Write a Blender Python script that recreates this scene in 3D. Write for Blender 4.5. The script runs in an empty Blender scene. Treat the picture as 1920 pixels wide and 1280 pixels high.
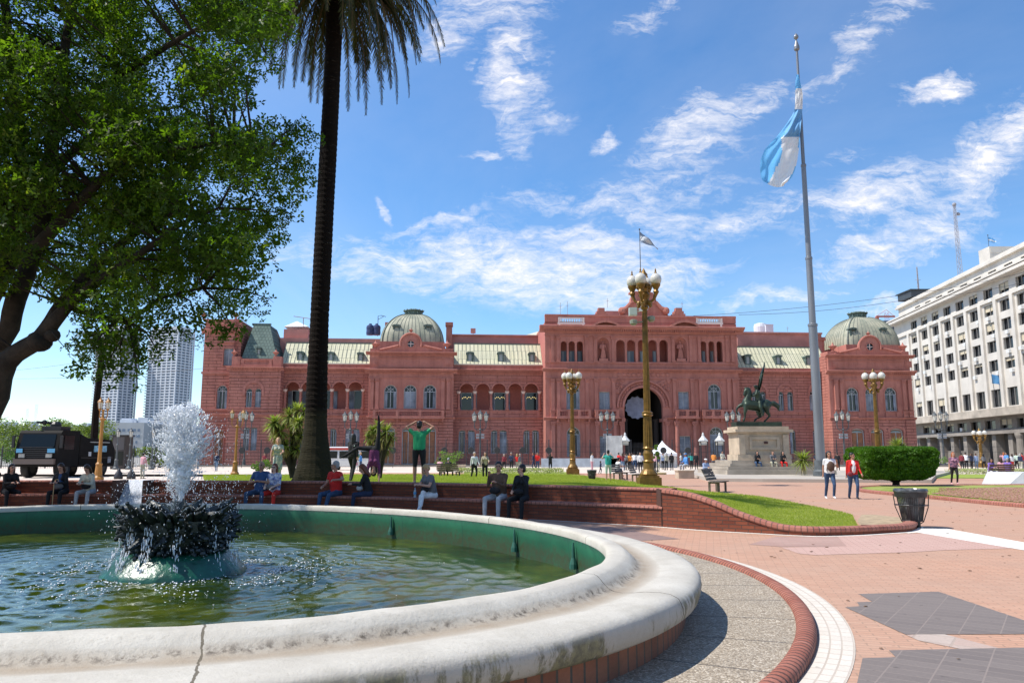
import bpy, bmesh, math, random
import numpy as np
from mathutils import Vector, Matrix, noise as mnoise
from mathutils.geometry import tessellate_polygon
random.seed(7); np.random.seed(7)
PI = math.pi
S = bpy.context.scene
C = S.collection
# ---------------------------------------------------------------- camera
FPX, HOR, CAMH = 1440.0, 852.0, 1.55
PITCH = math.atan((HOR-640)/FPX)
cam = bpy.data.cameras.new("camera"); camo = bpy.data.objects.new("camera", cam); C.objects.link(camo)
camo.location = (0, 0, CAMH); camo.rotation_euler = (PI/2+PITCH, 0, 0)
cam.sensor_width = 36; cam.lens = 36*FPX/1920; cam.clip_end = 8000; cam.clip_start = 0.05
S.camera = camo
# ---------------------------------------------------------------- sun, sky, exposure
SUN_EL, SUN_AZ = math.radians(56), math.radians(-8)     # azimuth: degrees from -X towards +Y
sv = Vector((-math.cos(SUN_EL)*math.cos(SUN_AZ), math.cos(SUN_EL)*math.sin(SUN_AZ), math.sin(SUN_EL)))
sl = bpy.data.lights.new("sun", 'SUN'); sl.energy = 5.0; sl.angle = math.radians(0.5); sl.color = (1, .95, .87)
so = bpy.data.objects.new("sun", sl); C.objects.link(so); so.rotation_euler = sv.to_track_quat('Z', 'Y').to_euler()
S.view_settings.view_transform = 'Standard'; S.view_settings.look = 'None'
S.view_settings.exposure = 0.28; S.view_settings.gamma = 1
W = bpy.data.worlds.new("World"); S.world = W; W.use_nodes = True

class NT:
    """tiny node helper"""
    def __init__(s, tree): s.t = tree; s.n = tree.nodes; s.l = tree.links
    def new(s, typ, **kw):
        n = s.n.new(typ)
        for k, v in kw.items(): setattr(n, k, v)
        return n
    def put(s, sock, v):
        if isinstance(v, bpy.types.NodeSocket): s.l.new(v, sock)
        elif v is not None: sock.default_value = v
    def math(s, op, a, b=None, c=None, clamp=False):
        n = s.new('ShaderNodeMath', operation=op, use_clamp=clamp)
        s.put(n.inputs[0], a)
        if b is not None: s.put(n.inputs[1], b)
        if c is not None: s.put(n.inputs[2], c)
        return n.outputs[0]
    def vmath(s, op, a, b=None):
        n = s.new('ShaderNodeVectorMath', operation=op); s.put(n.inputs[0], a)
        if b is not None: s.put(n.inputs[1], b)
        return n.outputs[0]
    def noise(s, vec, scale, detail=4, rough=.5, dist=0, out='Fac'):
        n = s.new('ShaderNodeTexNoise'); s.put(n.inputs['Vector'], vec); s.put(n.inputs['Scale'], scale)
        n.inputs['Detail'].default_value = detail; n.inputs['Roughness'].default_value = rough; n.inputs['Distortion'].default_value = dist
        return n.outputs[out]
    def mapping(s, vec, sc=(1, 1, 1), rot=(0, 0, 0), loc=(0, 0, 0)):
        n = s.new('ShaderNodeMapping'); s.put(n.inputs['Vector'], vec)
        n.inputs['Scale'].default_value = sc; n.inputs['Rotation'].default_value = rot; n.inputs['Location'].default_value = loc
        return n.outputs[0]
    def ramp(s, f, pts, interp='LINEAR'):
        n = s.new('ShaderNodeValToRGB'); s.put(n.inputs[0], f); e = n.color_ramp.elements; n.color_ramp.interpolation = interp
        while len(e) < len(pts): e.new(.5)
        for q, (p, c) in zip(e, pts):
            q.position = p; q.color = tuple(c)+(1,) if not isinstance(c, (int, float)) else (c, c, c, 1)
        return n.outputs[0]
    def mix(s, f, a, b, typ='MIX'):
        n = s.new('ShaderNodeMix', data_type='RGBA', blend_type=typ); s.put(n.inputs[0], f)
        for k, v in ((6, a), (7, b)):
            if isinstance(v, tuple): v = v if len(v) == 4 else v+(1,)
            s.put(n.inputs[k], v)
        return n.outputs[2]
    def xyz(s, v):
        n = s.new('ShaderNodeSeparateXYZ'); s.put(n.inputs[0], v); return n.outputs
    def comb(s, x, y, z):
        n = s.new('ShaderNodeCombineXYZ')
        for i, v in enumerate((x, y, z)): s.put(n.inputs[i], v)
        return n.outputs[0]

def sky():
    T = NT(W.node_tree); T.n.clear()
    out = T.new('ShaderNodeOutputWorld'); bg = T.new('ShaderNodeBackground')
    st = T.new('ShaderNodeTexSky', sky_type='NISHITA', sun_disc=False, sun_elevation=SUN_EL, sun_rotation=math.radians(278))
    st.air_density = 1.0; st.dust_density = .1; st.ozone_density = 4.5; st.altitude = 20
    hs = T.new('ShaderNodeHueSaturation'); T.put(hs.inputs['Color'], st.outputs[0]); hs.inputs['Saturation'].default_value = 1.18
    hs.inputs['Value'].default_value = 1.56
    d = T.new('ShaderNodeTexCoord').outputs['Generated']
    x, y, z = T.xyz(d)
    zc = T.math('MAXIMUM', T.math('ADD', z, .09), .03)
    p = T.comb(T.math('DIVIDE', x, zc), T.math('DIVIDE', y, zc), 0)
    # front-hemisphere chart for the individual cloud banks
    ys = T.math('MAXIMUM', y, .05)
    g = T.comb(T.math('DIVIDE', x, ys), T.math('DIVIDE', z, ys), 0)
    warp = T.noise(g, 7.0, 5, .6, 0, 'Color')
    gw = T.vmath('ADD', g, T.vmath('MULTIPLY', T.vmath('SUBTRACT', warp, (.5, .5, .5)), (.15, .12, 0)))
    def chart(px, py):
        r = ray(px, py); return r.x/r.y, r.z/r.y
    banks = [  # px, py, half length, half height (px), angle, strength
        (960, 150, 110, 42, 95, .9), (1010, 215, 42, 26, -20, .55), (900, 25, 110, 50, 12, .62), (845, 85, 55, 28, 0, .5),
        (1330, 215, 120, 36, 32, .9), (1280, 290, 110, 48, 10, .5), (1225, 22, 75, 18, 25, .5), (1190, 360, 170, 30, 5, .55), (1090, 378, 120, 18, 0, .75),
        (1640, 60, 170, 42, 48, .52), (1765, 168, 50, 28, 15, .92), (1860, 300, 190, 48, 38, .97),
        (1640, 375, 120, 40, 26, .85), (1680, 460, 130, 34, 20, .85), (1450, 395, 200, 30, 8, .5), (1590, 500, 110, 26, 12, .45), (900, 500, 250, 50, -3, .95),
        (1090, 460, 170, 34, 6, .85), (1060, 525, 210, 42, -2, .9), (1215, 505, 130, 40, 0, .75), (740, 485, 70, 22, 0, .9), (1700, 590, 130, 20, 4, .5),
        (1480, 555, 120, 14, 6, .7), (1250, 400, 130, 26, -14, .6), (800, 425, 90, 15, 8, .6), (905, 280, 26, 12, 0, .7), (735, 380, 9, 22, 20, .6), (890, 130, 14, 14, 0, .6),
        (1125, 258, 34, 16, 8, .7), (700, 528, 60, 10, 3, .6), (1580, 290, 60, 22, 20, .4), (1600, 120, 45, 26, 50, .55), (1500, 150, 60, 30, 40, .4)]
    acc = None
    gx, gy, _ = T.xyz(gw)
    for (px, py, a, b, ang, stg) in banks:
        cx, cy = chart(px, py); an = math.radians(ang); k = 1/FPX*1.03
        ca, sa = math.cos(an), math.sin(an)
        dx = T.math('SUBTRACT', gx, cx); dy = T.math('SUBTRACT', gy, cy)
        e1 = T.math('MULTIPLY_ADD', dx, ca/(a*k), T.math('MULTIPLY', dy, sa/(a*k)))
        e2 = T.math('MULTIPLY_ADD', dx, -sa/(b*k), T.math('MULTIPLY', dy, ca/(b*k)))
        r2 = T.math('MULTIPLY_ADD', e1, e1, T.math('MULTIPLY', e2, e2))
        v = T.math('MULTIPLY', T.math('EXPONENT', T.math('MULTIPLY', r2, -.62)), stg)
        acc = v if acc is None else T.math('MAXIMUM', acc, v)
    front = T.math('GREATER_THAN', y, .05)
    acc = T.math('MULTIPLY', acc, front)
    # wisps: stretched and warped cirrus detail
    fine = T.noise(T.mapping(gw, (1, 3.0, 1), (0, 0, math.radians(-22))), 9, 10, .72, .7)
    fine2 = T.noise(T.mapping(g, (1, 3.2, 1), (0, 0, math.radians(-26))), 30, 8, .66, .5)
    det = T.math('MULTIPLY_ADD', fine, .8, T.math('MULTIPLY', fine2, .45))
    m = T.math('MULTIPLY_ADD', T.math('SUBTRACT', det, .61), 2.7, T.math('MULTIPLY', acc, .74))
    m = T.math('MULTIPLY', T.math('MULTIPLY', m, 1.0, clamp=True), T.math('MINIMUM', T.math('MULTIPLY', acc, 2.6), 1), clamp=True)
    veil = T.ramp(T.noise(T.mapping(p, (1, .55, 1), (0, 0, .6)), .55, 8, .6, .8), [(.40, 0.), (.85, .6)])
    back = T.math('MULTIPLY', veil, T.math('MULTIPLY_ADD', T.math('SUBTRACT', 1, front), .65, .35))
    tot = T.math('MAXIMUM', T.math('MULTIPLY', T.math('POWER', m, 1.4), .92), back)
    hz = T.math('MULTIPLY', T.math('SUBTRACT', T.math('MULTIPLY', z, 7), .0), 1, clamp=True)
    tot = T.math('MULTIPLY', tot, hz)
    col = T.mix(tot, hs.outputs[0], (9.5, 9.2, 9.2, 1))
    T.put(bg.inputs['Color'], col); bg.inputs['Strength'].default_value = 0.1
    T.l.new(bg.outputs[0], out.inputs[0])

# ---------------------------------------------------------------- pixel helpers (photo pixels -> world)
def ray(px, py):
    dx = (px-960)/FPX; dy = (640-py)/FPX
    return Vector((dx, math.cos(PITCH)-dy*math.sin(PITCH), math.sin(PITCH)+dy*math.cos(PITCH)))
def gnd(px, py, z=0.0):
    r = ray(px, py); t = (z-CAMH)/r.z; return Vector((r.x*t, r.y*t, z))
def at(px, py, Y):
    r = ray(px, py); t = Y/r.y; return Vector((r.x*t, Y, CAMH+r.z*t))
class Plane:
    """local frame of a facade: x along it, y into the building, z up"""
    def __init__(s, O, ang): s.O = Vector(O); s.a = ang; s.e = Vector((math.cos(ang), math.sin(ang), 0)); s.n = Vector((-math.sin(ang), math.cos(ang), 0))
    def uz(s, px, py, y0=0.0):
        r = ray(px, py); o = Vector((0, 0, CAMH))-s.O
        t = (y0-o.dot(s.n))/r.dot(s.n); p = o+r*t
        return p.dot(s.e), p.z
sky()
# ---------------------------------------------------------------- materials
MATS = {}
def mat(name, col=(.5, .5, .5), rough=.7, metal=0, var=0, vscale=3, bump=0, bscale=20, col2=None, spec=.5, trans=0, ior=1.45, coord='Object', stretch=(1, 1, 1), emit=None, alpha=None):
    if name in MATS: return MATS[name]
    m = bpy.data.materials.new(name); m.use_nodes = True; T = NT(m.node_tree); b = T.n['Principled BSDF']
    b.inputs['Roughness'].default_value = rough; b.inputs['Metallic'].default_value = metal
    b.inputs['Specular IOR Level'].default_value = spec; b.inputs['IOR'].default_value = ior
    b.inputs['Transmission Weight'].default_value = trans
    v = T.new('ShaderNodeTexCoord').outputs[coord]
    if stretch != (1, 1, 1): v = T.mapping(v, stretch)
    if var or col2:
        f = T.noise(v, vscale, 6, .6)
        c2 = col2 or tuple(min(1, c*(1+var)) for c in col); c1 = col if col2 else tuple(c*(1-var) for c in col)
        T.put(b.inputs['Base Color'], T.mix(T.ramp(f, [(.35, 0.), (.65, 1.)]), c1, c2))
    else: b.inputs['Base Color'].default_value = tuple(col)+(1,)
    if bump:
        bn = T.new('ShaderNodeBump'); bn.inputs['Strength'].default_value = bump; bn.inputs['Distance'].default_value = .02
        T.put(bn.inputs['Height'], T.noise(v, bscale, 6, .6)); T.put(b.inputs['Normal'], bn.outputs[0])
    if emit: b.inputs['Emission Color'].default_value = tuple(emit[:3])+(1,); b.inputs['Emission Strength'].default_value = emit[3]
    MATS[name] = m; return m

def brickmat(name, c1, c2, mortar, bw, bh, ms=.012, coord='UV', vec=None, bump=.6, rough=.8, off=.5, dirt=None, dscale=.8, freq=2, squash=1.0, rot=0, damt=.6):
    if name in MATS: return MATS[name]
    m = bpy.data.materials.new(name); m.use_nodes = True; T = NT(m.node_tree); b = T.n['Principled BSDF']
    b.inputs['Roughness'].default_value = rough; b.inputs['Specular IOR Level'].default_value = .3
    v = T.new('ShaderNodeTexCoord').outputs[coord]; raw = v
    if vec == 'xz':
        s = T.xyz(v); v = T.comb(s[0], s[2], 0)
    if vec == 'yz':
        s = T.xyz(v); v = T.comb(s[1], s[2], 0)
    if rot: v = T.mapping(v, (1, 1, 1), (0, 0, rot))
    br = T.new('ShaderNodeTexBrick'); T.put(br.inputs['Vector'], v); br.offset = off; br.offset_frequency = freq
    for k, c in (('Color1', c1), ('Color2', c2), ('Mortar', mortar)): br.inputs[k].default_value = tuple(c)+(1,)
    br.inputs['Scale'].default_value = 1; br.inputs['Mortar Size'].default_value = ms; br.inputs['Mortar Smooth'].default_value = .1
    br.inputs['Brick Width'].default_value = bw; br.inputs['Row Height'].default_value = bh; br.inputs['Bias'].default_value = 0
    col = br.outputs['Color']
    vr = T.ramp(T.noise(raw, dscale, 8, .65), [(.3, 0.), (.7, 1.)])
    col = T.mix(T.math('MULTIPLY', vr, damt), col, tuple(dirt or tuple(.6*q for q in c1)))
    gum = T.ramp(T.noise(raw, 9, 2, .4), [(.70, 0.), (.74, .4)]); col = T.mix(gum, col, tuple(.35*q for q in c1))
    fine = T.ramp(T.noise(raw, 35, 4, .7), [(.2, (.82,)*3), (.8, (1.12,)*3)])
    col = T.mix(.8, col, fine, 'MULTIPLY')
    T.put(b.inputs['Base Color'], col)
    bn = T.new('ShaderNodeBump'); bn.inputs['Strength'].default_value = bump; bn.inputs['Distance'].default_value = .01
    h = T.math('MULTIPLY_ADD', T.noise(raw, 40, 4, .6), .35, T.math('SUBTRACT', 1, br.outputs['Fac']))
    T.put(bn.inputs['Height'], h); T.put(b.inputs['Normal'], bn.outputs[0])
    MATS[name] = m; return m

def leafmat(name, c1, c2, trans=.45, c3=None, scale=1.2, rough=.5):
    if name in MATS: return MATS[name]
    m = bpy.data.materials.new(name); m.use_nodes = True; T = NT(m.node_tree); b = T.n['Principled BSDF']; out = T.n['Material Output']
    g = T.new('ShaderNodeNewGeometry'); rnd = g.outputs['Random Per Island']
    co = T.new('ShaderNodeTexCoord').outputs['Object']
    f = T.math('MULTIPLY_ADD', T.noise(co, scale, 3, .5), .6, T.math('MULTIPLY', rnd, .5), clamp=True)
    col = T.ramp(f, [(.2, c1), (.75, c2)] + ([(.98, c3)] if c3 else []))
    T.put(b.inputs['Base Color'], col); b.inputs['Roughness'].default_value = rough; b.inputs['Specular IOR Level'].default_value = .35
    tr = T.new('ShaderNodeBsdfTranslucent'); T.put(tr.inputs['Color'], T.mix(1.0, col, (1.5, 1.75, .5, 1), 'MULTIPLY'))
    ms = T.new('ShaderNodeMixShader'); ms.inputs[0].default_value = trans
    T.l.new(b.outputs[0], ms.inputs[1]); T.l.new(tr.outputs[0], ms.inputs[2]); T.l.new(ms.outputs[0], out.inputs[0])
    MATS[name] = m; return m

# ---------------------------------------------------------------- mesh builder
class MB:
    def __init__(s): s.v = []; s.f = []; s.uv = None
    def add(s, vs, fs):
        o = len(s.v); s.v += [tuple(q) for q in vs]; s.f += [tuple(i+o for i in q) for q in fs]; return s
    def box(s, x0, x1, y0, y1, z0, z1):
        if x0 > x1: x0, x1 = x1, x0
        if y0 > y1: y0, y1 = y1, y0
        if z0 > z1: z0, z1 = z1, z0
        return s.add([(x0, y0, z0), (x1, y0, z0), (x1, y1, z0), (x0, y1, z0), (x0, y0, z1), (x1, y0, z1), (x1, y1, z1), (x0, y1, z1)],
                     [(0, 3, 2, 1), (4, 5, 6, 7), (0, 1, 5, 4), (1, 2, 6, 5), (2, 3, 7, 6), (3, 0, 4, 7)])
    def lathe(s, prof, c=(0, 0, 0), n=12, cap=True, sx=1, sy=1, rot=0):
        vs = []; fs = []
        for (r, z) in prof:
            for i in range(n):
                a = rot+2*PI*i/n; vs.append((c[0]+r*sx*math.cos(a), c[1]+r*sy*math.sin(a), c[2]+z))
        for j in range(len(prof)-1):
            for i in range(n):
                k = (i+1) % n; fs.append((j*n+i, j*n+k, (j+1)*n+k, (j+1)*n+i))
        if cap: fs.append(tuple(range(n))[::-1]); fs.append(tuple((len(prof)-1)*n+i for i in range(n)))
        return s.add(vs, fs)
    def tube(s, pts, rad, n=8, cap=True):
        pts = [Vector(p) for p in pts]; m = len(pts)
        if not hasattr(rad, '__len__'): rad = [rad]*m
        vs = []; fs = []; up = None
        for i, p in enumerate(pts):
            d = (pts[min(i+1, m-1)]-pts[max(i-1, 0)])
            d = d.normalized() if d.length > 1e-9 else Vector((0, 0, 1))
            if up is None:
                up = Vector((0, 0, 1)) if abs(d.z) < .9 else Vector((1, 0, 0))
            a = d.cross(up)
            a = a.normalized() if a.length > 1e-6 else Vector((1, 0, 0))
            b = a.cross(d).normalized(); up = b
            for k in range(n):
                t = 2*PI*k/n; vs.append(p+(a*math.cos(t)+b*math.sin(t))*rad[i])
        for j in range(m-1):
            for i in range(n):
                k = (i+1) % n; fs.append((j*n+i, (j+1)*n+i, (j+1)*n+k, j*n+k))
        if cap: fs.append(tuple(range(n))); fs.append(tuple((m-1)*n+i for i in range(n))[::-1])
        return s.add(vs, fs)
    def ball(s, c, r, n=10, m=7, rot=None):
        if not hasattr(r, '__len__'): r = (r, r, r)
        vs = []; fs = []; c = Vector(c)
        for j in range(1, m):
            ph = PI*j/m
            for i in range(n):
                a = 2*PI*i/n; q = Vector((r[0]*math.sin(ph)*math.cos(a), r[1]*math.sin(ph)*math.sin(a), r[2]*math.cos(ph)))
                if rot is not None: q = rot @ q
                vs.append(c+q)
        t = Vector((0, 0, r[2])); b = Vector((0, 0, -r[2]))
        if rot is not None: t = rot @ t; b = rot @ b
        T = len(vs); vs += [c+t, c+b]
        for j in range(m-2):
            for i in range(n):
                k = (i+1) % n; fs.append((j*n+i, (j+1)*n+i, (j+1)*n+k, j*n+k))
        for i in range(n):
            k = (i+1) % n; fs.append((T, i, k)); fs.append((T+1, (m-2)*n+k, (m-2)*n+i))
        return s.add(vs, fs)
    def plate(s, outer, holes, y0, y1, back=False):
        """polygon in (x,z) with holes, front at y0 (camera side), extruded to y1"""
        loops = [outer]+holes
        tess = tessellate_polygon([[Vector((p[0], p[1], 0)) for p in L] for L in loops])
        flat = [p for L in loops for p in L]; n = len(flat)
        vs = [(p[0], y0, p[1]) for p in flat]+[(p[0], y1, p[1]) for p in flat]
        fs = []
        def area(t): (a, b, c) = [flat[i] for i in t]; return (b[0]-a[0])*(c[1]-a[1])-(c[0]-a[0])*(b[1]-a[1])
        for t in tess:
            A = area(t)
            if abs(A) < 1e-9: continue
            t = tuple(t) if A > 0 else tuple(t)[::-1]
            fs.append(t)
            if back: fs.append(tuple(i+n for i in t)[::-1])
        o = 0
        for li, L in enumerate(loops):
            A = sum(L[i][0]*L[(i+1) % len(L)][1]-L[(i+1) % len(L)][0]*L[i][1] for i in range(len(L)))
            for i in range(len(L)):
                a, b = o+i, o+(i+1) % len(L)
                ccw = A > 0
                if li > 0: ccw = not ccw
                fs.append((b, a, a+n, b+n) if ccw else (a, b, b+n, a+n))
            o += len(L)
        return s.add(vs, fs)
    def prism(s, prof, x0, x1, axis='x'):
        """closed profile of (y,z) swept along x"""
        n = len(prof)
        vs = [(x0, p[0], p[1]) for p in prof]+[(x1, p[0], p[1]) for p in prof]
        if axis == 'y': vs = [(p[0], x0, p[1]) for p in prof]+[(p[0], x1, p[1]) for p in prof]
        fs = [(i, (i+1) % n, n+(i+1) % n, n+i) for i in range(n)]
        fs += [tuple(range(n))[::-1], tuple(range(n, 2*n))]
        return s.add(vs, fs)
    def xf(s, M):
        s.v = [tuple(M @ Vector(q)) for q in s.v]; return s
    def build(s, name, m=None, parent=None, smooth=False, loc=None, rz=0, uv=None, fix=True):
        me = bpy.data.meshes.new(name); me.from_pydata(s.v, [], s.f)
        if uv is not None:
            ul = me.uv_layers.new(name='UVMap'); vi = np.empty(len(me.loops), int); me.loops.foreach_get('vertex_index', vi)
            ul.data.foreach_set('uv', np.asarray(uv, float)[vi].ravel())
        if fix and not uv is not None:
            bm = bmesh.new(); bm.from_mesh(me); bmesh.ops.recalc_face_normals(bm, faces=bm.faces); bm.to_mesh(me); bm.free()
        if m is not None:
            for q in (m if isinstance(m, (list, tuple)) else [m]): me.materials.append(q)
        if smooth: me.shade_smooth()
        o = bpy.data.objects.new(name, me); C.objects.link(o)
        if parent: o.parent = parent
        if loc is not None: o.location = loc
        if rz: o.rotation_euler.z = rz
        return o

def rect(x0, x1, z0, z1): return [(x0, z0), (x1, z0), (x1, z1), (x0, z1)]
def archpoly(x0, x1, z0, z1, k=1.0, n=12):
    """rect with an arched head; z1 = crown; k = rise / half width"""
    r = (x1-x0)/2; cx = (x0+x1)/2; rise = r*k; zs = z1-rise
    return [(x0, z0), (x1, z0)]+[(cx+r*math.cos(PI*i/n), zs+rise*math.sin(PI*i/n)) for i in range(n+1)]
def tag(o, label=None, cat=None, group=None, kind=None):
    if label: o['label'] = label
    if cat: o['category'] = cat
    if group: o['group'] = group
    if kind: o['kind'] = kind
    return o
def empty(name, loc=(0, 0, 0), rz=0):
    o = bpy.data.objects.new(name, None); C.objects.link(o); o.location = loc; o.rotation_euler.z = rz; o.empty_display_size = .3
    return o
def thing(name, label, cat, loc=(0, 0, 0), rz=0, group=None): return tag(empty(name, loc, rz), label, cat, group)
KIDS = {}
def dup(root, loc, rz=0, label=None, scale=None):
    kids = lambda o: [k for k in list(C.objects) if k.parent == o]
    if root.name not in KIDS: KIDS[root.name] = [(k, kids(k)) for k in kids(root)]
    r = root.copy(); C.objects.link(r); r.location = loc; r.rotation_euler.z = rz
    if scale: r.scale = (scale,)*3
    if label: r['label'] = label
    for ch, gs in KIDS[root.name]:
        c = ch.copy(); C.objects.link(c); c.parent = r
        for g in gs:
            d = g.copy(); C.objects.link(d); d.parent = c
    return r
def npmesh(name, V, F, m, parent=None, smooth=False, loc=None):
    """V (n,3) and F (k,q) numpy arrays"""
    me = bpy.data.meshes.new(name); k, q = F.shape
    me.vertices.add(len(V)); me.vertices.foreach_set('co', V.astype(np.float32).ravel())
    me.loops.add(k*q); me.loops.foreach_set('vertex_index', F.astype(np.int32).ravel())
    me.polygons.add(k); me.polygons.foreach_set('loop_start', np.arange(0, k*q, q, dtype=np.int32))
    me.update(calc_edges=True)
    for z in (m if isinstance(m, (list, tuple)) else [m]): me.materials.append(z)
    if smooth: me.shade_smooth()
    o = bpy.data.objects.new(name, me); C.objects.link(o)
    if parent: o.parent = parent
    if loc is not None: o.location = loc
    return o
# ---------------------------------------------------------------- bodies: capsules and ellipsoids fused into one skin
def fuse(prims, voxel, smooth=2):
    """prims: ('c', p0, r0, p1, r1, tag) tapered capsule / ('e', centre, (rx,ry,rz), rot or None, tag). returns mesh + face tags"""
    b = MB()
    for p in prims:
        if p[0] == 'c':
            _, a, ra, c, rc, _t = p; a = Vector(a); c = Vector(c); d = (c-a); L = d.length; d = d.normalized() if L > 1e-6 else Vector((0, 0, 1))
            P = []; R = []
            for k in (-.95, -.7, -.35, 0): P.append(a+d*ra*k); R.append(ra*math.sqrt(max(.02, 1-k*k)))
            for k in (.33, .66): P.append(a.lerp(c, k)); R.append(ra*(1-k)+rc*k)
            for k in (0, .35, .7, .95): P.append(c+d*rc*k); R.append(rc*math.sqrt(max(.02, 1-k*k)))
            b.tube(P, R, 10)
        else: b.ball(p[1], p[2], 12, 9, p[3])
    me = bpy.data.meshes.new('tmp'); me.from_pydata(b.v, [], b.f)
    bm = bmesh.new(); bm.from_mesh(me); bmesh.ops.recalc_face_normals(bm, faces=bm.faces); bm.to_mesh(me); bm.free()
    o = bpy.data.objects.new('tmp', me); C.objects.link(o)
    r = o.modifiers.new('r', 'REMESH'); r.mode = 'VOXEL'; r.voxel_size = voxel; r.adaptivity = 0
    if smooth: s = o.modifiers.new('s', 'SMOOTH'); s.factor = .5; s.iterations = smooth
    dg = bpy.context.evaluated_depsgraph_get(); out = bpy.data.meshes.new_from_object(o.evaluated_get(dg))
    bpy.data.objects.remove(o); bpy.data.meshes.remove(me)
    n = len(out.polygons); cen = np.empty(n*3); out.polygons.foreach_get('center', cen); cen = cen.reshape(-1, 3)
    best = np.full(n, 1e9); tg = np.zeros(n, int)
    for i, p in enumerate(prims):
        if p[0] == 'c':
            a = np.array(p[1]); c = np.array(p[3]); ab = c-a; L2 = max(1e-9, ab@ab); t = np.clip(((cen-a)@ab)/L2, 0, 1)
            d = np.linalg.norm(cen-(a+t[:, None]*ab), axis=1)-(p[2]*(1-t)+p[4]*t)
        else:
            q = cen-np.array(p[1]);
            if p[3] is not None: q = q @ np.array(p[3])
            R = np.array(p[2]); k = np.linalg.norm(q/R, axis=1); d = (k-1)*R.min()
        d = d-(.006 if p[5 if p[0] == 'c' else 4] in ('eye', 'mouth', 'belt', 'top2', 'strap') else 0)
        m = d < best; best[m] = d[m]; tg[m] = i
    return out, tg, [p[5] if p[0] == 'c' else p[4] for p in prims]
def body(name, prims, voxel, cols, parent=None, smooth=2, loc=None, rz=0):
    """cols: tag -> material"""
    me, tg, tags = fuse(prims, voxel, smooth); keys = sorted(set(tags)); mi = {k: i for i, k in enumerate(keys)}
    for k in keys: me.materials.append(cols[k] if k in cols else cols['*'])
    arr = np.array([mi[t] for t in tags], dtype=np.int32)[tg]; me.polygons.foreach_set('material_index', arr); me.shade_smooth(); me.name = name
    o = bpy.data.objects.new(name, me); C.objects.link(o)
    if parent: o.parent = parent
    if loc is not None: o.location = loc
    if rz: o.rotation_euler.z = rz
    return o, keys
# ================================================================ SETTING
def flat(name, pts, z, m, kind='structure', th=None):
    b = MB(); P = [(p[0], p[1]) for p in pts]
    tess = tessellate_polygon([[Vector((p[0], p[1], 0)) for p in P]])
    vs = [(p[0], p[1], z) for p in P]; fs = []
    for t in tess:
        a, c, d = [P[i] for i in t]; A = (c[0]-a[0])*(d[1]-a[1])-(c[1]-a[1])*(d[0]-a[0])
        fs.append(tuple(t) if A > 0 else tuple(t)[::-1])
    if th:
        n = len(P); vs += [(p[0], p[1], z-th) for p in P]
        fs += [(i, n+i, n+(i+1) % n, (i+1) % n) for i in range(n)]
        b.add(vs, fs); o = b.build(name, m, fix=True)
    else: b.add(vs, fs); o = b.build(name, m)
    return tag(o, kind=kind) if kind else o
M_pave = brickmat('brick_paving', (.47, .25, .162), (.54, .31, .208), (.32, .195, .13), .24, .08, .007, 'Object', bump=.35, dirt=(.40, .28, .21), dscale=.5, rot=.25, damt=.55)
M_far = mat('far_paving', (.62, .52, .43), .85, var=.10, vscale=.3)
flat('ground', [(-4000, -60), (4000, -60), (4000, 6000), (-4000, 6000)], -.008, mat('distant_ground', (.30, .28, .25), .9, var=.1, vscale=.02))
flat('plaza_paving', [(-70, -12), (80, -12), (80, 62), (-70, 62)], 0, M_pave)
flat('pale_pavement', [(-120, 62), (120, 62), (120, 101), (-120, 101)], .0, M_far)
flat('pale_path', [gnd(-400, 893), gnd(1100, 893), gnd(1150, 880), gnd(1000, 878), gnd(-400, 880)], .004, M_far)
# left forecourt, bright stone
flat('left_forecourt', [(-70, 25), (-10.5, 25), (-19, 62), (-70, 62)], .004, M_far)
def zp(pts, x0=1220, y0=880, k=.3646): return [gnd(x0+x*k, y0+y*k) for x, y in pts]
M_grey = brickmat('grey_paving', (.155, .13, .12), (.19, .16, .145), (.25, .205, .18), .30, .15, .006, 'Object', bump=.3, dirt=(.21, .175, .155), off=0, rot=.62, dscale=.9)
flat('grey_patch', zp([(1070, 640), (1480, 628), (1950, 785), (1950, 846), (1310, 848), (1000, 708), (1075, 703), (1060, 682), (1140, 680)]), .004, M_grey)
flat('grey_patch', zp([(1225, 930), (1950, 915), (2100, 1300), (1000, 1300), (1050, 1150), (1090, 970), (1260, 965)]), .004, M_grey)
flat('grey_patch', zp([(-190, 225), (40, 205), (150, 232), (-60, 262)], 1100, 880), .004, M_grey) if 0 else None
M_pink = brickmat('pink_paving', (.50, .31, .255), (.55, .36, .30), (.30, .19, .15), .24, .08, .007, 'Object', bump=.3, dirt=(.50, .33, .27), rot=.25)
flat('pink_patch', zp([(670, 400), (1010, 395), (960, 345), (1400, 328), (1640, 362), (1860, 405), (1500, 415), (1340, 425), (850, 440), (760, 432)]), .004, M_pink)
flat('brown_patch', zp([(505, 385), (640, 345), (960, 345), (1010, 395), (670, 397)]), .0035, brickmat('brown_paving', (.44, .27, .22), (.46, .30, .25), (.4, .28, .22), .24, .08, .006, 'Object', rot=.25))
flat('grey_patch', [gnd(1085, 992), gnd(1140, 987), gnd(1275, 1010), gnd(1190, 1014)], .004, brickmat('dim_paving', (.27, .18, .155), (.31, .21, .18), (.3, .22, .19), .24, .12, .008, 'Object', rot=.3))
M_white = brickmat('white_tiles', (.60, .54, .46), (.66, .60, .52), (.42, .35, .28), .16, .09, .007, 'UV', off=0, bump=.4, dirt=(.56, .50, .43), dscale=1.2)
M_joint = brickmat('pale_joint_tiles', (.50, .42, .36), (.47, .33, .27), (.42, .33, .27), .3, .3, .01, 'Object', off=0, rot=.62)
flat('pale_joint', zp([(1312, 850), (1495, 843), (1790, 918), (1600, 924), (1380, 880)]), .0035, M_joint)

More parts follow.
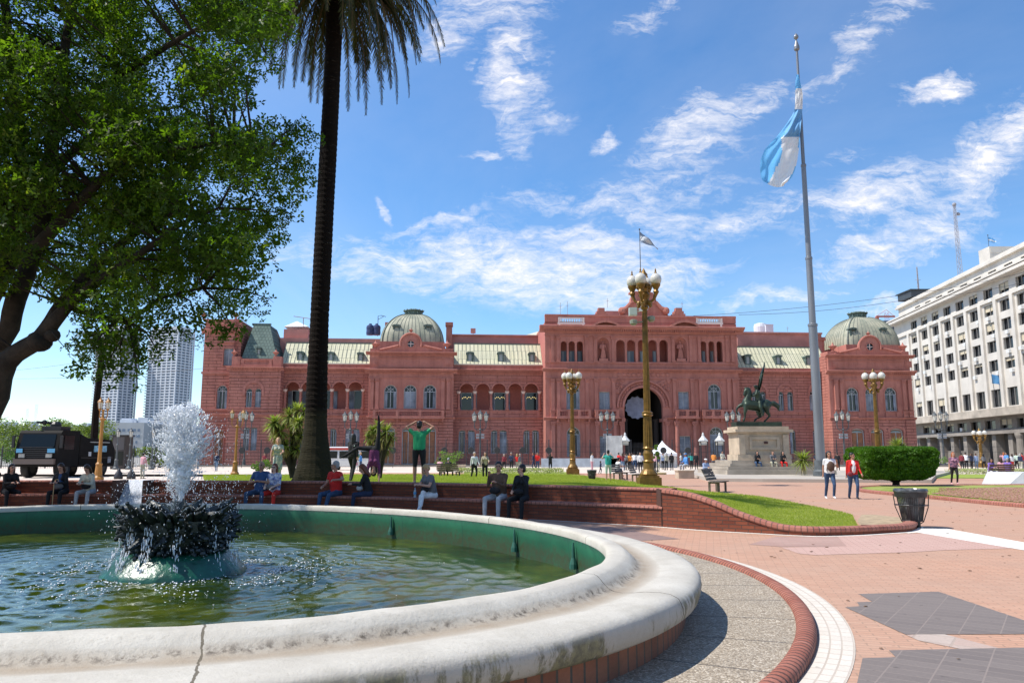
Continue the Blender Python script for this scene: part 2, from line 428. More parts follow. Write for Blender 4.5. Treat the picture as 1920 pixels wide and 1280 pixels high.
# ---------------------------------------------------------------- sweep along a plan curve
def catmull(P, n=8, closed=False):
    P = [Vector((*p[:2], p[2] if len(p) > 2 else 0)) for p in P]; out = []
    m = len(P); rng = m if closed else m-1
    g = lambda i: P[i % m] if closed else P[max(0, min(m-1, i))]
    for i in range(rng):
        a, b, c, d = g(i-1), g(i), g(i+1), g(i+2)
        for k in range(n):
            t = k/n; out.append(.5*((2*b)+(c-a)*t+(2*a-5*b+4*c-d)*t*t+(3*b-a-3*c+d)*t**3))
    if not closed: out.append(P[-1])
    return out
def sweep(path, prof, closed=False, side=1, ends=True):
    """path of plan points; prof(i, s) -> [(w, z)], w to the right of travel; returns MB and uv"""
    m = len(path); s = 0; b = MB(); uv = []; vs = []; L = None
    cnt = m+1 if closed else m
    for i in range(cnt):
        p = path[i % m]; a = path[(i-1) % m] if closed else path[max(0, i-1)]; c = path[(i+1) % m] if closed else path[min(m-1, i+1)]
        d = Vector((c.x-a.x, c.y-a.y)).normalized(); nr = Vector((d.y, -d.x))*side
        if i: q = path[(i-1) % m]; s += math.hypot(p.x-q.x, p.y-q.y)
        pr = prof(i, s); L = len(pr); acc = 0
        for k, (w, z) in enumerate(pr):
            if k: acc += math.hypot(w-pr[k-1][0], z-pr[k-1][1])
            vs.append((p.x+nr.x*w, p.y+nr.y*w, z)); uv.append((s, acc))
    fs = []
    for i in range(cnt-1):
        for k in range(L-1): fs.append((i*L+k, (i+1)*L+k, (i+1)*L+k+1, i*L+k+1) if side < 0 else (i*L+k, i*L+k+1, (i+1)*L+k+1, (i+1)*L+k))
    if ends and not closed: fs.append(tuple(range(L))); fs.append(tuple((cnt-1)*L+k for k in range(L))[::-1])
    b.add(vs, fs); return b, uv
def shift(b, o): b.v = [(x-o[0], y-o[1], z-o[2]) for x, y, z in b.v]; return b

# ================================================================ FOUNTAIN
FC = Vector((-5.08, 10.29, 0)); FA, FB, FT = 6.70, 5.07, math.radians(141.1)
def ell(w=0.0, n=220):
    P = []
    for i in range(n):
        t = 2*PI*i/n; x, y = FA*math.cos(t), FB*math.sin(t); nx, ny = x/FA**2, y/FB**2; l = math.hypot(nx, ny)
        x += nx/l*w; y += ny/l*w
        P.append(Vector((FC.x+x*math.cos(FT)-y*math.sin(FT), FC.y+x*math.sin(FT)+y*math.cos(FT), 0)))
    return P
def rimmat():
    m = bpy.data.materials.new('painted_stone_rim'); m.use_nodes = True; T = NT(m.node_tree); b = T.n['Principled BSDF']; b.inputs['Roughness'].default_value = .75
    uv = T.new('ShaderNodeTexCoord').outputs['UV']; ob = T.new('ShaderNodeTexCoord').outputs['Object']; u, v, _ = T.xyz(uv)
    base = T.mix(T.ramp(T.noise(ob, 1.6, 8, .65), [(.3, 0.), (.7, 1.)]), (.42, .385, .325), (.56, .525, .455))
    base = T.mix(T.ramp(T.noise(ob, 2.6, 8, .75), [(.50, 0.), (.68, .5)]), base, (.36, .33, .27)); base = T.mix(T.ramp(T.noise(ob, 38, 5, .75), [(.56, 0.), (.66, .65)]), base, (.38, .34, .27))
    n1 = T.noise(ob, 5, 8, .7); n2 = T.noise(ob, 17, 6, .7)
    def band(c, w, soft): return T.math('SUBTRACT', 1, T.math('DIVIDE', T.math('ABSOLUTE', T.math('SUBTRACT', T.math('MULTIPLY_ADD', n1, .07, v), c+.035)), w), clamp=True)
    groove = T.math('MULTIPLY', band(.50, .15, 0), T.ramp(n1, [(.25, .4), (.6, 1.)]))
    base = T.mix(T.math('MULTIPLY', T.math('POWER', groove, .6), .9), base, (.29, .225, .155))
    gd = T.math('MULTIPLY', band(.42, .06, 0), T.ramp(n2, [(.47, 0.), (.62, 1.)])); base = T.mix(gd, base, (.09, .07, .05))
    beads = T.math('MULTIPLY', band(.30, .11, 0), T.ramp(T.noise(ob, 30, 4, .7), [(.56, 0.), (.68, .6)])); base = T.mix(beads, base, (.36, .33, .28))
    side = T.math('MULTIPLY', T.math('SUBTRACT', v, 1.015), 14, clamp=True)
    drip = T.noise(T.mapping(ob, (1, 1, .35)), 9, 8, .75)
    moss = T.math('MULTIPLY', side, T.ramp(T.math('MULTIPLY_ADD', T.noise(ob, 1.3, 2, .5), .9, T.math('MULTIPLY', drip, .8)), [(.82, 0.), (.90, 1.)]))
    base = T.mix(T.math('MULTIPLY', side, .35), base, (.30, .27, .21)); base = T.mix(T.math('MULTIPLY', moss, .92), base, T.mix(T.ramp(n2, [(.4, 0.), (.6, 1.)]), (.11, .10, .06), (.22, .20, .10)))
    # casting joints that have opened into cracks
    wob = T.math('MULTIPLY', T.math('SUBTRACT', T.noise(ob, 9, 4, .6), .5), .035)
    # cracks
    uu = T.math('FRACT', T.math('DIVIDE', T.math('ADD', T.math('ADD', u, wob), RIM_U0), 3.15))
    cr = T.math('LESS_THAN', T.math('ABSOLUTE', T.math('SUBTRACT', uu, .5)), T.math('MULTIPLY', n2, .0042))
    base = T.mix(T.math('MULTIPLY', cr, .92), base, (.10, .08, .05))
    T.put(b.inputs['Base Color'], base)
    bn = T.new('ShaderNodeBump'); bn.inputs['Strength'].default_value = .8; bn.inputs['Distance'].default_value = .02
    T.put(bn.inputs['Height'], T.math('MULTIPLY_ADD', cr, -1.5, T.math('MULTIPLY_ADD', T.noise(ob, 50, 5, .7), .25, T.math('MULTIPLY', n2, .35)))); T.put(b.inputs['Normal'], bn.outputs[0]); return m
RIM_U0 = 1.14
fountain = thing('fountain_basin', 'oval fountain basin with whitewashed stone rim and green painted inner wall', 'fountain', FC)
E0 = ell()
rp = [(-.02, .46), (-.02, .53), (.0, .553), (.06, .558), (.15, .556), (.185, .545), (.24, .50), (.285, .455), (.33, .44), (.40, .432), (.50, .442), (.60, .452),
      (.72, .452), (.81, .446), (.865, .425), (.893, .39), (.90, .35), (.898, .31), (.885, .255), (.86, .235), (.72, .235)]
def wobble(i, s, k):  # hand-trowelled unevenness
    return .005*math.sin(s*3.1+k)+.003*math.sin(s*7.7+k*2.1)+.004*mnoise.noise((s*5, k, 0))
b, uv = sweep(E0, lambda i, s: [(w+(wobble(i, s, k) if 1 < k < 19 else 0), z+(wobble(i, s, k*.7+2)*.8 if 1 < k < 19 else 0)) for k, (w, z) in enumerate(rp)], closed=True)
shift(b, FC).build('rim', rimmat(), fountain, smooth=True, uv=uv)
M_bvert = brickmat('base_bricks', (.30, .105, .06), (.40, .16, .09), (.12, .10, .08), .115, .6, .010, 'UV', off=0, dirt=(.14, .08, .05), dscale=3)
b, uv = sweep(E0, lambda i, s: [(.74, .24), (.74, -.02)], closed=True); shift(b, FC).build('brick_base', M_bvert, fountain, uv=uv)
def greenwall():
    m = bpy.data.materials.new('green_painted_render'); m.use_nodes = True; T = NT(m.node_tree); b = T.n['Principled BSDF']; b.inputs['Roughness'].default_value = .55
    ob = T.new('ShaderNodeTexCoord').outputs['Object']; z = T.xyz(ob)[2]; u = T.xyz(T.new('ShaderNodeTexCoord').outputs['UV'])[0]
    n = T.noise(ob, 2.2, 8, .65); n2 = T.noise(ob, 14, 6, .7)
    c = T.mix(T.ramp(n, [(.3, 0.), (.7, 1.)]), (.010, .085, .040), (.018, .15, .072))
    wl = T.math('SUBTRACT', 1, T.math('DIVIDE', T.math('SUBTRACT', z, T.math('MULTIPLY', T.math('ADD', n, n2), .17)), .16), clamp=True)
    c = T.mix(T.math('MULTIPLY', wl, T.ramp(n2, [(.35, .35), (.6, 1.)])), c, (.05, .06, .025))
    sc = T.math('MULTIPLY', T.math('SUBTRACT', z, .40), 25, clamp=True); c = T.mix(T.math('MULTIPLY', sc, T.ramp(n2, [(.42, 0.), (.58, .8)])), c, (.02, .05, .035))
    j = T.math('LESS_THAN', T.math('ABSOLUTE', T.math('SUBTRACT', T.math('FRACT', T.math('DIVIDE', T.math('MULTIPLY_ADD', n2, .02, u), 1.6)), .5)), .006); c = T.mix(T.math('MULTIPLY', j, .8), c, (.01, .07, .04))
    T.put(b.inputs['Base Color'], c); return m
b, uv = sweep(E0, lambda i, s: [(-.005, .475), (-.02, .44), (0, .3), (.02, -.45)], closed=True); shift(b, FC).build('inner_wall', greenwall(), fountain, smooth=True, uv=uv)
for px, py in ((742, 1003), (970, 1006), (1082, 1019)):   # cast spouts on the far inner wall
    best = min(E0, key=lambda p: abs((p.x/p.y)-(px-960)/FPX)+(0 if p.y > 9 else 9)); q = best-FC
    MB().lathe([(.055, 0), (.05, .06), (.025, .14), (.018, .26), (.008, .33)], (q.x*.992, q.y*.992, .1), 8).build('wall_spout', mat('spout_green', (.02, .10, .07), .6), fountain)
# water
WZ = .035
def watermesh():
    nr, na = 150, 300; fx, fy = NOZ.x, NOZ.y; V = []; Ew = ell(.015, na)
    for i in range(nr+1):
        k = (i/nr)**1.0
        for j in range(na):
            p = Ew[j]; x = fx+(p.x-fx)*k; y = fy+(p.y-fy)*k; r = math.hypot(x-fx, y-fy)
            nz = mnoise.noise((x*1.6, y*1.6, 3.3)); n2 = mnoise.noise((x*5.5, y*5.5, 1.3)); n3 = mnoise.noise((x*13, y*13, 5.3))
            ring = math.sin((r+nz*.30)*17)*.0075*max(.15, 1-r/7.5)
            ch = (math.exp(-((r-1.5)/1.1)**2))
            V.append((x, y, WZ+ring*(1+.6*n2)+nz*.008+n2*.010+n3*.004+ch*(n2*.013+n3*.013)))
    V = np.array(V); F = []
    for i in range(nr):
        for j in range(na):
            k = (j+1) % na; F.append((i*na+j, (i+1)*na+j, (i+1)*na+k, i*na+k))
    return V, np.array(F)
NOZ = gnd(328, 1072, WZ)
def watermat():
    m = bpy.data.materials.new('pool_water'); m.use_nodes = True; T = NT(m.node_tree); b = T.n['Principled BSDF']
    ob = T.new('ShaderNodeTexCoord').outputs['Object']
    n = T.noise(ob, .45, 5, .6, .6); n2 = T.noise(ob, 2.6, 6, .65, .4)
    f = T.math('MULTIPLY_ADD', n, .65, T.math('MULTIPLY', n2, .4))
    c = T.ramp(f, [(.38, (.005, .012, .003)), (.50, (.020, .036, .004)), (.64, (.065, .082, .006)), (.76, (.03, .048, .008))])
    T.put(b.inputs['Base Color'], c); b.inputs['Roughness'].default_value = .03; b.inputs['IOR'].default_value = 1.33; b.inputs['Specular IOR Level'].default_value = .6
    bn = T.new('ShaderNodeBump'); bn.inputs['Strength'].default_value = .35; bn.inputs['Distance'].default_value = .01
    T.put(bn.inputs['Height'], T.noise(ob, 16, 4, .6)); T.put(b.inputs['Normal'], bn.outputs[0]); return m
V, F = watermesh(); tag(npmesh('water', V, F, watermat(), smooth=True), kind='structure')

# bronze fountain head (a thing on its own, standing in the basin)
M_bronze = mat('dark_wet_bronze', (.007, .012, .010), .4, var=.5, vscale=9, bump=.5, bscale=18, spec=.8)
M_algae = mat('green_wet_paint', (.004, .065, .036), .3, var=.6, vscale=4, bump=.9, bscale=7, spec=.8)
head = thing('fountain_sculpture', 'dark bronze thicket of leaves and spouts on a green domed foot in the pool', 'fountain sculpture', NOZ)
MB().lathe([(.90, -.10), (.88, .02), (.84, .07), (.78, .13), (.71, .2), (.66, .25), (.60, .27), (.5, .30)], n=48, sx=1, sy=1).build('domed_foot', M_algae, head, smooth=True)
b = MB().lathe([(.52, .2), (.55, .32), (.58, .42), (.62, .55), (.63, .68), (.50, .73), (.2, .70)], n=24)
rr = random.Random(4)
for k in range(620):      # curled leaves and stems that jut out of the core
    a = rr.uniform(0, 2*PI); h = rr.uniform(.30, .86); up = rr.uniform(.0, .9) if h > .6 else rr.uniform(-.5, .3)
    r0 = .50 if h < .72 else rr.uniform(.1, .6); L = rr.uniform(.09, .30)*(1 if h > .55 else .55); ca, sa = math.cos(a), math.sin(a)
    P = [Vector((ca*(r0+L*t), sa*(r0+L*t), h*.86+up*L*t+.05*math.sin(t*3+k)*.3)) for t in (0, .35, .7, 1)]
    b.tube(P, [.055, .05, rr.uniform(.03, .05), .012], 6)
    if rr.random() < .5: b.ball(P[-1], rr.uniform(.02, .04), 6, 4)
for k in range(0):
    a = 0; b.tube([(math.cos(a)*r, math.sin(a)*r, z) for r, z in ((.45, .66), (.6, .76), (.72, .86), (.78, .93))], [.035, .035, .03, .04], 7)
b.build('leafy_bowl', M_bronze, head)
MB().lathe([(.09, .66), (.08, .8), (.06, .9), (.045, .96)], n=10).build('nozzle', M_bronze, head)
# water of the jet
M_foam = leafmat('white_water', (.80, .84, .88), (.95, .96, .97), .5, None, 3, .15)
for n_ in M_foam.node_tree.nodes:
    if n_.type == 'MIX': n_.inputs[7].default_value = (1, 1, 1, 1)
M_foam.node_tree.nodes['Principled BSDF'].inputs['Specular IOR Level'].default_value = .8
M_drop = mat('water_drops', (.93, .96, 1.0), .05, trans=.35, ior=1.33, spec=.9)
ICO = None
def ico():
    bm = bmesh.new(); bmesh.ops.create_icosphere(bm, subdivisions=1, radius=1); v = np.array([q.co[:] for q in bm.verts]); f = np.array([[w.index for w in q.verts] for q in bm.faces]); bm.free(); return v, f
IV, IF = ico()
def blobs(name, P, R, m, label=None, cat=None, kind=None, D=None, parent=None, jag=.25):
    """many small drops: P centres, R (n,3) radii, D optional long-axis directions"""
    P = np.array(P, float); R = np.array(R, float); n = len(P); rg = np.random.RandomState(3)
    V = IV[None]*(1+rg.uniform(-jag, jag, (n, len(IV), 1)))*R[:, None, :]
    if D is not None:
        D = np.array(D, float); D /= np.linalg.norm(D, axis=1, keepdims=True)+1e-9
        A = np.cross(D, np.array([.31, .2, .93])); A /= np.linalg.norm(A, axis=1, keepdims=True)+1e-9; B = np.cross(D, A)
        V = V[..., 0:1]*A[:, None]+V[..., 1:2]*B[:, None]+V[..., 2:3]*D[:, None]
    V = V+P[:, None]; F = IF[None]+(np.arange(n)*len(IV))[:, None, None]
    o = npmesh(name, V.reshape(-1, 3), F.reshape(-1, 3), m, parent)
    return tag(o, label, cat, None, kind)
def jet():
    rg = random.Random(11); P = []; R = []; D = []
    def prof(t):  # plume half width for t 0 (nozzle) .. 1 (top)
        return .045+.31*(min(1, t/.62)**.85)*(1 if t < .66 else math.sqrt(max(0, 1-((t-.66)/.36)**2)))
    for k in range(5200):
        t = rg.random()**.85; w = prof(t)*(1+.22*mnoise.noise((t*7, k*.7 % 3, 1))); a = rg.uniform(0, 2*PI); q = math.sqrt(rg.random())
        if rg.random() < .5: q = rg.uniform(.75, 1.06)
        if rg.random() < .16: q = rg.uniform(1.0, 1.35)
        w *= 1+.28*mnoise.noise((math.cos(a)*1.6, math.sin(a)*1.6, t*2.5)); x = math.cos(a)*w*q; y = math.sin(a)*w*q; z = .92+1.22*t+.05*mnoise.noise((x*4, y*4, t*3))+.12*(1-q)*t
        cl = mnoise.noise((x*6+5, y*6, z*5))
        if cl < -.16 and q > .5: continue
        s = rg.uniform(.0025, .010)*(1.15 if t > .45 else .8)
        P.append((x, y, z)); R.append((s*rg.uniform(.5, 1.1), s*rg.uniform(.5, 1.1), s*rg.uniform(1.2, 3.6))); D.append((x*1.2+rg.uniform(-.5, .5), y*1.2+rg.uniform(-.5, .5), rg.uniform(.3, 1)))
    o = blobs('plume', P, R, M_foam, D=D, jag=.45)
    pr = []
    for k in range(300):
        t = rg.random()**.9; w = prof(t)*.70; a = rg.uniform(0, 2*PI); q = math.sqrt(rg.random()); x, y = math.cos(a)*w*q, math.sin(a)*w*q; z = .92+1.15*t; s = rg.uniform(.012, .042)
        if mnoise.noise((x*5, y*5, z*4)) < -.12: continue
        pr.append(('c', (x, y, z), s, (x*1.12+rg.gauss(0, .02), y*1.12, z+rg.uniform(.03, .12)), s*.4, 's'))
    for k in range(230):      # thin strands thrown along ballistic paths
        a = rg.uniform(0, 2*PI); vr = rg.uniform(.02, .50); h = rg.uniform(.75, 1.28)*(1-.35*vr); t1 = rg.uniform(.15, .9); t2 = t1+rg.uniform(.12, .45); s = rg.uniform(.004, .011); Q = []
        for j in range(6):
            t = t1+(t2-t1)*j/5; r = vr*t*.8+.03; Q.append(Vector((math.cos(a)*r, math.sin(a)*r, .95+h*(2*t-t*t) if t < 1 else .95+h-h*(t-1)**2*1.6))+mnoise.noise_vector(Vector((k, t*4, 0)))*.035)
        for p_, q_ in zip(Q, Q[1:]): pr.append(('c', tuple(p_), s, tuple(q_), s, 's'))
    c, _ = body('water_core', pr, .011, {'*': M_foam}, None, smooth=0); c.parent = None
    for v_ in c.data.vertices:
        q_ = v_.co; n_ = mnoise.noise_vector(q_*22); v_.co = q_+n_*.018
    return o, c
jetr = thing('water_jet', 'white plume of water bursting up from the bronze fountain head', 'water jet', NOZ)
pl, pc_ = jet(); pl.parent = jetr; pc_.parent = jetr
rg = random.Random(5); P = []; R = []; D = []
for k in range(3300):         # thrown and falling drops
    a = rg.uniform(0, 2*PI); fall = rg.random(); q = rg.random()
    if rg.random() < .42: r = .15+.55*fall**.5+rg.gauss(0, .12); z = 1.95-fall*1.15+rg.gauss(0, .12)
    else: r = abs(rg.gauss(.62, .26)); z = rg.uniform(.02, 1.15)
    s = rg.choice([.002, .0025, .0035, .005])
    P.append((math.cos(a)*r, math.sin(a)*r, max(.01, z))); R.append((s, s, s*rg.uniform(1, 3))); D.append((rg.uniform(-.3, .3), rg.uniform(-.3, .3), 1))
blobs('falling_drops', P, R, M_drop, D=D, parent=jetr, kind='stuff')
P = []; R = []; D = []
for k in range(26):           # sheets running off the bowl
    a = rg.uniform(0, 2*PI)
    for j in range(26):
        t = rg.random(); r = .66+.18*t**1.5+rg.gauss(0, .012); z = .62-.60*t; aa = a+rg.gauss(0, .03)
        P.append((math.cos(aa)*r, math.sin(aa)*r, z)); R.append((.006, .006, rg.uniform(.012, .05))); D.append((math.cos(a)*.25*t, math.sin(a)*.25*t, -1))
blobs('run_off', P, R, M_drop, D=D, parent=jetr, kind='stuff')
P = []; R = []
for k in range(3300):         # froth and splash specks on the surface
    a = rg.uniform(0, 2*PI); r = abs(rg.gauss(1.25, .75)) if rg.random() < .8 else rg.uniform(.9, 4)
    x, y = math.cos(a)*r, math.sin(a)*r
    if mnoise.noise((x*1.7, y*1.7, 8)) < -.05+.1*r-.12: continue
    s = rg.choice([.003, .004, .006, .009])*(1 if r < 2 else .7); P.append((x, y, .012)); R.append((s*1.5, s*1.5, s*.8))
blobs('surface_froth', P, R, mat('froth', (.9, .92, .94), .5), parent=jetr, kind='stuff')

# apron round the fountain with bullnose brick kerb and white tile band
AC, AR = Vector((-4.96, 9.85)), 8.05
circ = lambda r, n=260: [Vector((AC.x+r*math.cos(2*PI*i/n), AC.y+r*math.sin(2*PI*i/n), 0)) for i in range(n)]
def gravel():
    m = bpy.data.materials.new('exposed_aggregate'); m.use_nodes = True; T = NT(m.node_tree); b = T.n['Principled BSDF']; b.inputs['Roughness'].default_value = .85
    ob = T.new('ShaderNodeTexCoord').outputs['Object']
    vo = T.new('ShaderNodeTexVoronoi'); T.put(vo.inputs['Vector'], ob); vo.inputs['Scale'].default_value = 75
    c = T.ramp(T.xyz(vo.outputs['Color'])[0], [(0, (.16, .125, .085)), (.5, (.32, .255, .18)), (.85, (.46, .39, .30)), (1, (.66, .59, .48))])
    c = T.mix(T.ramp(T.noise(ob, 1.1, 8, .7), [(.3, 0.), (.7, .5)]), c, (.24, .21, .17))
    x, y, z = T.xyz(ob)
    ang = T.math('ARCTAN2', T.math('SUBTRACT', y, AC.y), T.math('SUBTRACT', x, AC.x))
    j = T.math('LESS_THAN', T.math('ABSOLUTE', T.math('SUBTRACT', T.math('FRACT', T.math('MULTIPLY_ADD', T.noise(ob, 9, 3), .012, T.math('MULTIPLY', ang, 8.2))), .5)), .011)
    c = T.mix(j, c, (.10, .085, .07)); T.put(b.inputs['Base Color'], c)
    bn = T.new('ShaderNodeBump'); bn.inputs['Strength'].default_value = .7; bn.inputs['Distance'].default_value = .008
    T.put(bn.inputs['Height'], T.math('SUBTRACT', T.math('SUBTRACT', 1, vo.outputs['Distance']), j)); T.put(b.inputs['Normal'], bn.outputs[0]); return m
b = MB(); inn = ell(.70, 260); ou = circ(AR-.02)
outang = lambda p: math.atan2(p.y-AC.y, p.x-AC.x)
inn2 = []
for p in ou:
    a = outang(p); inn2.append(min(inn, key=lambda q: abs((outang(q)-a+PI) % (2*PI)-PI)))
b.add([(p.x, p.y, .012) for p in inn2]+[(p.x, p.y, .035) for p in ou], [(i, 260+i, 260+(i+1) % 260, (i+1) % 260) for i in range(260)])
tag(b.build('apron_paving', gravel(), fix=True, uv=None), kind='structure')
M_bull = brickmat('bullnose_bricks', (.32, .11, .07), (.42, .175, .12), (.06, .04, .035), .085, 1.0, .014, 'UV', off=0, dirt=(.28, .10, .07), dscale=2.5, bump=1.2)
b, uv = sweep(circ(AR), lambda i, s: [(-.085, -.0)]+[(-.085*math.cos(PI*k/8), .03+.06*math.sin(PI*k/8)) for k in range(9)]+[(.085, 0)], closed=True, side=-1 if 0 else 1)
tag(b.build('apron_kerb', M_bull, smooth=True, uv=uv), kind='structure')
b, uv = sweep(circ(AR), lambda i, s: [(.10, .004), (.38, .004)], closed=True); tag(b.build('white_tile_band', M_white, uv=uv), kind='structure')

# ================================================================ BRICK BENCH WALL AND LAWN
Wl = [(-24, 20.4), (-19, 21.9), (-15, 22.4), (-11, 22.4), (-6.4, 21.8), (-4.75, 21.4), (-1.9, 20.2), (.87, 18.77), (2.0, 18.0)]
Wend = gnd(1243, 987.5)
Wall = catmull(Wl+[(Wend.x, Wend.y)], 10)
M_brick = brickmat('red_bricks', (.17, .042, .022), (.27, .075, .036), (.085, .05, .038), .26, .075, .009, 'UV', dirt=(.11, .035, .022), dscale=1.6, bump=.8, damt=.5)
M_cop = brickmat('coping_bricks', (.32, .115, .08), (.42, .18, .135), (.10, .06, .05), .11, 1.0, .010, 'UV', off=0, dirt=(.34, .14, .10), dscale=2, bump=1)
ZS, ZT = .43, .80
def bench(i0, i1, label):
    P = Wall[i0:i1]; o = Vector((P[len(P)//2].x, P[len(P)//2].y, 0)); r = thing('brick_bench_wall', label, 'bench wall', o)
    b, uv = sweep(P, lambda i, s: [(0, -.02), (0, ZS-.07)], side=1, ends=False); shift(b, o).build('bench_front', M_brick, r, uv=uv)
    b, uv = sweep(P, lambda i, s: [(.012, ZS-.07), (.03, ZS-.035), (.012, ZS), (-.47, ZS+.003)], side=1, ends=False); shift(b, o).build('seat', M_cop, r, uv=uv, smooth=False)
    b, uv = sweep(P, lambda i, s: [(-.47, ZS-.02), (-.47, ZT-.06)], side=1, ends=False); shift(b, o).build('backrest', M_brick, r, uv=uv)
    b, uv = sweep(P, lambda i, s: [(-.455, ZT-.065), (-.445, ZT-.03), (-.47, ZT), (-.62, ZT+.01), (-.76, ZT), (-.78, ZT-.2), (-.78, -.02)], side=1); shift(b, o).build('coping', M_cop, r, uv=uv, smooth=False)
    for e in (0, -1):
        d = (P[1]-P[0]).normalized() if e == 0 else (P[-1]-P[-2]).normalized(); nn = Vector((d.y, -d.x, 0))
        q = P[e]-o; vs = [q+nn*w+Vector((0, 0, z)) for w, z in ((0, -.02), (0, ZS), (-.47, ZS), (-.47, ZT), (-.78, ZT), (-.78, -.02))]
        MB().add(vs, [tuple(range(6)), ]).build('end_face', M_brick, r)
    return r
def idx(px):
    return min(range(len(Wall)), key=lambda i: abs(Wall[i].x/Wall[i].y-(px-960)/FPX))
# side: +w must point to the camera: travel is left -> right, so right of travel = towards the camera
bench(0, idx(228)+1, 'dark brick bench wall on the far left, left of the pale gap behind the fountain')
bench(idx(282), len(Wall), 'long curved red brick bench wall behind the fountain, holding up the lawn')
g0, g1 = Wall[idx(228)], Wall[idx(282)]
ch = thing('stone_chute', 'pale rough whitewashed slope filling the gap between the two brick bench walls', 'chute', ((g0+g1)/2))
b = MB(); N = 14
for i in range(N+1):
    for j in range(N+1):
        u, v = i/N, j/N; p = g0.lerp(g1, .06+.88*u)-(g0+g1)/2; b.v.append((p.x, p.y+.06+.62*v**1.2, .02+.80*v+.03*mnoise.noise((u*9, v*4, 0))))
for i in range(N):
    for j in range(N): b.f.append((i*(N+1)+j, (i+1)*(N+1)+j, (i+1)*(N+1)+j+1, i*(N+1)+j+1))
b.build('slope', mat('rough_whitewash', (.62, .65, .72), .6, var=.25, vscale=14, bump=1, bscale=30, stretch=(3, 1, .6)), ch, smooth=True)
for g_ in (g0, g1): x_ = g_.x-ch.location.x; MB().box(x_-.05, x_+.07, .0, .75, 0, .82).build('cheek_wall', M_brick, ch)
# descending wing wall
wpx = [(1243, 987.5, .80), (1290, 991.5, .74), (1340, 995, .585), (1384, 997.5, .40), (1439, 1000.5, .23), (1475, 1002.5, .17), (1530, 1004.5, .155), (1600, 1003, .15), (1660, 999.5, .145), (1705, 996, .14)]
Wg = catmull([(gnd(x, y).x, gnd(x, y).y, z) for x, y, z in wpx]+[(gnd(1719, 990).x, gnd(1719, 990).y, .14), (gnd(1712, 984).x, gnd(1712, 984).y, .13)], 10)
o = Vector((Wg[0].x, Wg[0].y, 0)); wing = thing('brick_wing_wall', 'red brick wing wall sweeping down to a low kerb right of the bench wall', 'wall', o)
b, uv = sweep(Wg, lambda i, s: [(0, -.02), (0, max(.01, Wg[i].z-.085))], side=1, ends=False); uv = [(u, Z[2]) for (u, _), Z in zip(uv, b.v)]
shift(b, o).build('wall_face', M_brick, wing, uv=uv)
b, uv = sweep(Wg, lambda i, s: [(.004, max(.0, Wg[i].z-.09)), (.03, Wg[i].z-.06), (.02, Wg[i].z-.01), (-.02, Wg[i].z+.015), (-.12, Wg[i].z+.02), (-.21, Wg[i].z+.01), (-.24, Wg[i].z-.03), (-.24, -.02)], side=1); shift(b, o).build('coping', M_cop, wing, uv=uv)
q = Wg[0]-o; MB().box(-.03, .0, .0, .5, 0, .80).build('end_face', M_brick, wing)
b, uv = sweep(Wall[idx(1000):]+Wg[1:-6], lambda i, s: [(.01, .005), (.13, .005)]); tag(b.build('white_border', mat('white_border', (.72, .68, .61), .8, var=.12, vscale=6), uv=uv), kind='structure')
tag(flat('white_band', [gnd(1700, 1000), gnd(1722, 990), gnd(1775, 991), gnd(1990, 1029), gnd(2100, 1048), gnd(2100, 1062), gnd(1960, 1038), gnd(1720, 998)], .0055, MATS['white_border']), kind='structure')

# lawn
LT = [(w.x, w.y) for w in Wall[idx(360)::4]]
def behind(P, i, d):
    a, c = P[max(0, i-1)], P[min(len(P)-1, i+1)]; t = Vector((c.x-a.x, c.y-a.y)).normalized(); return Vector((P[i].x-t.y*d, P[i].y+t.x*d, 0))
i0 = idx(365)
front = [(behind(Wall, i, .74), ZT-.05) for i in range(i0, len(Wall)-1)]+[(behind(Wg, i, .2), max(.10, Wg[i].z-.05)) for i in range(2, 78)]
bk = [(340, 891.5), (700, 890), (1040, 890), (1118, 896), (1180, 903), (1236, 911), (1289, 918), (1360, 925), (1424, 931), (1522, 949), (1590, 963), (1621, 974)]
bkw = catmull([(gnd(x, y).x, gnd(x, y).y) for x, y in bk], 12)
def resamp(P, n):
    L = [0]
    for i in range(1, len(P)): L.append(L[-1]+math.hypot(P[i][0]-P[i-1][0], P[i][1]-P[i-1][1]))
    out = []
    for k in range(n):
        s = L[-1]*k/(n-1); i = max(1, next((j for j in range(1, len(L)) if L[j] >= s-1e-9), len(L)-1)); t = (s-L[i-1])/max(1e-9, L[i]-L[i-1])
        out.append([P[i-1][j]*(1-t)+P[i][j]*t for j in range(len(P[0]))])
    return out
# match back and front by picture direction so the strip does not fold
NF = 90; fr = resamp([(p.x, p.y, z) for p, z in front], NF); 
def backpoint(x, y):
    a = x/y; best = min(bkw, key=lambda p: abs(p.x/p.y-a)); return best
LV = []; NR = 22
for k, (x, y, z) in enumerate(fr):
    q = backpoint(x, y)
    if q.y < y+.12 or k > NF-3: q = Vector((x+.02, y+.15, 0))
    for j in range(NR+1):
        t = j/NR; tt = t**1.6; sm = 1-tt; zz = .012+(z-.012)*(sm**1.4)
        if q.y < y+.3: zz = z*.98
        LV.append((x+(q.x-x)*tt, y+(q.y-y)*tt, zz+.012*mnoise.noise((x+t*20, y+t*9, 0))))
LF = [(k*(NR+1)+j, (k+1)*(NR+1)+j, (k+1)*(NR+1)+j+1, k*(NR+1)+j+1) for k in range(NF-1) for j in range(NR)]
M_lawn = mat('lawn_soil', (.17, .22, .025), .9, var=.3, vscale=1.1, bump=.6, bscale=60, col2=(.33, .34, .09))
tag(npmesh('lawn', np.array(LV), np.array(LF), M_lawn, smooth=True), kind='structure')
M_blade = leafmat('grass_blades', (.19, .25, .02), (.36, .38, .07), .4, (.42, .42, .12), 1.0, .6)
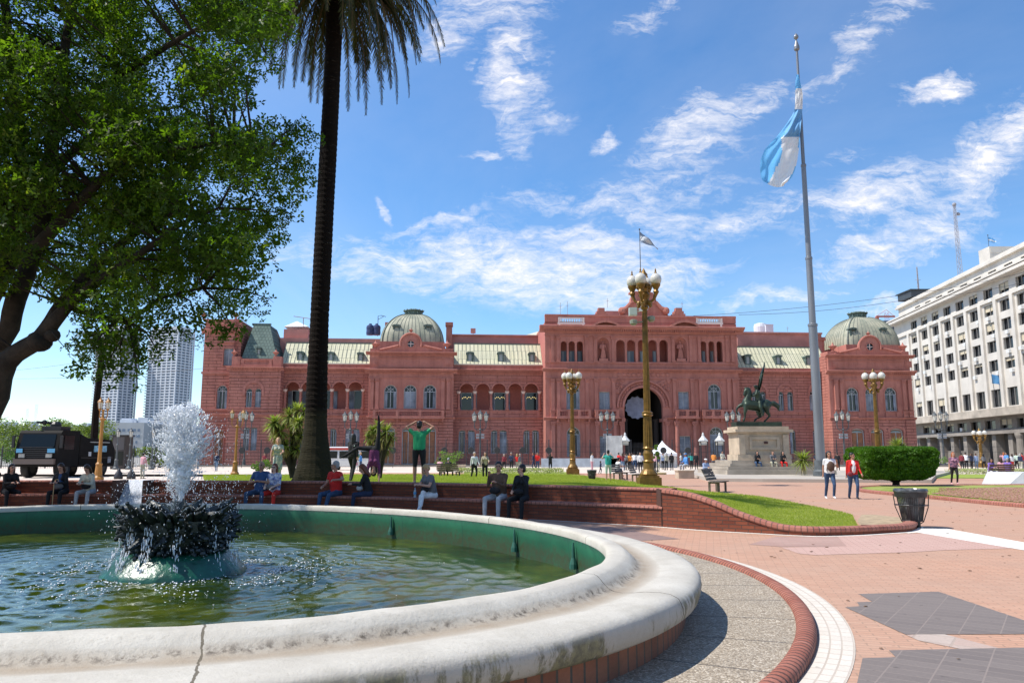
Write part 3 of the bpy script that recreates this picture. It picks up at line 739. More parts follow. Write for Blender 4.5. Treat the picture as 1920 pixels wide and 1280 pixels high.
def grass(name, faces, dens, h, label):
    V = []; F = []; rg = random.Random(2)
    for (a, b, c, d) in faces:
        a, b, c, d = map(Vector, (a, b, c, d)); ar = ((b-a).cross(d-a)).length; Y = max(8, a.y); n = dens*ar*min(1, (17/Y)**2.2)
        n = int(n)+(rg.random() < n % 1)
        for _ in range(n):
            u, v = rg.random(), rg.random(); p = a.lerp(b, u).lerp(d.lerp(c, u), v); hh = h*rg.uniform(.5, 1.2)*max(1, (Y/18)); w = .004*Y/12
            an = rg.uniform(0, PI); dx, dy = math.cos(an)*w, math.sin(an)*w; lx, ly = rg.gauss(0, .5)*hh, rg.gauss(0, .5)*hh; k = len(V)
            V += [(p.x-dx, p.y-dy, p.z-.005), (p.x+dx, p.y+dy, p.z-.005), (p.x+lx, p.y+ly, p.z+hh)]; F.append((k, k+1, k+2))
    o = npmesh(name, np.array(V), np.array(F), M_blade); return tag(o, label, 'grass', None, 'stuff')
grass('grass', [[LV[i] for i in f] for f in LF], 1500, .035, 'short sunlit grass of the raised lawn behind the brick walls')
flat('bare_earth', [gnd(1608, 985), gnd(1616, 972), gnd(1640, 972), gnd(1700, 979), gnd(1706, 989), gnd(1660, 993), gnd(1612, 992)], .1, mat('bare_earth', (.36, .27, .17), .95, var=.25, vscale=6, bump=.5))

# right flower bed
M_soil = mat('turned_soil', (.26, .13, .085), .95, var=.45, vscale=9, bump=1.0, bscale=14, col2=(.40, .23, .16))
bedk = catmull([tuple(gnd(x, y)[:2]) for x, y in ((1990, 912), (1850, 912), (1760, 913), (1700, 914), (1650, 914), (1612, 917), (1622, 922.5), (1690, 929.5), (1750, 935), (1850, 945), (1940, 953), (2050, 964))], 8)
b, uv = sweep(bedk, lambda i, s: [(-.10, .0), (-.10, .09), (-.04, .13), (.05, .13), (.11, .08), (.11, 0)], side=-1); 
tag(b.build('bed_kerb', M_cop, uv=uv), kind='structure')
flat('bed_grass', [(p.x, p.y) for p in bedk], .08, M_lawn)
flat('flower_bed_soil', [gnd(1745, 924, .1), gnd(1800, 917.5, .1), gnd(1870, 912.5, .1), gnd(1990, 914, .1), gnd(2050, 952, .1), gnd(1920, 941, .1), gnd(1840, 934, .1), gnd(1780, 928.5, .1)], .10, M_soil)
Bq = [(gnd(x, y, .085), ) for x, y in ((1630, 919), (1990, 914), (2050, 955), (1700, 928))]
grass('grass', [[tuple(q[0]) for q in Bq]], 230, .035, 'strip of grass round the brown soil bed at the far right')
# clods
P = []; R = []
for k in range(2600):
    u, v = rg.random(), rg.random(); p = gnd(1760+u*250, 914+v*(12+u*26), .1); s = rg.uniform(.01, .035); P.append((p.x, p.y, .105)); R.append((s, s, s*.6))
tag(blobs('soil_clods', P, R, M_soil), 'crumbled brown soil in the bed at the far right', 'soil', None, 'stuff')
b, uv = sweep(bedk, lambda i, s: [(.11, .005), (.30, .005)], side=-1); tag(b.build('bed_border', MATS['white_border'], uv=uv), kind='structure')
# strips of red gravel, grass and bedding beyond the lawn
flat('red_gravel_strip', [gnd(640, 892.5), gnd(1150, 892.5), gnd(1150, 887), gnd(640, 886)], .008, mat('red_gravel', (.46, .24, .16), .95, var=.2, vscale=2))
flat('far_grass_strip', [gnd(870, 888.5), gnd(1085, 889.5), gnd(1085, 884.5), gnd(870, 884)], .012, mat('far_grass', (.24, .30, .04), .95, var=.2, vscale=2))
flat('far_grass_strip', [gnd(1735, 896.5), gnd(1990, 897), gnd(1990, 889), gnd(1735, 889)], .012, MATS['far_grass'])
flat('red_gravel_strip', [gnd(1735, 899), gnd(1990, 900), gnd(1990, 897.5), gnd(1735, 897)], .008, MATS['red_gravel'])
# white-flowered bedding
M_bed = leafmat('bedding_leaves', (.20, .24, .06), (.42, .42, .22), .2, (.75, .72, .6), 5, .7)
def bedding(p0, p1, wd, label, n=4200, h=.45):
    V = []; F = []; rr = random.Random(3)
    for _ in range(n):
        t = rr.random(); p = p0.lerp(p1, t); y = p.y+rr.uniform(0, wd); z = rr.random()**.6*h; s = rr.uniform(.03, .075)
        c = Vector((p.x+rr.gauss(0, .04), y, z)); a = Vector((rr.gauss(0, 1), rr.gauss(0, 1), rr.gauss(0, 1))).normalized()*s; bq = a.orthogonal().normalized()*s*.7; k = len(V)
        V += [c-a, c+bq, c+a, c-bq]; F.append((k, k+1, k+2, k+3))
    return tag(npmesh('flower_bedding', np.array([tuple(v) for v in V]), np.array(F), M_bed), label, 'flowers', None, 'stuff')
bedding(gnd(858, 887), gnd(1058, 888), 2.0, 'low bed of pale green and white flowers in front of the palace fence')
bedding(gnd(1795, 889), gnd(1990, 890), 1.8, 'low bed of white flowers on the right before the ministry')
# ================================================================ PINK PALACE
PO = at(960, 852, 120); PO.z = 0
PB = .073
PP = Plane(PO, PB)
palace = thing('government_palace', 'long pink palace with domed pavilions, loggias and a great central arch, beyond the plaza', 'palace', PO, PB)
X = lambda px, y=0, py=760: PP.uz(px, py, y)[0]
Z = lambda px, py, y=0: PP.uz(px, py, y)[1]
def wallmat(name, c1, c2, rust):
    m = bpy.data.materials.new(name); m.use_nodes = True; T = NT(m.node_tree); b = T.n['Principled BSDF']; b.inputs['Roughness'].default_value = .85; b.inputs['Specular IOR Level'].default_value = .2
    ob = T.new('ShaderNodeTexCoord').outputs['Object']; x, y, z = T.xyz(ob)
    n = T.noise(ob, .5, 8, .65); n2 = T.noise(T.mapping(ob, (1.2, 1.2, .18)), 1.3, 8, .7)
    c = T.mix(T.ramp(n, [(.3, 0.), (.7, 1.)]), c1, c2)
    c = T.mix(T.ramp(n2, [(.46, 0.), (.72, .6)]), c, tuple(.62*q for q in c1))
    h = T.noise(ob, 6, 4, .6)
    if rust:
        br = T.new('ShaderNodeTexBrick'); T.put(br.inputs['Vector'], T.comb(T.math('ADD', x, y), z, 0)); br.offset = .5
        for k, v in (('Scale', 1), ('Mortar Size', .035), ('Mortar Smooth', .2), ('Brick Width', 2.3), ('Row Height', .46)): br.inputs[k].default_value = v
        c = T.mix(T.math('MULTIPLY', br.outputs['Fac'], .8), c, tuple(.28*q for q in c1)); h = T.math('MULTIPLY_ADD', br.outputs['Fac'], -3, h)
    T.put(b.inputs['Base Color'], c)
    bn = T.new('ShaderNodeBump'); bn.inputs['Strength'].default_value = .7; bn.inputs['Distance'].default_value = .05; T.put(bn.inputs['Height'], h); T.put(b.inputs['Normal'], bn.outputs[0])
    MATS[name] = m; return m
M_pk = wallmat('pink_render', (.38, .148, .115), (.51, .215, .172), False)
M_rs = wallmat('rusticated_pink_render', (.38, .148, .115), (.51, .215, .172), True)
M_in = mat('loggia_interior', (.46, .16, .13), .9, var=.08)
M_cap = mat('pale_capital', (.70, .55, .48), .8)
M_glass = mat('palace_glass', (.012, .015, .02), .12, spec=.7)
M_shut = mat('grey_blue_shutters', (.22, .25, .30), .7, var=.45, vscale=.6)
M_frame = mat('grey_window_frame', (.46, .48, .50), .6)
M_void = mat('dark_interior', (.03, .022, .02), .9)  # vestibule parts: missing light painted as near-black; plain dark on aerial and cord
M_wood = mat('varnished_door_wood', (.30, .12, .055), .5, var=.25, vscale=2)
M_roof = brickmat('weathered_zinc_roof', (.60, .57, .38), (.68, .64, .45), (.24, .25, .19), .62, 1.5, .03, 'Object', vec='xz', dirt=(.38, .40, .31), dscale=.5, bump=.3, damt=.4)
M_slate = brickmat('dark_green_zinc', (.085, .135, .12), (.11, .165, .145), (.03, .05, .045), .5, .5, .05, 'Object', vec='xz', dirt=(.17, .22, .19), dscale=.7, bump=.5)
M_dome = mat('dome_zinc', (.24, .255, .19), .6, col2=(.44, .42, .31), vscale=.6)
M_seam = mat('dark_seam', (.12, .14, .12), .6)
def pt(name, b, m, parent=palace, **k): return b.build(name, m, parent, **k)
def sect(px0, px1, rows, yf, holes=(), th=.6, name='wall'):
    """rows: (ytop, ybot, material); holes: polygons in (x,z) already local"""
    x0, x1 = X(px0, yf), X(px1, yf); pm = (px0+px1)/2
    for (yt, yb, m) in rows:
        z0 = Z(pm, yb, yf) if yb else -.1; z1 = Z(pm, yt, yf)
        hs = [h for h in holes if z0-.01 <= min(p[1] for p in h)+.0 and max(p[1] for p in h) < z1+.01]
        pt(name, MB().plate(rect(x0, x1, z0, z1), hs, yf, yf+th), m)
def hole(px0, px1, yt, yb, yf, k=1.0):
    x0, x1 = X(px0, yf), X(px1, yf); pm = (px0+px1)/2; z0 = Z(pm, yb, yf) if yb else .12; z1 = Z(pm, yt, yf)
    return archpoly(x0, x1, z0, z1, k) if k else rect(x0, x1, z0, z1)
def bb(h): xs = [p[0] for p in h]; zs = [p[1] for p in h]; return min(xs), max(xs), min(zs), max(zs)
def window(h, yf, style='shut', open_=None, k=1.0, rec=.28, surround=True):
    """a window set in opening h: frame > pane, shutters"""
    x0, x1, z0, z1 = bb(h); w = x1-x0; fw = max(.06, w*.06); cx = (x0+x1)/2; y = yf+rec
    inner = archpoly(x0+fw, x1-fw, z0+fw, z1-fw, k) if k else rect(x0+fw, x1-fw, z0+fw, z1-fw)
    b = MB().plate(h, [inner], y, y+.1); zs = z1-(w/2)*k if k else z1
    b.box(cx-.04, cx+.04, y-.012, y+.09, z0+fw, (zs if k else z1-fw)-.0)
    b.box(x0+fw, x1-fw, y-.016, y+.085, zs-.14 if k else z0+(z1-z0)*.78, (zs-.06) if k else z0+(z1-z0)*.78+.08)
    if k > .5 and w > 1.5:
        for a in (45, 90, 135): q = math.radians(a); r = w/2-fw; b.tube([(cx, y+.03, zs), (cx+r*math.cos(q), y+.03, zs+r*math.sin(q))], .03, 5)
        b.tube([(cx+w*.22*math.cos(PI*i/8), y+.03, zs+w*.22*math.sin(PI*i/8)) for i in range(9)], .03, 5)
    f = pt('window', b, M_frame)
    pt('pane', MB().plate(inner, [], y+.06, y+.10), M_wood if style == 'door' else M_glass, f)
    if style == 'shut':
        o = random.random() if open_ is None else open_
        top = zs-.14 if k else z1-fw-.05
        for sd in (-1, 1):
            if o > .75 and sd > 0: continue
            xa, xb = (x0+fw, cx-.05) if sd < 0 else (cx+.05, x1-fw)
            if o < .35: xa, xb = ((x0+fw, x0+fw+w*.2) if sd < 0 else (x1-fw-w*.2, x1-fw))
            bq = MB().box(xa, xb, y-.05, y-.02, z0+fw, top)
            n = int((top-z0)/.16)
            for i in range(n): z = z0+fw+(top-z0-fw)*(i+.3)/n; bq.box(xa+.05, xb-.05, y-.065, y-.05, z, z+.07)
            pt('shutter', bq, M_shut, f)
    if style == 'door':
        bq = MB()
        for sd in (-1, 1):
            xa, xb = (x0+fw*1.5, cx-.05) if sd < 0 else (cx+.05, x1-fw*1.5)
            for (a, c) in ((.06, .34), (.38, .62), (.66, .94)): bq.box(xa+.08, xb-.08, y+.0, y+.055, z0+(zs-z0)*a, z0+(zs-z0)*c)
        pt('door_panel', bq, M_wood, f)
        if k: pt('fanlight', MB().plate(archpoly(x0+fw*2, x1-fw*2, zs-.2, z1-fw*2, k), [], y+.03, y+.05), mat('fanlight_glass', (.16, .22, .22), .2), f)
    if surround:
        s = .16*max(1, w/1.6); outer = archpoly(x0-s, x1+s, z0, z1+s, k) if k else rect(x0-s, x1+s, z0, z1+s)
        inn = [(p[0], p[1]+.001) for p in h]
        pt('window_surround', MB().plate(outer, [], yf-.07, yf-.005) if 0 else ringplate(outer, h, yf-.08, yf+.02), M_pk)
    return f
def ringplate(outer, inner, y0, y1):
    x0, x1, z0, z1 = bb(inner); inn = [(x, z+(.002 if z <= z0+1e-6 else 0)) for x, z in inner]
    o = [(x, z-(.002 if z <= z0+1e-6 else 0)) for x, z in outer]
    return MB().plate(o, [inn], y0, y1)
def cornice(px0, px1, yt, yb, yf, proj=.5, dent=True, ends=(1, 1), name='cornice', m=None):
    x0, x1 = X(px0, yf), X(px1, yf); pm = (px0+px1)/2; z1, z0 = Z(pm, yt, yf), Z(pm, yb, yf); h = z1-z0
    b = MB().prism([(yf+.02, z0), (yf-proj*.15, z0), (yf-proj*.2, z0+h*.3), (yf-proj*.75, z0+h*.55), (yf-proj*.8, z0+h*.7), (yf-proj, z0+h*.75), (yf-proj, z1-h*.06), (yf-proj*.9, z1), (yf+.02, z1+.03)], x0-proj*.7*ends[0], x1+proj*.7*ends[1])
    if dent and h > .3:
        s = .34; n = int((x1-x0)/s)
        for i in range(n): b.box(x0+i*s+.08, x0+i*s+.25, yf-proj*.62, yf-proj*.16, z0+h*.18, z0+h*.46)
    return pt(name, b, m or M_pk)
def band(px0, px1, yt, yb, yf, proj=.12, name='string_course'):
    x0, x1 = X(px0, yf), X(px1, yf); pm = (px0+px1)/2
    return pt(name, MB().box(x0-proj*.5, x1+proj*.5, yf-proj, yf+.01, Z(pm, yb, yf), Z(pm, yt, yf)), M_pk)
def balus(px0, px1, yt, yb, yf, proj=.0, peds=2, step=.28, brackets=False, m=None, name='balustrade', thin=.055):
    x0, x1 = X(px0, yf), X(px1, yf); pm = (px0+px1)/2; z1, z0 = Z(pm, yt, yf), Z(pm, yb, yf); h = z1-z0; ya, yb2 = yf-proj-.02, yf-proj+.20
    b = MB().box(x0, x1, ya-.05, yb2+.05, z1-.16, z1).box(x0, x1, ya-.02, yb2+.02, z0, z0+.16)
    pw = .42
    xs = [x0+pw/2+(x1-x0-pw)*i/(peds-1) for i in range(peds)]
    for x in xs: b.box(x-pw/2, x+pw/2, ya-.07, yb2+.07, z0-.003, z1+.04)
    if proj:
        b.box(x0-.1, x1+.1, yf-proj-.12, yf+.01, z0-.28, z0-.004)
        for x in xs: b.box(x-.14, x+.14, yf-proj*.7, yf, z0-.75, z0-.284)
        b.box(x0, x0+.2, yf-proj, yf, z0, z1-.02); b.box(x1-.2, x1, yf-proj, yf, z0, z1-.02)
    for a, c in zip(xs, xs[1:]):
        n = max(2, int((c-a-pw)/step)); d = (c-a-pw)/n
        for i in range(n):
            b.lathe([(thin*.8, z0+.16), (thin*1.5, z0+.16+h*.2), (thin*.7, z0+h*.6), (thin*.95, z1-.16)], (a+pw/2+d*(i+.5), (ya+yb2)/2, 0), 5, False)
    return pt(name, b, m or M_pk)
def pil(px, wpx, yt, yb, yf, proj=.30, round_=False):
    cx = X(px, yf); w = wpx*120/FPX; z1 = Z(px, yt, yf); z0 = Z(px, yb, yf) if yb else 0; h = z1-z0
    b = MB()
    if round_: b.lathe([(w*.5, z0+.25), (w*.5, z0+h*.3), (w*.43, z1-.55)], (cx, yf-proj, 0), 12); proj += .2
    else:
        b.box(cx-w/2, cx+w/2, yf-proj, yf+.01, z0+.3, z1-.6)
        b.box(cx-w/2+.1, cx+w/2-.1, yf-proj-.03, yf-proj+.01, z0+.6, z0+h*.28)
    b.box(cx-w*.62, cx+w*.62, yf-proj-.10, yf+.01, z0, z0+.3)
    b.add(*capit(cx, w, yf, proj, z1)); b.box(cx-w*.72, cx+w*.72, yf-proj-.16, yf+.01, z1-.1, z1+.002)
    r = random.Random(int(px))
    for i in range(7): b.ball((cx+w*(i/6-.5)*1.05, yf-proj-.07, z1-.35+.12*(i % 2)), (.09, .08, .13), 6, 4)
    return pt('column' if round_ else 'pilaster', b, M_pk)
def capit(cx, w, yf, proj, z1):
    z0 = z1-.6; a, c = w*.5, w*.66
    return [(cx-a, yf-proj, z0), (cx+a, yf-proj, z0), (cx+a, yf, z0), (cx-a, yf, z0), (cx-c, yf-proj-.12, z1-.1), (cx+c, yf-proj-.12, z1-.1), (cx+c, yf, z1-.1), (cx-c, yf, z1-.1)], \
        [(0, 3, 2, 1), (4, 5, 6, 7), (0, 1, 5, 4), (1, 2, 6, 5), (2, 3, 7, 6), (3, 0, 4, 7)]
def urn(px, py, yf, s=1.0):
    cx, z = PP.uz(px, py, yf); pt('urn', MB().lathe([(.30*s, 0), (.34*s, .12*s), (.14*s, .22*s), (.14*s, .32*s), (.42*s, .62*s), (.62*s, .80*s), (.66*s, .92*s), (.35*s, 1.0*s), (.15*s, 1.2*s), (.06*s, 1.5*s)], (cx, yf+.4, z), 12), M_pk, smooth=False)
def box(name, px0, px1, yt, yb, y0, y1, m, parent=palace, pull=0):
    pm = (px0+px1)/2; return pt(name, MB().box(X(px0, y0), X(px1, y0), y0+pull, y1, (Z(pm, yb, y0) if yb else -.1), Z(pm, yt, y0)), m, parent)
def roofslope(px0, px1, yg, yr, yf, yb, m, seams=True, dorm=(), lean=0):
    pm = (px0+px1)/2; x0, x1 = X(px0, yf), X(px1, yf); z0 = Z(pm, yg, yf); z1 = Z(pm, yr, yb)
    b = MB().add([(x0, yf, z0), (x1, yf, z0), (x1, yb, z1), (x0, yb, z1), (x0, yb, z0), (x1, yb, z0)], [(0, 1, 2, 3), (0, 3, 4), (1, 5, 2), (3, 2, 5, 4)])
    r = pt('mansard_roof', b, m)
    d = Vector((0, yb-yf, z1-z0)); nrm = Vector((0, -(z1-z0), yb-yf)).normalized()
    b = MB(); n = int((x1-x0)/.62)
    for i in range(n+1):
        x = x0+(x1-x0)*i/n; a = Vector((x, yf, z0)); c = a+d; q = nrm*.05
        b.add([a+Vector((-.022, 0, 0)), a+Vector((.022, 0, 0)), c+Vector((.022, 0, 0)), c+Vector((-.022, 0, 0)), a+Vector((-.022, 0, 0))+q, a+Vector((.022, 0, 0))+q, c+Vector((.022, 0, 0))+q, c+Vector((-.022, 0, 0))+q],
              [(4, 5, 6, 7), (0, 4, 7, 3), (1, 2, 6, 5), (0, 1, 5, 4)])
    pt('roof_seams', b, M_seam, r)
    pt('roof_ridge', MB().box(x0-.1, x1+.1, yb-.12, yb+.15, z1-.05, z1+.12), M_seam, r)
    for (dx, dy0, dy1) in dorm: dormer(dx, dy0, dy1, yf, z0, z1, yb)
def dormer(px, yt, yb_, yf, z0, z1, yb, s=1.0):
    y = yf+.5; cx = X(px, y); a, c = Z(px, yb_, y), Z(px, yt, y); w = .5*s*(c-a)*.55
    b = MB().plate(archpoly(cx-w, cx+w, a-.1, c-.15, .5, 8), [archpoly(cx-w*.5, cx+w*.5, a+.35, c-.35, .6, 8)], y, y+.15)
    b.box(cx-w, cx+w, y+.15, yb, a-.3, c-.42)
    b.plate(archpoly(cx-w*1.18, cx+w*1.18, c-.32, c, .28, 8), [], y-.15, y+(c-z0)/(z1-z0)*(yb-yf)*.95)
    d = pt('dormer', b, M_slate); pt('dormer_window', MB().plate(archpoly(cx-w*.5, cx+w*.5, a+.35, c-.35, .6, 8), [], y+.08, y+.12), mat('dormer_glass', (.30, .33, .33), .3), d)
def niche(px0, px1, yt, yb, yf):
    h = hole(px0, px1, yt, yb, yf); return h
def nichewall(h, yf):
    x0, x1, z0, z1 = bb(h); r = (x1-x0)/2; cx = (x0+x1)/2; zs = z1-r; b = MB(); n = 10; V = []; F = []
    for j in range(2):
        for i in range(n+1): a = PI*i/n; V.append((cx-r*math.cos(a), yf+.05+r*math.sin(a)*.9, z0 if j == 0 else zs))
    for k in range(1, 6):
        ph = PI/2*k/5
        for i in range(n+1): a = PI*i/n; V.append((cx-r*math.cos(a)*math.cos(ph), yf+.05+r*.9*math.sin(a)*math.cos(ph), zs+r*math.sin(ph)))
    for j in range(6):
        for i in range(n): o = j*(n+1)+i; F.append((o, o+1, o+n+2, o+n+1))
    b.add(V, F); pt('niche', b, M_pk, smooth=True)
    pt('niche_plinth', MB().box(cx-.7, cx+.7, yf-.12, yf+.9, z0-.15, z0+.35), M_pk)
    H = (zs-z0)*1.05; k = H/1.75; q = lambda x, y, z: (cx+x*k, yf+.38+y*k, z0+.35+z*k)
    pr = [('c', q(0, 0, .05), .26*k, q(0, 0, .9), .17*k, 's'), ('c', q(-.02, -.03, .9), .18*k, q(0, 0, 1.3), .19*k, 's'), ('c', q(-.19, 0, 1.36), .08*k, q(.19, 0, 1.36), .08*k, 's'), ('c', q(0, 0, 1.4), .06*k, q(0, 0, 1.5), .06*k, 's'), ('e', q(0, -.01, 1.62), (.1*k, .11*k, .13*k), None, 's'),
          ('c', q(-.24, 0, 1.34), .075*k, q(-.34, -.1, 1.05), .06*k, 's'), ('c', q(-.34, -.1, 1.05), .06*k, q(-.12, -.25, .98), .05*k, 's'), ('c', q(.24, 0, 1.34), .075*k, q(.33, -.02, 1.02), .06*k, 's'), ('c', q(.33, -.02, 1.02), .055*k, q(.28, -.18, .82), .045*k, 's'),
          ('c', q(.2, -.1, .1), .1*k, q(.12, -.14, .8), .07*k, 's'), ('c', q(-.2, -.08, .1), .1*k, q(-.1, -.16, .95), .06*k, 's')]
    body('niche_statue', pr, .07, {'*': M_pk}, palace)
def pane_back(px0, px1, yt, yb, y, m): pass

yA, yB, yC, yD, yF, yG, yH = -1.0, -2.5, 0.0, -2.5, -3.5, 0.0, -3.0
# --- A: tall left corner block
hs = [hole(414, 432, 653, 685, yA, 0), hole(405, 425, 722, 767, yA), hole(404, 422, 806, 0, yA, 0)]
sect(376, 433, [(598, 779, M_rs), (779, 0, M_rs)], yA, hs)
window(hs[0], yA, open_=.5, k=0); window(hs[1], yA, open_=.2); window(hs[2], yA, 'door', k=0)
box('wing_body', 376, 444, 600, 0, yA, 14, M_rs, pull=.6)
cornice(376, 444, 617, 626, yA, .6, ends=(1, 0)); band(374, 430, 606, 609, yA); band(376, 430, 697, 701, yA, .25); band(376, 430, 766, 769, yA, .2); cornice(376, 428, 775, 781, yA, .35, False, ends=(1, 0)); band(403, 428, 791, 795, yA, .25, 'door_hood'); band(409, 433, 640, 643, yA, .25, 'window_hood')
pt('parapet', MB().box(X(376), X(440), 1, 1.3, Z(400, 602), Z(400, 596)), M_pk)
for p in (381, 441): urn(p, 598, yA+1, .8)
# --- B: pavilion under the dark mansard
hs = [hole(460, 471.5, 728, 763, yB), hole(477, 488.5, 728, 763, yB), hole(458.5, 470, 801, 844, yB, .4), hole(472.5, 484.5, 801, 844, yB, .4)]
sect(427, 524, [(690, 779, M_rs), (779, 0, M_rs)], yB, hs)
for h, o in zip(hs, (.2, .5, .1, .5)): window(h, yB, open_=o, k=1.0 if h in hs[:2] else .4, surround=False)
ho = hole(455, 493, 714, 742, yB); x0, x1, z0, z1 = bb(ho)
pt('blind_arch', ringplate(archpoly(x0-.12, x1+.12, z0, z1+.12), archpoly(x0+.25, x1-.25, z0, z1-.28), yB-.10, yB+.02), M_pk)
box('wing_body', 427, 524, 692, 0, yB, 12, M_rs, pull=.6)
cornice(427, 524, 687.5, 694, yB, .6); band(427, 524, 703, 705.5, yB, .12); cornice(427, 524, 776, 781.5, yB, .3, False); band(427, 524, 767, 769, yB, .15)
box('parapet', 432, 520, 672, 688, yB, yB+1.0, M_pk, pull=.15); balus(448, 506, 674, 683, yB, -.10, 2, .34)
for a, c in ((430, 446), (508, 524)): box('parapet_pier', a, c, 668, 688, yB, yB+1.3, M_pk, pull=.05)
for p in (438, 516): urn(p, 668, yB, .75)
z0, z1 = Z(480, 674, yB+1), Z(498, 609, yB+4); xa, xb = X(447.6, yB+1), X(516, yB+1); xc, xd = X(476, yB+4, 609), X(506, yB+4, 609)
pt('mansard_roof', MB().add([(xa, yB+1, z0), (xb, yB+1, z0), (xb, yB+12, z0), (xa, yB+12, z0), (xc, yB+4, z1), (xd, yB+4, z1), (xd, yB+9, z1), (xc, yB+9, z1)],
                            [(0, 1, 5, 4), (1, 2, 6, 5), (2, 3, 7, 6), (3, 0, 4, 7), (4, 5, 6, 7)]), M_slate)
pt('roof_ridge', MB().box(xc-.2, xd+.2, yB+3.9, yB+4.2, z1-.05, z1+.22).box(xc-.25, xc+.05, yB+3.9, yB+9, z1-.05, z1+.2), M_slate)
dormer(480, 650, 668, yB+.9, z0, z1, yB+3, .8)
# --- C and E: wings with loggias
def loggia(pxs, half, yt, yb, ysp, px0, px1, gw, yg, yr, ycor, ystr, ybal, doors, dorm, ytopw, gy0, gy1):
    yf = 0.0
    hs = [hole(p-half, p+half, yt, yb, yf) for p in pxs]; gh = [hole(a, c, gy0, gy1, yf, .35) for a, c in gw]
    sect(px0, px1, [(ytopw, ystr, M_rs), (ystr, 0, M_rs)], yf, hs+gh)
    for h in gh: window(h, yf, k=.35, surround=False)
    for a, c in zip(gw[::2], gw[1::2]):
        x0, x1, z0, z1 = bb(hole(a[0]-3, c[1]+3, gy0-5, gy0+8, yf, .35)); pt('window_hood', ringplate(archpoly(x0, x1, z0, z1, .35), archpoly(x0+.3, x1-.3, z0, z1-.35, .3), -.1, .02), M_pk)
    a, c = X(pxs[0]-half-3), X(pxs[-1]+half+3); zb = bb(hs[0])[2]; zt = bb(hs[0])[3]; X0, X1 = X(px0), X(px1); zr = Z((px0+px1)/2, ytopw)
    pt('wing_body', MB().box(X0, X1, .6, 12, -.1, zb-.02), M_pk)
    pt('loggia_wall', MB().box(X0, X1, 3.3, 12, zb-.02, zr-.05), M_in); pt('loggia_ceiling', MB().box(X0, X1, .6, 3.3, zt+.35, zr-.05), M_in)
    pt('loggia_end', MB().box(X0, a-.3, .6, 3.3, zb-.02, zt+.35).box(c+.3, X1, .6, 3.3, zb-.02, zt+.35) if 0 else MB().box(X0, a-.3, .6, 3.3, zb-.02, zt+.35), M_in); pt('loggia_end', MB().box(c+.3, X1, .6, 3.3, zb-.02, zt+.35), M_in)
    for p in [p0-half-(pxs[1]-pxs[0]-2*half)/2 for p0 in pxs]+[pxs[-1]+half+(pxs[1]-pxs[0]-2*half)/2]:
        x = X(p); zs = Z(p, ysp); b = MB().lathe([(.30, zb), (.30, zb+.3), (.2, zb+.4), (.17, zs-.3)], (x, -.06, 0), 10, False)
        cpl = pt('loggia_column', b, M_pk); pt('capital', MB().lathe([(.2, zs-.35), (.28, zs-.2), (.36, zs-.02), (.38, zs+.04)], (x, -.06, 0), 8), M_cap, cpl)
    for h in hs:
        x0, x1, z0, z1 = bb(h); s = .22; zs = z1-(x1-x0)/2
        pt('archivolt', MB().plate([(p[0], p[1]) for p in archpoly(x0-s, x1+s, zs, z1+s)], [[(q[0], q[1]+.002) for q in archpoly(x0, x1, zs, z1)]], -.12, .02), M_pk)
    for (p, w, ds) in doors:
        x0, x1 = X(p-w, 3.2), X(p+w, 3.2); z0, z1 = zb, Z(p, ysp+3, 3.2)
        d = pt('loggia_door', MB().plate(rect(x0-.12, x1+.12, z0, z1+.12), [rect(x0, x1, z0+.01, z1)], 3.15, 3.35), M_frame); pt('pane', MB().box(x0, x1, 3.26, 3.29, z0, z1), M_glass, d)
        for sd in ((x0-.85, x0-.1), (x1+.1, x1+.85)): pt('shutter', MB().box(*sd, 3.1, 3.16, z0+.05, z1), M_shut, d)
    balus(pxs[0]-half-3, pxs[-1]+half+3, ybal, ystr-1.0, yf, -.0, len(pxs)+1, .24, thin=.06)
    x0, x1 = X(px0), X(px1)
    cornice(px0, px1, ycor-3, ycor+5, yf, .75, ends=(0, 0)); cornice(px0, px1, ystr-1.5, ystr+3, yf, .3, False, ends=(0, 0))
    zd = Z((px0+px1)/2, ycor+17, yf); b = MB(); n = int((x1-x0)/.3)
    for i in range(n): b.box(x0+i*.3+.08, x0+i*.3+.21, -.12, .01, zd-.0, zd+.22)
    b.box(x0, x1, -.09, .01, zd+.224, zd+.34); pt('dentil_band', b, M_pk)
    box('gutter', px0, px1, yg, ycor-2.5, yf, 1.0, M_pk, pull=.05); box('gutter_cap', px0, px1, yg-1.5, yg+.5, yf, .35, mat('sunlit_gutter', (.62, .55, .46), .7), pull=-.05)  # cap is paler: sunlight along the gutter edge put into its colour
    roofslope(px0, px1, yg, yr, .4, 3.6, M_roof, dorm=dorm)
    for p in (px0+6, px1-6): pass
loggia([548, 577, 606, 636, 665.5], 12.3, 716, 766.5, 730, 524, 692, [(546, 558), (563, 575), (604, 616), (621, 633), (649, 661), (664, 676)], 682, 643, 692.5, 779, 767.5, [(556, 8, 0), (615, 7, 0), (671, 7, 0)], [(559, 658, 680), (617, 659, 680), (673, 660, 680)], 686, 803, 845)
loggia([875, 905.3, 935.6, 966, 996.3], 12.6, 719, 768.5, 734, 850, 1025, [(860.5, 873), (878, 891), (920.5, 932.5), (937, 950.5), (981, 992.8), (997.5, 1010.5)], 684, 645, 695.5, 783, 769.5, [(875, 9, 0), (937, 9, 0), (996, 9, 0)], [(880.6, 659, 681), (939, 659, 681), (997.5, 660, 681)], 688, 806, 850)
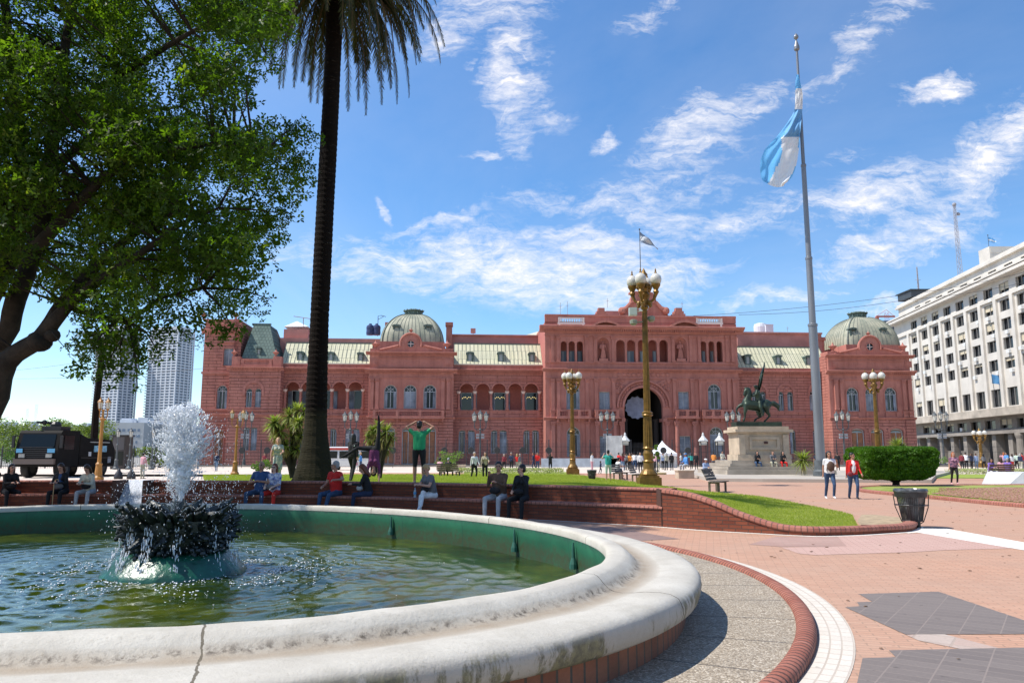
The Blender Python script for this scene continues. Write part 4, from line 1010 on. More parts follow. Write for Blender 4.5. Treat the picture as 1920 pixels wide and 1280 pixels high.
# people far inside the loggia show as dark heads; chandeliers behind the open doors
for p in (873, 934.5, 993): 
    x, z = PP.uz(p, 745, 3.0); b = MB()
    for i in range(9): b.ball((x-1.0+.25*i, 3.22, z+.12*math.sin(i*2.2)), .06, 6, 4)
    pt('chandelier', b, mat('lit_chandelier', (1, .8, .4), .5, emit=(1, .75, .3, 1.5)))
# --- pavilions D and H
def pavilion(px0, px1, wins, hw, wt, wb, gates, gt, ycap, ped, yf, ystr, pils, pc, dome, bal, urns, chim, dormers, ltop, glassdoor):
    hs = [hole(p-hw, p+hw, wt, wb, yf) for p in wins]; gh = [hole(a, c, gt, 0, yf, .45) for a, c in gates]
    sect(px0, px1, [(ycap, ystr, M_pk), (ystr, 0, M_rs)], yf, hs+gh)
    for h, o in zip(hs, (.3, .5, .2)): window(h, yf, open_=o)
    for h in gh: window(h, yf, 'door', k=.45)
    box('pavilion_body', px0, px1, ped, 0, yf, 14, M_rs, pull=.6)
    box('attic', px0+1, px1-1, ped, ycap, yf, yf+1, M_pk, pull=.06)
    pm = (px0+px1)/2
    cornice(px0, px1, ycap-2, ycap+6, yf, .8); band(px0, px1, ycap+13, ycap+15, yf, .15); cornice(px0, px1, ped-1, ped+5, yf, .7); cornice(px0, px1, ystr-1.5, ystr+3.5, yf, .35, False)
    band(px0+16, px1-16, ped+9, ped+10.5, yf, .1, 'attic_moulding'); band(px0+16, px1-16, ycap-6, ycap-4.5, yf, .1, 'attic_moulding')
    for p in (px0+10, px1-10): x, z = PP.uz(p, (ped+ycap)/2+1, yf); pt('attic_medallion', MB().box(x-.55, x+.55, yf-.06, yf+.1, z-.5, z+.5).box(x-.35, x+.35, yf-.12, yf+.0, z-.3, z+.3), M_pk)
    for p in pils: pil(p, 6.2, ycap+15, ystr-15, yf); pil(p, 7.6, ystr-13, ystr-2, yf, .22)
    for p in (px0+9, px1-9):
        x0, x1 = X(p-9, yf), X(p+9, yf); pt('corner_pier', MB().box(x0, x1, yf-.22, yf+.01, -.05, Z(p, ystr+4, yf)), M_rs)
    if bal[0] == 'long': balus(bal[1], bal[2], ystr-13, ystr-1, yf, .9, 4, .26)
    else:
        for p in wins: balus(p-hw-1, p+hw+1, ystr-11, ystr-1, yf, .05, 2, .26)
    for a, c in gates:
        x0, x1, z0, z1 = bb(hole(a-4, c+4, gt-5, gt+8, yf, .45)); pt('door_arch', ringplate(archpoly(x0, x1, z0, z1, .45), archpoly(x0+.35, x1-.35, z0, z1-.35, .4), yf-.1, yf+.02), M_pk)
    # pediment with oculus
    q = lambda px, py: PP.uz(px, py, yf)
    cx, cz = q(pc, ped-16.5); R = q(pc+20, ped)[0]-q(pc, ped)[0]; r = R*.36
    L = [q(pc-66, ped-1), q(pc+66, ped-1), q(pc+64, ped-7), q(pc+56, ped-6), q(pc+24, ped-14)]
    A = [(cx+R*.95*math.cos(a), cz+R*.95*math.sin(a)) for a in [math.radians(d) for d in range(0, 181, 12)]]
    L += A+[q(pc-24, ped-14), q(pc-56, ped-6), q(pc-64, ped-7)]
    L2 = []
    for p in L: L2.append(p)
    pt('pediment', MB().plate(L2, [[(cx+r*math.cos(2*PI*i/16), cz+r*math.sin(2*PI*i/16)) for i in range(16)]], yf-.05, yf+.7), M_pk)
    ring = MB().tube([(cx+R*1.0*math.cos(math.radians(d)), yf-.12, cz+R*1.0*math.sin(math.radians(d))) for d in range(-15, 196, 10)], .17, 6)
    pt('pediment_moulding', ring, M_pk)
    for sgn in (-1, 1): a_, b_ = q(pc+sgn*23, ped-13.5), q(pc+sgn*58, ped-5.5); pt('pediment_moulding', MB().tube([(a_[0], yf-.1, a_[1]), (b_[0], yf-.1, b_[1])], .17, 6), M_pk)
    oc = pt('oculus_window', MB().tube([(cx+r*math.cos(2*PI*i/16), yf-.06, cz+r*math.sin(2*PI*i/16)) for i in range(17)], .1, 6), M_pk)
    g = MB().box(cx-.05, cx+.05, yf+.0, yf+.1, cz-r, cz+r).box(cx-r, cx+r, yf+.01, yf+.09, cz-.05, cz+.05); pt('glazing_bar', g, M_cap, oc); pt('pane', MB().plate([(cx+r*math.cos(2*PI*i/16), cz+r*math.sin(2*PI*i/16)) for i in range(16)], [], yf+.12, yf+.16), M_glass, oc)
    urn(pc, ped-37, yf, .55)
    for (a, c) in urns: urn(a, c, yf)
    for p in (px0+10, px1-10): box('parapet_pier', p-9, p+9, ped-8, ped, yf, yf+2.5, M_pk, pull=.1)
    # dome: square cloister vault
    dc, dh, dt, db, y0 = dome; ym = y0+dh*120/FPX/1.0
    cxd, z0 = PP.uz(dc, db, ym); a = dh*124/FPX; z1 = Z(dc, dt, ym); H = z1-z0
    n = 48; N = 14; V = []; Fc = []
    for j in range(N+1):
        th = math.radians(76*j/N); s = a*math.cos(th)**.92; z = z0+H*math.sin(th)/math.sin(math.radians(76))
        for i in range(n):
            t = 2*PI*i/n; cc, ss = math.cos(t), math.sin(t); k = (abs(cc)**7+abs(ss)**7)**(-1/7); V.append((cxd+s*cc*k, ym+s*ss*k, z))
    for j in range(N):
        for i in range(n): k = (i+1) % n; Fc.append((j*n+i, j*n+k, (j+1)*n+k, (j+1)*n+i))
    Fc.append(tuple(N*n+i for i in range(n)))
    do = pt('dome', MB().add(V, Fc), M_dome, smooth=True)
    b = MB()
    for i in range(n):
        P = [Vector(V[j*n+i]) for j in range(N+1)]; big = i % 12 == 6
        b.tube([p+Vector((p.x-cxd, p.y-ym, 0)).normalized()*.02 for p in P], .13 if big else .035, 4)
    pt('dome_ribs', b, M_seam, do)
    pt('dome_base', MB().box(cxd-a*1.03, cxd+a*1.03, ym-a*1.03, ym+a*1.03, z0-1.6, z0+.1), M_pk)
    zl = Z(dc, ltop, ym); hl = zl-z1; rl = a*.27; b = MB().lathe([(rl*1.12, z1-.3), (rl*1.12, z1+.05), (rl, z1+.1), (rl, z1+hl*.55), (rl*1.22, z1+hl*.6), (rl*1.22, z1+hl*.72), (rl*.7, z1+hl*.95), (rl*.1, z1+hl)], (cxd, ym, 0), 16)
    la = pt('lantern', b, M_slate, do)
    b = MB()
    for i in range(12): t = 2*PI*i/12; b.box(-.02, .02, 0, .001, 0, .001); b.ball((cxd+rl*1.03*math.cos(t), ym+rl*1.03*math.sin(t), z1+hl*.33), (.09, .09, hl*.18), 6, 4)
    for i in range(14): t = 2*PI*i/14; b.ball((cxd+rl*1.2*math.cos(t), ym+rl*1.2*math.sin(t), z1+hl*.78), .12, 5, 4)
    pt('lantern_ornament', b, mat('verdigris', (.22, .30, .27), .7), do)
    for (p, yt, yb_) in dormers:
        x, zt = PP.uz(p, yt, ym-a*.8); zb_ = Z(p, yb_, ym-a*.8); w = .55
        b = MB().plate(archpoly(x-w, x+w, zb_, zt-.15, .5, 8), [archpoly(x-w*.55, x+w*.55, zb_+.35, zt-.4, .6, 8)], ym-a*.92, ym-a*.8).box(x-w, x+w, ym-a*.8, ym-a*.3, zb_, zt-.45).plate(archpoly(x-w*1.25, x+w*1.25, zt-.3, zt, .3, 8), [], ym-a*.95, ym-a*.45)
        d = pt('dome_dormer', b, M_slate); pt('dormer_window', MB().plate(archpoly(x-w*.55, x+w*.55, zb_+.35, zt-.4, .6, 8), [], ym-a*.86, ym-a*.84), MATS['dormer_glass'], d)
    for (p, w, yt, yb_) in chim:
        x = X(p, 6); b = MB().box(x-w, x+w, 6, 7.4, Z(p, yb_, 6), Z(p, yt, 6)).box(x-w*1.25, x+w*1.25, 5.8, 7.6, Z(p, yt, 6)-.3, Z(p, yt, 6)+.25); pt('chimney', b, M_pk)
pavilion(690, 850, (731.5, 768.5, 805.5), 12, 721, 766, ((717, 742), (755, 778), (794, 818)), 801, 694, 661, yD, 782.5, (697, 706.5, 830, 840.5), 770.3, (774.5, 59, 592, 650, 1.2), ('long', 700.5, 833), ((704, 655), (838.5, 655)), ((724.5, .42, 607, 650), (840.5, .5, 607, 660)), ((744, 609, 626), (803, 609, 626)), 580, 0)
pavilion(1557, 1713, (1600, 1635, 1671.5), 11.5, 726, 770.5, ((1593, 1617.5), (1629, 1653.5), (1665.5, 1690)), 803, 697, 666.5, yH, 783.5, (1568.5, 1579, 1696, 1706.5), 1630.5, (1612, 57, 597, 655, 1.5), ('each',), ((1564, 659), (1696, 659)), ((1545, .7, 635, 660),), ((1596, 615, 630), (1652, 615, 630)), 584.5, 0)
# --- F: central block
hw = []
left1 = [hole(1062, 1087.5, 720.5, 767, yF), hole(1328, 1353, 719.5, 767, yF)]; rect1 = [hole(1123.5, 1144, 734, 767, yF, 0), hole(1272, 1292.5, 734, 767, yF, 0)]
g1 = [hole(1062, 1087.5, 800, 856, yF), hole(1328.5, 1354, 800, 856, yF)]; g2 = [hole(1123.5, 1144, 817, 856, yF, 0), hole(1272, 1293, 817, 856, yF, 0)]
up = [hole(a, c, 639.5, 678.5, yF) for a, c in ((1052.5, 1064), (1067.5, 1079.5), (1083, 1095), (1317.5, 1328.5), (1332.5, 1343.8), (1347.8, 1359))]
mid = [hole(a, c, 637, 678.5, yF) for a, c in ((1157.5, 1174), (1178, 1194), (1198.7, 1214.5), (1218.7, 1235), (1239.5, 1255.5))]
ni = [hole(1121.5, 1145, 633, 676, yF), hole(1268, 1291.5, 633, 676, yF)]
ax0, ax1 = X(1170.7, yF), X(1242.5, yF); zc = Z(1206, 727, yF)
arch = archpoly(ax0, ax1, .02, zc, 1.0, 28)
FX0, FX1 = X(1023, yF), X(1387, yF); zA = Z(1206, 690, yF); zT = Z(1206, 613, yF); zTop = Z(1206, 592.5, yF)
# ground to first floor in one plate because the arch runs through both
pt('wall', MB().plate(rect(FX0, FX1, -.1, zA), left1+rect1+g1+g2+[arch], yF, yF+.7), M_pk)
pt('wall', MB().plate(rect(FX0, FX1, zA, zT), up+mid+ni, yF, yF+.7), M_pk)
for h, o in zip(left1+g1, (.2, .3, .1, .5)): window(h, yF, open_=o)
for h in rect1+g2: window(h, yF, open_=.5, k=0)
for h in ni: nichewall(h, yF)
pt('central_body', MB().box(FX0, ax0-.5, yF+.7, 14, -.1, zA), M_pk); pt('central_body', MB().box(ax1+.5, FX1, yF+.7, 14, -.1, zA), M_pk)
for a, c in ((ax0-.5, ax0-.2), (ax1+.2, ax1+.5)): pt('vestibule_side', MB().box(a, c, yF+.72, 12, 0, zc+.3), M_void)  # dark lining added to make the passage look unlit
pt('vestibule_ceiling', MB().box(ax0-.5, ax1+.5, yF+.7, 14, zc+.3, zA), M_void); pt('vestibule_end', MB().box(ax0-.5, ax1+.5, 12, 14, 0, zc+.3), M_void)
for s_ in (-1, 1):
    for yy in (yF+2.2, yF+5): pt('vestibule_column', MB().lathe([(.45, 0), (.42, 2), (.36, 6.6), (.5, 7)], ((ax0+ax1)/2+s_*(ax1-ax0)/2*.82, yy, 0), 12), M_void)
pt('upper_gallery_wall', MB().box(FX0, FX1, yF+3.2, 14, zA, zT+.1), M_in)
zlc = Z(1206, 633, yF)
pt('gallery_ceiling', MB().box(FX0, FX1, yF+.7, yF+3.2, zlc, zT+.1), M_in)
for a, c in ((1023, 1048), (1099, 1152), (1261, 1312), (1364, 1387)): pt('gallery_pier', MB().box(X(a, yF), X(c, yF), yF+.7 if a not in (1099, 1261) else yF+1.9, yF+3.2, zA, zlc), M_in)
for p in [1058, 1073, 1089, 1182, 1206, 1230, 1322, 1338]:
    x, _ = PP.uz(p, 660, yF+3.1); z0 = Z(p, 678, yF); d = pt('gallery_door', MB().box(x-.55, x+.55, yF+3.1, yF+3.22, z0, z0+2.1), mat('gallery_shade', (.20, .27, .34), .6)); pt('pane', MB().box(x-.4, x-.05, yF+3.06, yF+3.11, z0+.1, z0+2.0), MATS['pale_blind'] if 'pale_blind' in MATS else mat('pale_blind', (.45, .5, .55), .6), d)
pt('attic', MB().box(FX0, FX1, yF+.1, 14, zT, zTop-.4 if 0 else Z(1206, 605, yF)), M_pk)
for a, c in ((1023, 1048), (1098, 1311), (1361, 1387)): box('attic_parapet', a, c, 592.5, 606, yF, yF+.7, M_pk, pull=.1)
box('attic_parapet', 1023, 1387, 591, 594.5, yF, yF+.9, M_pk, pull=-.02)
for a, c in ((1048, 1098), (1311, 1361)): balus(a, c, 594.5, 604.5, yF, -.2, 2, .34, m=mat('white_balusters', (.75, .68, .62), .8), thin=.085)
cornice(1023, 1387, 613, 625, yF, 1.3); band(1023, 1387, 629, 631, yF, .2); cornice(1023, 1387, 691.5, 698, yF, .7); band(1023, 1387, 679, 682, yF, .15); band(1023, 1387, 708, 710, yF, .2)
cornice(1023, 1166, 782, 788, yF, .45, False); cornice(1247, 1387, 782, 788, yF, .45, False)
b = MB()
for i in range(11):
    x, z = PP.uz(1160+i*9.2, 702.3, yF); b.ball((x, yF-.04, z), (.30, .12, .30), 10, 6)
pt('frieze_medallions', b, M_pk)
for p in (1036.5, 1047, 1101, 1118, 1151, 1265, 1298.5, 1314.5, 1367, 1377.5):
    pil(p, 5.6, 630, 679, yF, .2); pil(p, 6.3, 710, 768, yF, .25); pil(p, 7.5, 768, 783, yF, .3)
for p in (1036.5, 1047, 1101, 1367, 1377.5, 1315): pil(p, 6.8, 790, 0, yF, .25)
for p in (1118, 1151, 1266, 1299): pil(p, 7.2, 790, 0, yF, .55, True)
for p in (1163.5, 1249.5): pil(p, 6.5, 790, 0, yF, .1, True)
for a, c in ((1043, 1106), (1114.5, 1158), (1264, 1306), (1313.5, 1369.5)): balus(a, c, 769, 781.5, yF, .95, 4 if c-a > 50 else 3, .25)
for a, c in ((1048, 1050.5), (1065.3, 1066.5), (1080.6, 1082)): pass
def archring(cx, cz, r0, r1, y0, y1, n=30, a0=0, a1=180):
    o = [(cx+r1*math.cos(math.radians(a0+(a1-a0)*i/n)), cz+r1*math.sin(math.radians(a0+(a1-a0)*i/n))) for i in range(n+1)]
    i_ = [(cx+r0*math.cos(math.radians(a0+(a1-a0)*i/n)), cz+r0*math.sin(math.radians(a0+(a1-a0)*i/n))) for i in range(n+1)][::-1]
    return MB().plate(o+i_, [], y0, y1)
acx = (ax0+ax1)/2; r_in = (ax1-ax0)/2; acz = zc-r_in
pt('great_archivolt', archring(acx, acz, r_in+.02, r_in*1.12, yF-.35, yF+.02), M_pk); pt('great_archivolt', archring(acx, acz, r_in*1.32, r_in*1.41, yF-.4, yF+.02), M_pk)
b = MB()
for i in range(25):
    a = math.radians(3+174*i/24); r = r_in*1.22; b.ball((acx+r*math.cos(a), yF-.02, acz+r*math.sin(a)), (.26, .14, .26), 6, 5)
pt('arch_coffers', b, M_pk)
rg = random.Random(9)       # carved spandrels
for s in (-1, 1):
    b = MB()
    for i in range(46):
        x = acx+s*r_in*rg.uniform(.75, 1.42); z = acz+r_in*rg.uniform(.75, 1.43)
        if math.hypot(x-acx, z-acz) > r_in*1.46: b.ball((x, yF-.02, z), (rg.uniform(.1, .3), .18, rg.uniform(.1, .4)), 6, 4, Matrix.Rotation(rg.uniform(0, 3), 3, 'Y'))
    pt('spandrel_relief', b, M_pk)
for (wx0, wx1, wz) in ((1062, 1087.5, 720.5), (1328, 1353, 719.5)):
    b = MB(); xa, xb = X(wx0, yF), X(wx1, yF); zz = Z(wx0, wz, yF)
    for i in range(26):
        s = rg.choice((-1, 1)); x = (xa+xb)/2+s*rg.uniform(.75, 1.35); z = zz+rg.uniform(-1.0, .55)
        if math.hypot(x-(xa+xb)/2, z-zz+1.05) > 1.35: b.ball((x, yF-.01, z), (rg.uniform(.06, .16), .1, rg.uniform(.08, .25)), 6, 4)
    pt('carved_relief', b, M_pk)
for a, c in ((1124, 1144), (1272, 1292)):
    x0, z1 = PP.uz(a, 716, yF); x1, z0 = PP.uz(c, 726, yF); pt('carved_panel', MB().box(x0, x1, yF-.06, yF+.01, z0, z1).box(x0+.25, x1-.25, yF-.12, yF-.055, z0+.2, z1-.2), M_pk)
for cxp in (1134, 1281.5):       # segmental pediments on the attic
    x, z = PP.uz(cxp, 614, yF); w = 2.45; R = 3.6; z0 = z-math.sqrt(R*R-w*w)+.0; aa = math.degrees(math.acos(w/R))
    pt('segmental_pediment', archring(x, z0, R-.32, R, yF-1.2, yF+.1, 16, aa, 180-aa), M_pk)
    pt('pediment_relief', MB().plate([(x+(R-.35)*math.cos(math.radians(d)), z0+(R-.35)*math.sin(math.radians(d))) for d in np.linspace(aa+3, 177-aa, 12)], [], yF-.15, yF+.1), M_pk)
# chandelier-like white rosette hung inside the great arch
x, z = PP.uz(1193, 764, yF+3); b = MB(); n = 26
o = [(x+(1.72+.10*math.cos(i*PI))*math.cos(2*PI*i/n), z+(1.72+.10*math.cos(i*PI))*math.sin(2*PI*i/n)) for i in range(n)]
ro = pt('hanging_rosette', MB().plate(o, [], yF+3, yF+3.1, back=True), mat('white_cloth_rosette', (.27, .29, .40), .8, var=.2, vscale=1.5))
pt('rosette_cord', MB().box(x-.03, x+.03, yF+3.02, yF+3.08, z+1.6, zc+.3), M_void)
# gate doors inside the arch, plain dark grey
pt('inner_gate', MB().box(ax0+1.3, ax0+3.2, 11.6, 11.9, 0, 4.2), mat('inner_glow', (.10, .11, .11), .4))
pt('impost', MB().box(ax0-.55, ax0+.05, yF-.42, yF+2, Z(1170, 790, yF), Z(1170, 784, yF)), M_pk); pt('impost', MB().box(ax1-.05, ax1+.55, yF-.42, yF+2, Z(1170, 790, yF), Z(1170, 784, yF)), M_pk)
# crest with clock
q = lambda px, py: PP.uz(px, py, yF+1)
L = [q(1160, 592), q(1254, 592), q(1247, 584), q(1238, 581), q(1232, 570), q(1229, 556), q(1224, 548), q(1190, 548), q(1184, 556), q(1181, 572), q(1174, 582), q(1166, 585)]
pt('crest', MB().plate(L, [], yF+1, yF+2.2), M_pk); x, z = q(1206, 574); pt('clock_face', MB().plate([(x+.9*math.cos(2*PI*i/20), z+.9*math.sin(2*PI*i/20)) for i in range(20)], [], yF+.9, yF+1.0), mat('clock', (.6, .62, .65), .5))
pt('crest_cornice', MB().box(q(1186, 566)[0], q(1227, 566)[0], yF+.75, yF+1.0, q(1206, 567)[1]-.1, q(1206, 564)[1]), M_pk); box('crest_cap', 1187, 1226, 546, 549.5, yF+.8, yF+2.4, M_pk)
for s, (a, c) in enumerate(((1166, 1184), (1229, 1248))):
    p0, p1, p2 = q(a if s == 0 else c, 583), q((a+c)/2, 577), q(c if s == 0 else a, 566); pt('crest_scroll', MB().tube([(p0[0], yF+.9, p0[1]), (p1[0], yF+.9, p1[1]), (p2[0], yF+.9, p2[1])], [.5, .35, .28], 8).ball((p0[0], yF+.9, p0[1]), .62, 10, 7), M_pk)
for p in (1131, 1279):
    box('attic_acroterion', p-9, p+9, 583, 592, yF+.3, yF+1.6, M_pk); box('attic_acroterion', p-6, p+6, 577, 583, yF+.4, yF+1.4, M_pk); box('attic_acroterion', p-12, p+12, 588, 592, yF+.2, yF+1.7, M_pk)
# --- G: right wing
hs = []; gs = []
for c in (1475, 1533): hs += [hole(c-14.5, c-4.5, 734, 769.5, yG), hole(c+2, c+13, 734, 769.5, yG)]; gs += [hole(c-12, c-1.5, 806, 850, yG, .4), hole(c+3, c+14, 806, 850, yG, .4)]
hs += [hole(1411, 1421, 734, 769.5, yG), hole(1427, 1437, 734, 769.5, yG)]
sect(1385, 1560, [(692, 783, M_rs), (783, 0, M_rs)], yG, hs+gs)
for i, h in enumerate(hs): window(h, yG, open_=(.2, .8, .6, .3)[i % 4], surround=False)
for h in gs: window(h, yG, k=.4, surround=False)
for c in (1474.5, 1532.5, 1424):
    x0, x1, z0, z1 = bb(hole(c-17, c+17, 718, 742, yG)); pt('blind_arch', ringplate(archpoly(x0, x1, z0, z1), archpoly(x0+.35, x1-.35, z0, z1-.35), -.12, .02), M_pk)
    x, z = PP.uz(c, 728, yG); pt('arch_rosette', MB().lathe([(.35, -.01), (.25, .12)], (0, 0, 0), 12).xf(Matrix.Translation((x, 0, z)) @ Matrix.Rotation(PI/2, 4, 'X')), M_pk)
box('wing_body', 1385, 1560, 694, 0, yG, 12, M_rs, pull=.6)
cornice(1388, 1557, 695.5, 703, yG, .75, ends=(0, 0)); band(1388, 1557, 771, 773, yG, .12); cornice(1388, 1557, 782.5, 787, yG, .3, False, ends=(0, 0))
box('gutter', 1388, 1557, 690, 696, yG, 1, M_pk, pull=.04); roofslope(1388, 1560, 690, 651, .4, 3.8, M_roof, dorm=((1406.5, 664, 686), (1464, 665, 686), (1521, 666, 687)))
# --- roofscape behind the parapets
M_dpk = mat('dusty_pink', (.52, .24, .20), .9, var=.15, vscale=.4)
box('rear_wing', 520, 712, 634, 690, 5, 20, M_dpk); box('rear_wing', 835, 1023, 629, 690, 7, 20, M_dpk); box('rear_wing', 1388, 1548, 625, 690, 6, 20, M_dpk); box('rear_coping', 1386, 1550, 622.5, 625.5, 5.7, 20, M_dpk); box('rear_coping', 836, 1023, 627, 629.5, 6.7, 20, M_dpk)
box('rear_wing', 1140, 1185, 583, 600, 4, 9, M_dpk); box('rear_house', 526, 572, 617, 640, 6, 14, M_dpk)
pt('glass_roof', MB().add([(X(526, 8), 8, Z(526, 612, 8)), (X(572, 8), 8, Z(570, 612, 8)), (X(572, 8), 14, Z(570, 612, 8)), (X(526, 8), 14, Z(526, 612, 8)), (X(548, 10), 11, Z(548, 600, 10)), (X(548, 10), 11.5, Z(548, 600, 10))], [(0, 1, 4), (1, 2, 5, 4), (2, 3, 5), (3, 0, 4, 5)]), mat('white_skylight', (.75, .78, .8), .5))
pt('glass_roof', MB().add([(X(1142, 6), 6, Z(1142, 584, 6)), (X(1174, 6), 6, Z(1170, 584, 6)), (X(1174, 6), 12, Z(1170, 584, 6)), (X(1142, 6), 12, Z(1142, 584, 6)), (X(1158, 9), 9, Z(1158, 574, 9))], [(0, 1, 4), (1, 2, 4), (2, 3, 4), (3, 0, 4)]), mat('grey_skylight', (.45, .50, .53), .4))
pt('glass_roof', MB().add([(X(986, 9), 9, Z(990, 628, 9)), (X(1026, 9), 9, Z(1020, 628, 9)), (X(1026, 9), 14, Z(1020, 628, 9)), (X(986, 9), 14, Z(990, 628, 9)), (X(1010, 11), 11.5, Z(1010, 617, 9))], [(0, 1, 4), (1, 2, 4), (2, 3, 4), (3, 0, 4)]), mat('cream_skylight', (.62, .58, .44), .6))
# things standing on the roof
def roofthing(name, label, cat, px, py, y, b, m, group=None):
    x, z = PP.uz(px, py, y); w = PO+PP.e*x+PP.n*y; o = b.build(name, m, None, loc=(w.x, w.y, z), rz=PB); return tag(o, label, cat, group)
tk = lambda: MB().lathe([(.62, 0), (.66, .4), (.62, .8), (.66, 1.2), (.60, 1.5), (.25, 1.75), (.22, 1.9)], n=16)
M_tank = mat('dark_blue_tank', (.03, .045, .12), .5)
roofthing('water_tank', 'dark blue plastic water tank on the palace roof, the left one of two', 'tank', 694, 628, 7, tk(), M_tank, 'roof water tanks')
roofthing('water_tank', 'dark blue plastic water tank on the palace roof, nearer the dome', 'tank', 706, 628, 7, tk(), M_tank, 'roof water tanks')
roofthing('roof_aerial', 'bent antenna mast beside the blue water tanks', 'aerial', 708, 630, 8, MB().tube([(0, 0, 0), (0, 0, 3.4), (.5, 0, 3.5), (1.3, 0, 3.3)], .05, 5).tube([(0, 0, 2.8), (.9, 0, 3.3)], .04, 5), M_void)
roofthing('roof_aerial', 'long arm aerial above the mansard roof left of the palm', 'aerial', 568, 620, 7, MB().tube([(0, 0, 0), (0, 0, 2.1)], .06, 5).tube([(-1.6, 0, 2.4), (1.6, 0, 1.95)], .05, 5), mat('rusty_arm', (.30, .16, .12), .8))
roofthing('roof_cabinet', 'small pink box on a stalk above the loggia wing', 'cabinet', 887, 630, 7.5, MB().box(-.42, .42, -.2, .3, .5, 1.3).box(-.05, .05, -.02, .05, -.1, .5), M_dpk)
roofthing('roof_tank', 'pale grey cylindrical tank above the right wing roof', 'tank', 1426, 625, 16, MB().lathe([(1.15, 0), (1.2, 1.2), (1.05, 1.7), (.5, 1.9)], n=16), mat('pale_tank', (.62, .66, .72), .5))
roofthing('roof_vent', 'ribbed white cistern beside the pale grey roof tank', 'cistern', 1441, 625, 15, MB().box(-.7, .7, -.6, .6, 0, 1.5).box(-.75, .75, -.65, .65, 1.5, 1.6), MATS['pale_tank'])
for k, (px, py, h, lab) in enumerate(((1139, 577, 1.6, 'thin white aerial on the left of the palace crest'), (1051, 592, 2.2, 'leftmost hair-thin whip aerial on the central attic'), (1064, 592, 2.4, 'hair-thin whip aerial on the attic above the left balustrade'), (1477, 624, 1.1, 'short aerial above the right wing roof'), (1279, 577, 1.0, 'tiny cross aerial on the right attic block'))):
    roofthing('roof_aerial', lab, 'aerial', px, py, 3, MB().tube([(0, 0, 0), (0, 0, h)], .035, 4).tube([(-.25, 0, h*.7), (.25, 0, h*.72)], .025, 4), mat('aerial_grey', (.3, .32, .35), .6))
# ================================================================ MINISTRY (right)
a_, c_ = Vector((88.7, 175)), Vector((82.7, 124)); MA = math.atan2((c_-a_).y, (c_-a_).x)
PM = Plane((88.7, 175, 0), MA)
mini = thing('ministry_building', 'tall cream office block with rows of windows and giant pilasters on the far right', 'office building', (88.7, 175, 0), MA)
mz = lambda py: PM.uz(1740, py)[1]
M_cream = mat('cream_stone', (.60, .56, .50), .85, var=.10, vscale=.35, bump=.2, bscale=3)
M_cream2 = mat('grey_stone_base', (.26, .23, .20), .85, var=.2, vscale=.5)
M_mglass = mat('office_glass', (.02, .022, .026), .15, spec=.7); M_blind = mat('cream_blind', (.58, .50, .36), .8); M_ac = mat('white_ac_casing', (.70, .70, .68), .5)
pb = [PM.uz(p, 700)[0] for p in (1712, 1729.7, 1752.9, 1776, 1799.7, 1826, 1853, 1882, 1913)]
sp = (pb[-1]-pb[1])/7; NB = 12; s0 = pb[1]-sp; bays = [s0+sp*i for i in range(NB+1)]; LEN = bays[-1]+2; x0m = -1.2
rows = [(634, 616), (663.5, 645), (693, 674.5), (722.6, 705)]
ztop, zled1, zled0, zband = mz(549), mz(574), mz(583), mz(612)
zbb1, zbb0 = mz(781), mz(793)
holes = []
for i in range(NB):
    a = bays[i]+sp*.19; c = bays[i+1]-sp*.12
    for (yb, yt) in rows: holes.append(rect(a, c, mz(yb), mz(yt)))
    holes.append(rect(a-.1, c+.1, mz(779), mz(751)))
    holes.append(rect(a, c, mz(812), mz(797)))
att = [rect(bays[i]+sp*.22, bays[i+1]-sp*.18, mz(606), mz(590)) for i in range(NB)]; att2 = [rect(bays[i]+sp*.28, bays[i+1]-sp*.2, mz(571), mz(560)) for i in range(NB)]
MB().plate(rect(x0m, LEN, zbb1, zband), [h for h in holes if h[0][1] > zbb1], 0, .5).build('wall', M_cream, mini)
MB().plate(rect(x0m, LEN, zband, zled0), att, .0, .5).build('wall', M_cream, mini)
MB().plate(rect(x0m+.6, LEN, zled1, ztop), att2, 1.0, 1.4).build('attic_wall', M_cream, mini)
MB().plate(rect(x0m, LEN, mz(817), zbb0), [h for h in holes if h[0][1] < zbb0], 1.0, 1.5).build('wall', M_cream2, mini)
MB().box(x0m, LEN, 1.6, 30, mz(817), zbb1).build('building_core', M_mglass, mini); MB().box(x0m, LEN, .6, 30, zbb1, zled0).box(x0m+.6, LEN, 1.5, 30, zled0, ztop).build('building_core', M_mglass, mini)
MB().box(x0m-.01, x0m+.02, .5, 30, mz(817), zled0).build('end_wall', M_cream, mini)
MB().box(x0m-1.2, LEN, -1.5, 1.6, zled0, zled0+.5).box(x0m-1.0, LEN, -1.2, 1.6, zled0+.504, zled1-.3).box(x0m-1.3, LEN, -1.6, 1.6, zled1-.296, zled1).build('projecting_cornice', M_cream, mini)
MB().box(x0m-.2, LEN, -.35, .0, zband-.1, zband+.5).build('band', M_cream, mini)
MB().box(x0m+.2, LEN, .4, 31, ztop, ztop+.45).box(x0m+.5, LEN, .7, 30, ztop+.454, ztop+.9).build('roof_cornice', M_cream, mini)
MB().box(x0m-.4, LEN, -1.2, 1.6, zbb0, zbb1).build('balcony_band', mat('weathered_stone_band', (.40, .35, .29), .9, var=.25, vscale=.4), mini)
MB().box(x0m-.2, LEN, -.5, 1.2, mz(820), mz(815)).build('string_course', M_cream2, mini)
for i in range(NB+1):
    MB().box(bays[i]-.48, bays[i]+.48, -.40, .0, zbb1, zband-.1).build('giant_pilaster', M_cream, mini)
rg = random.Random(21); nac = 0
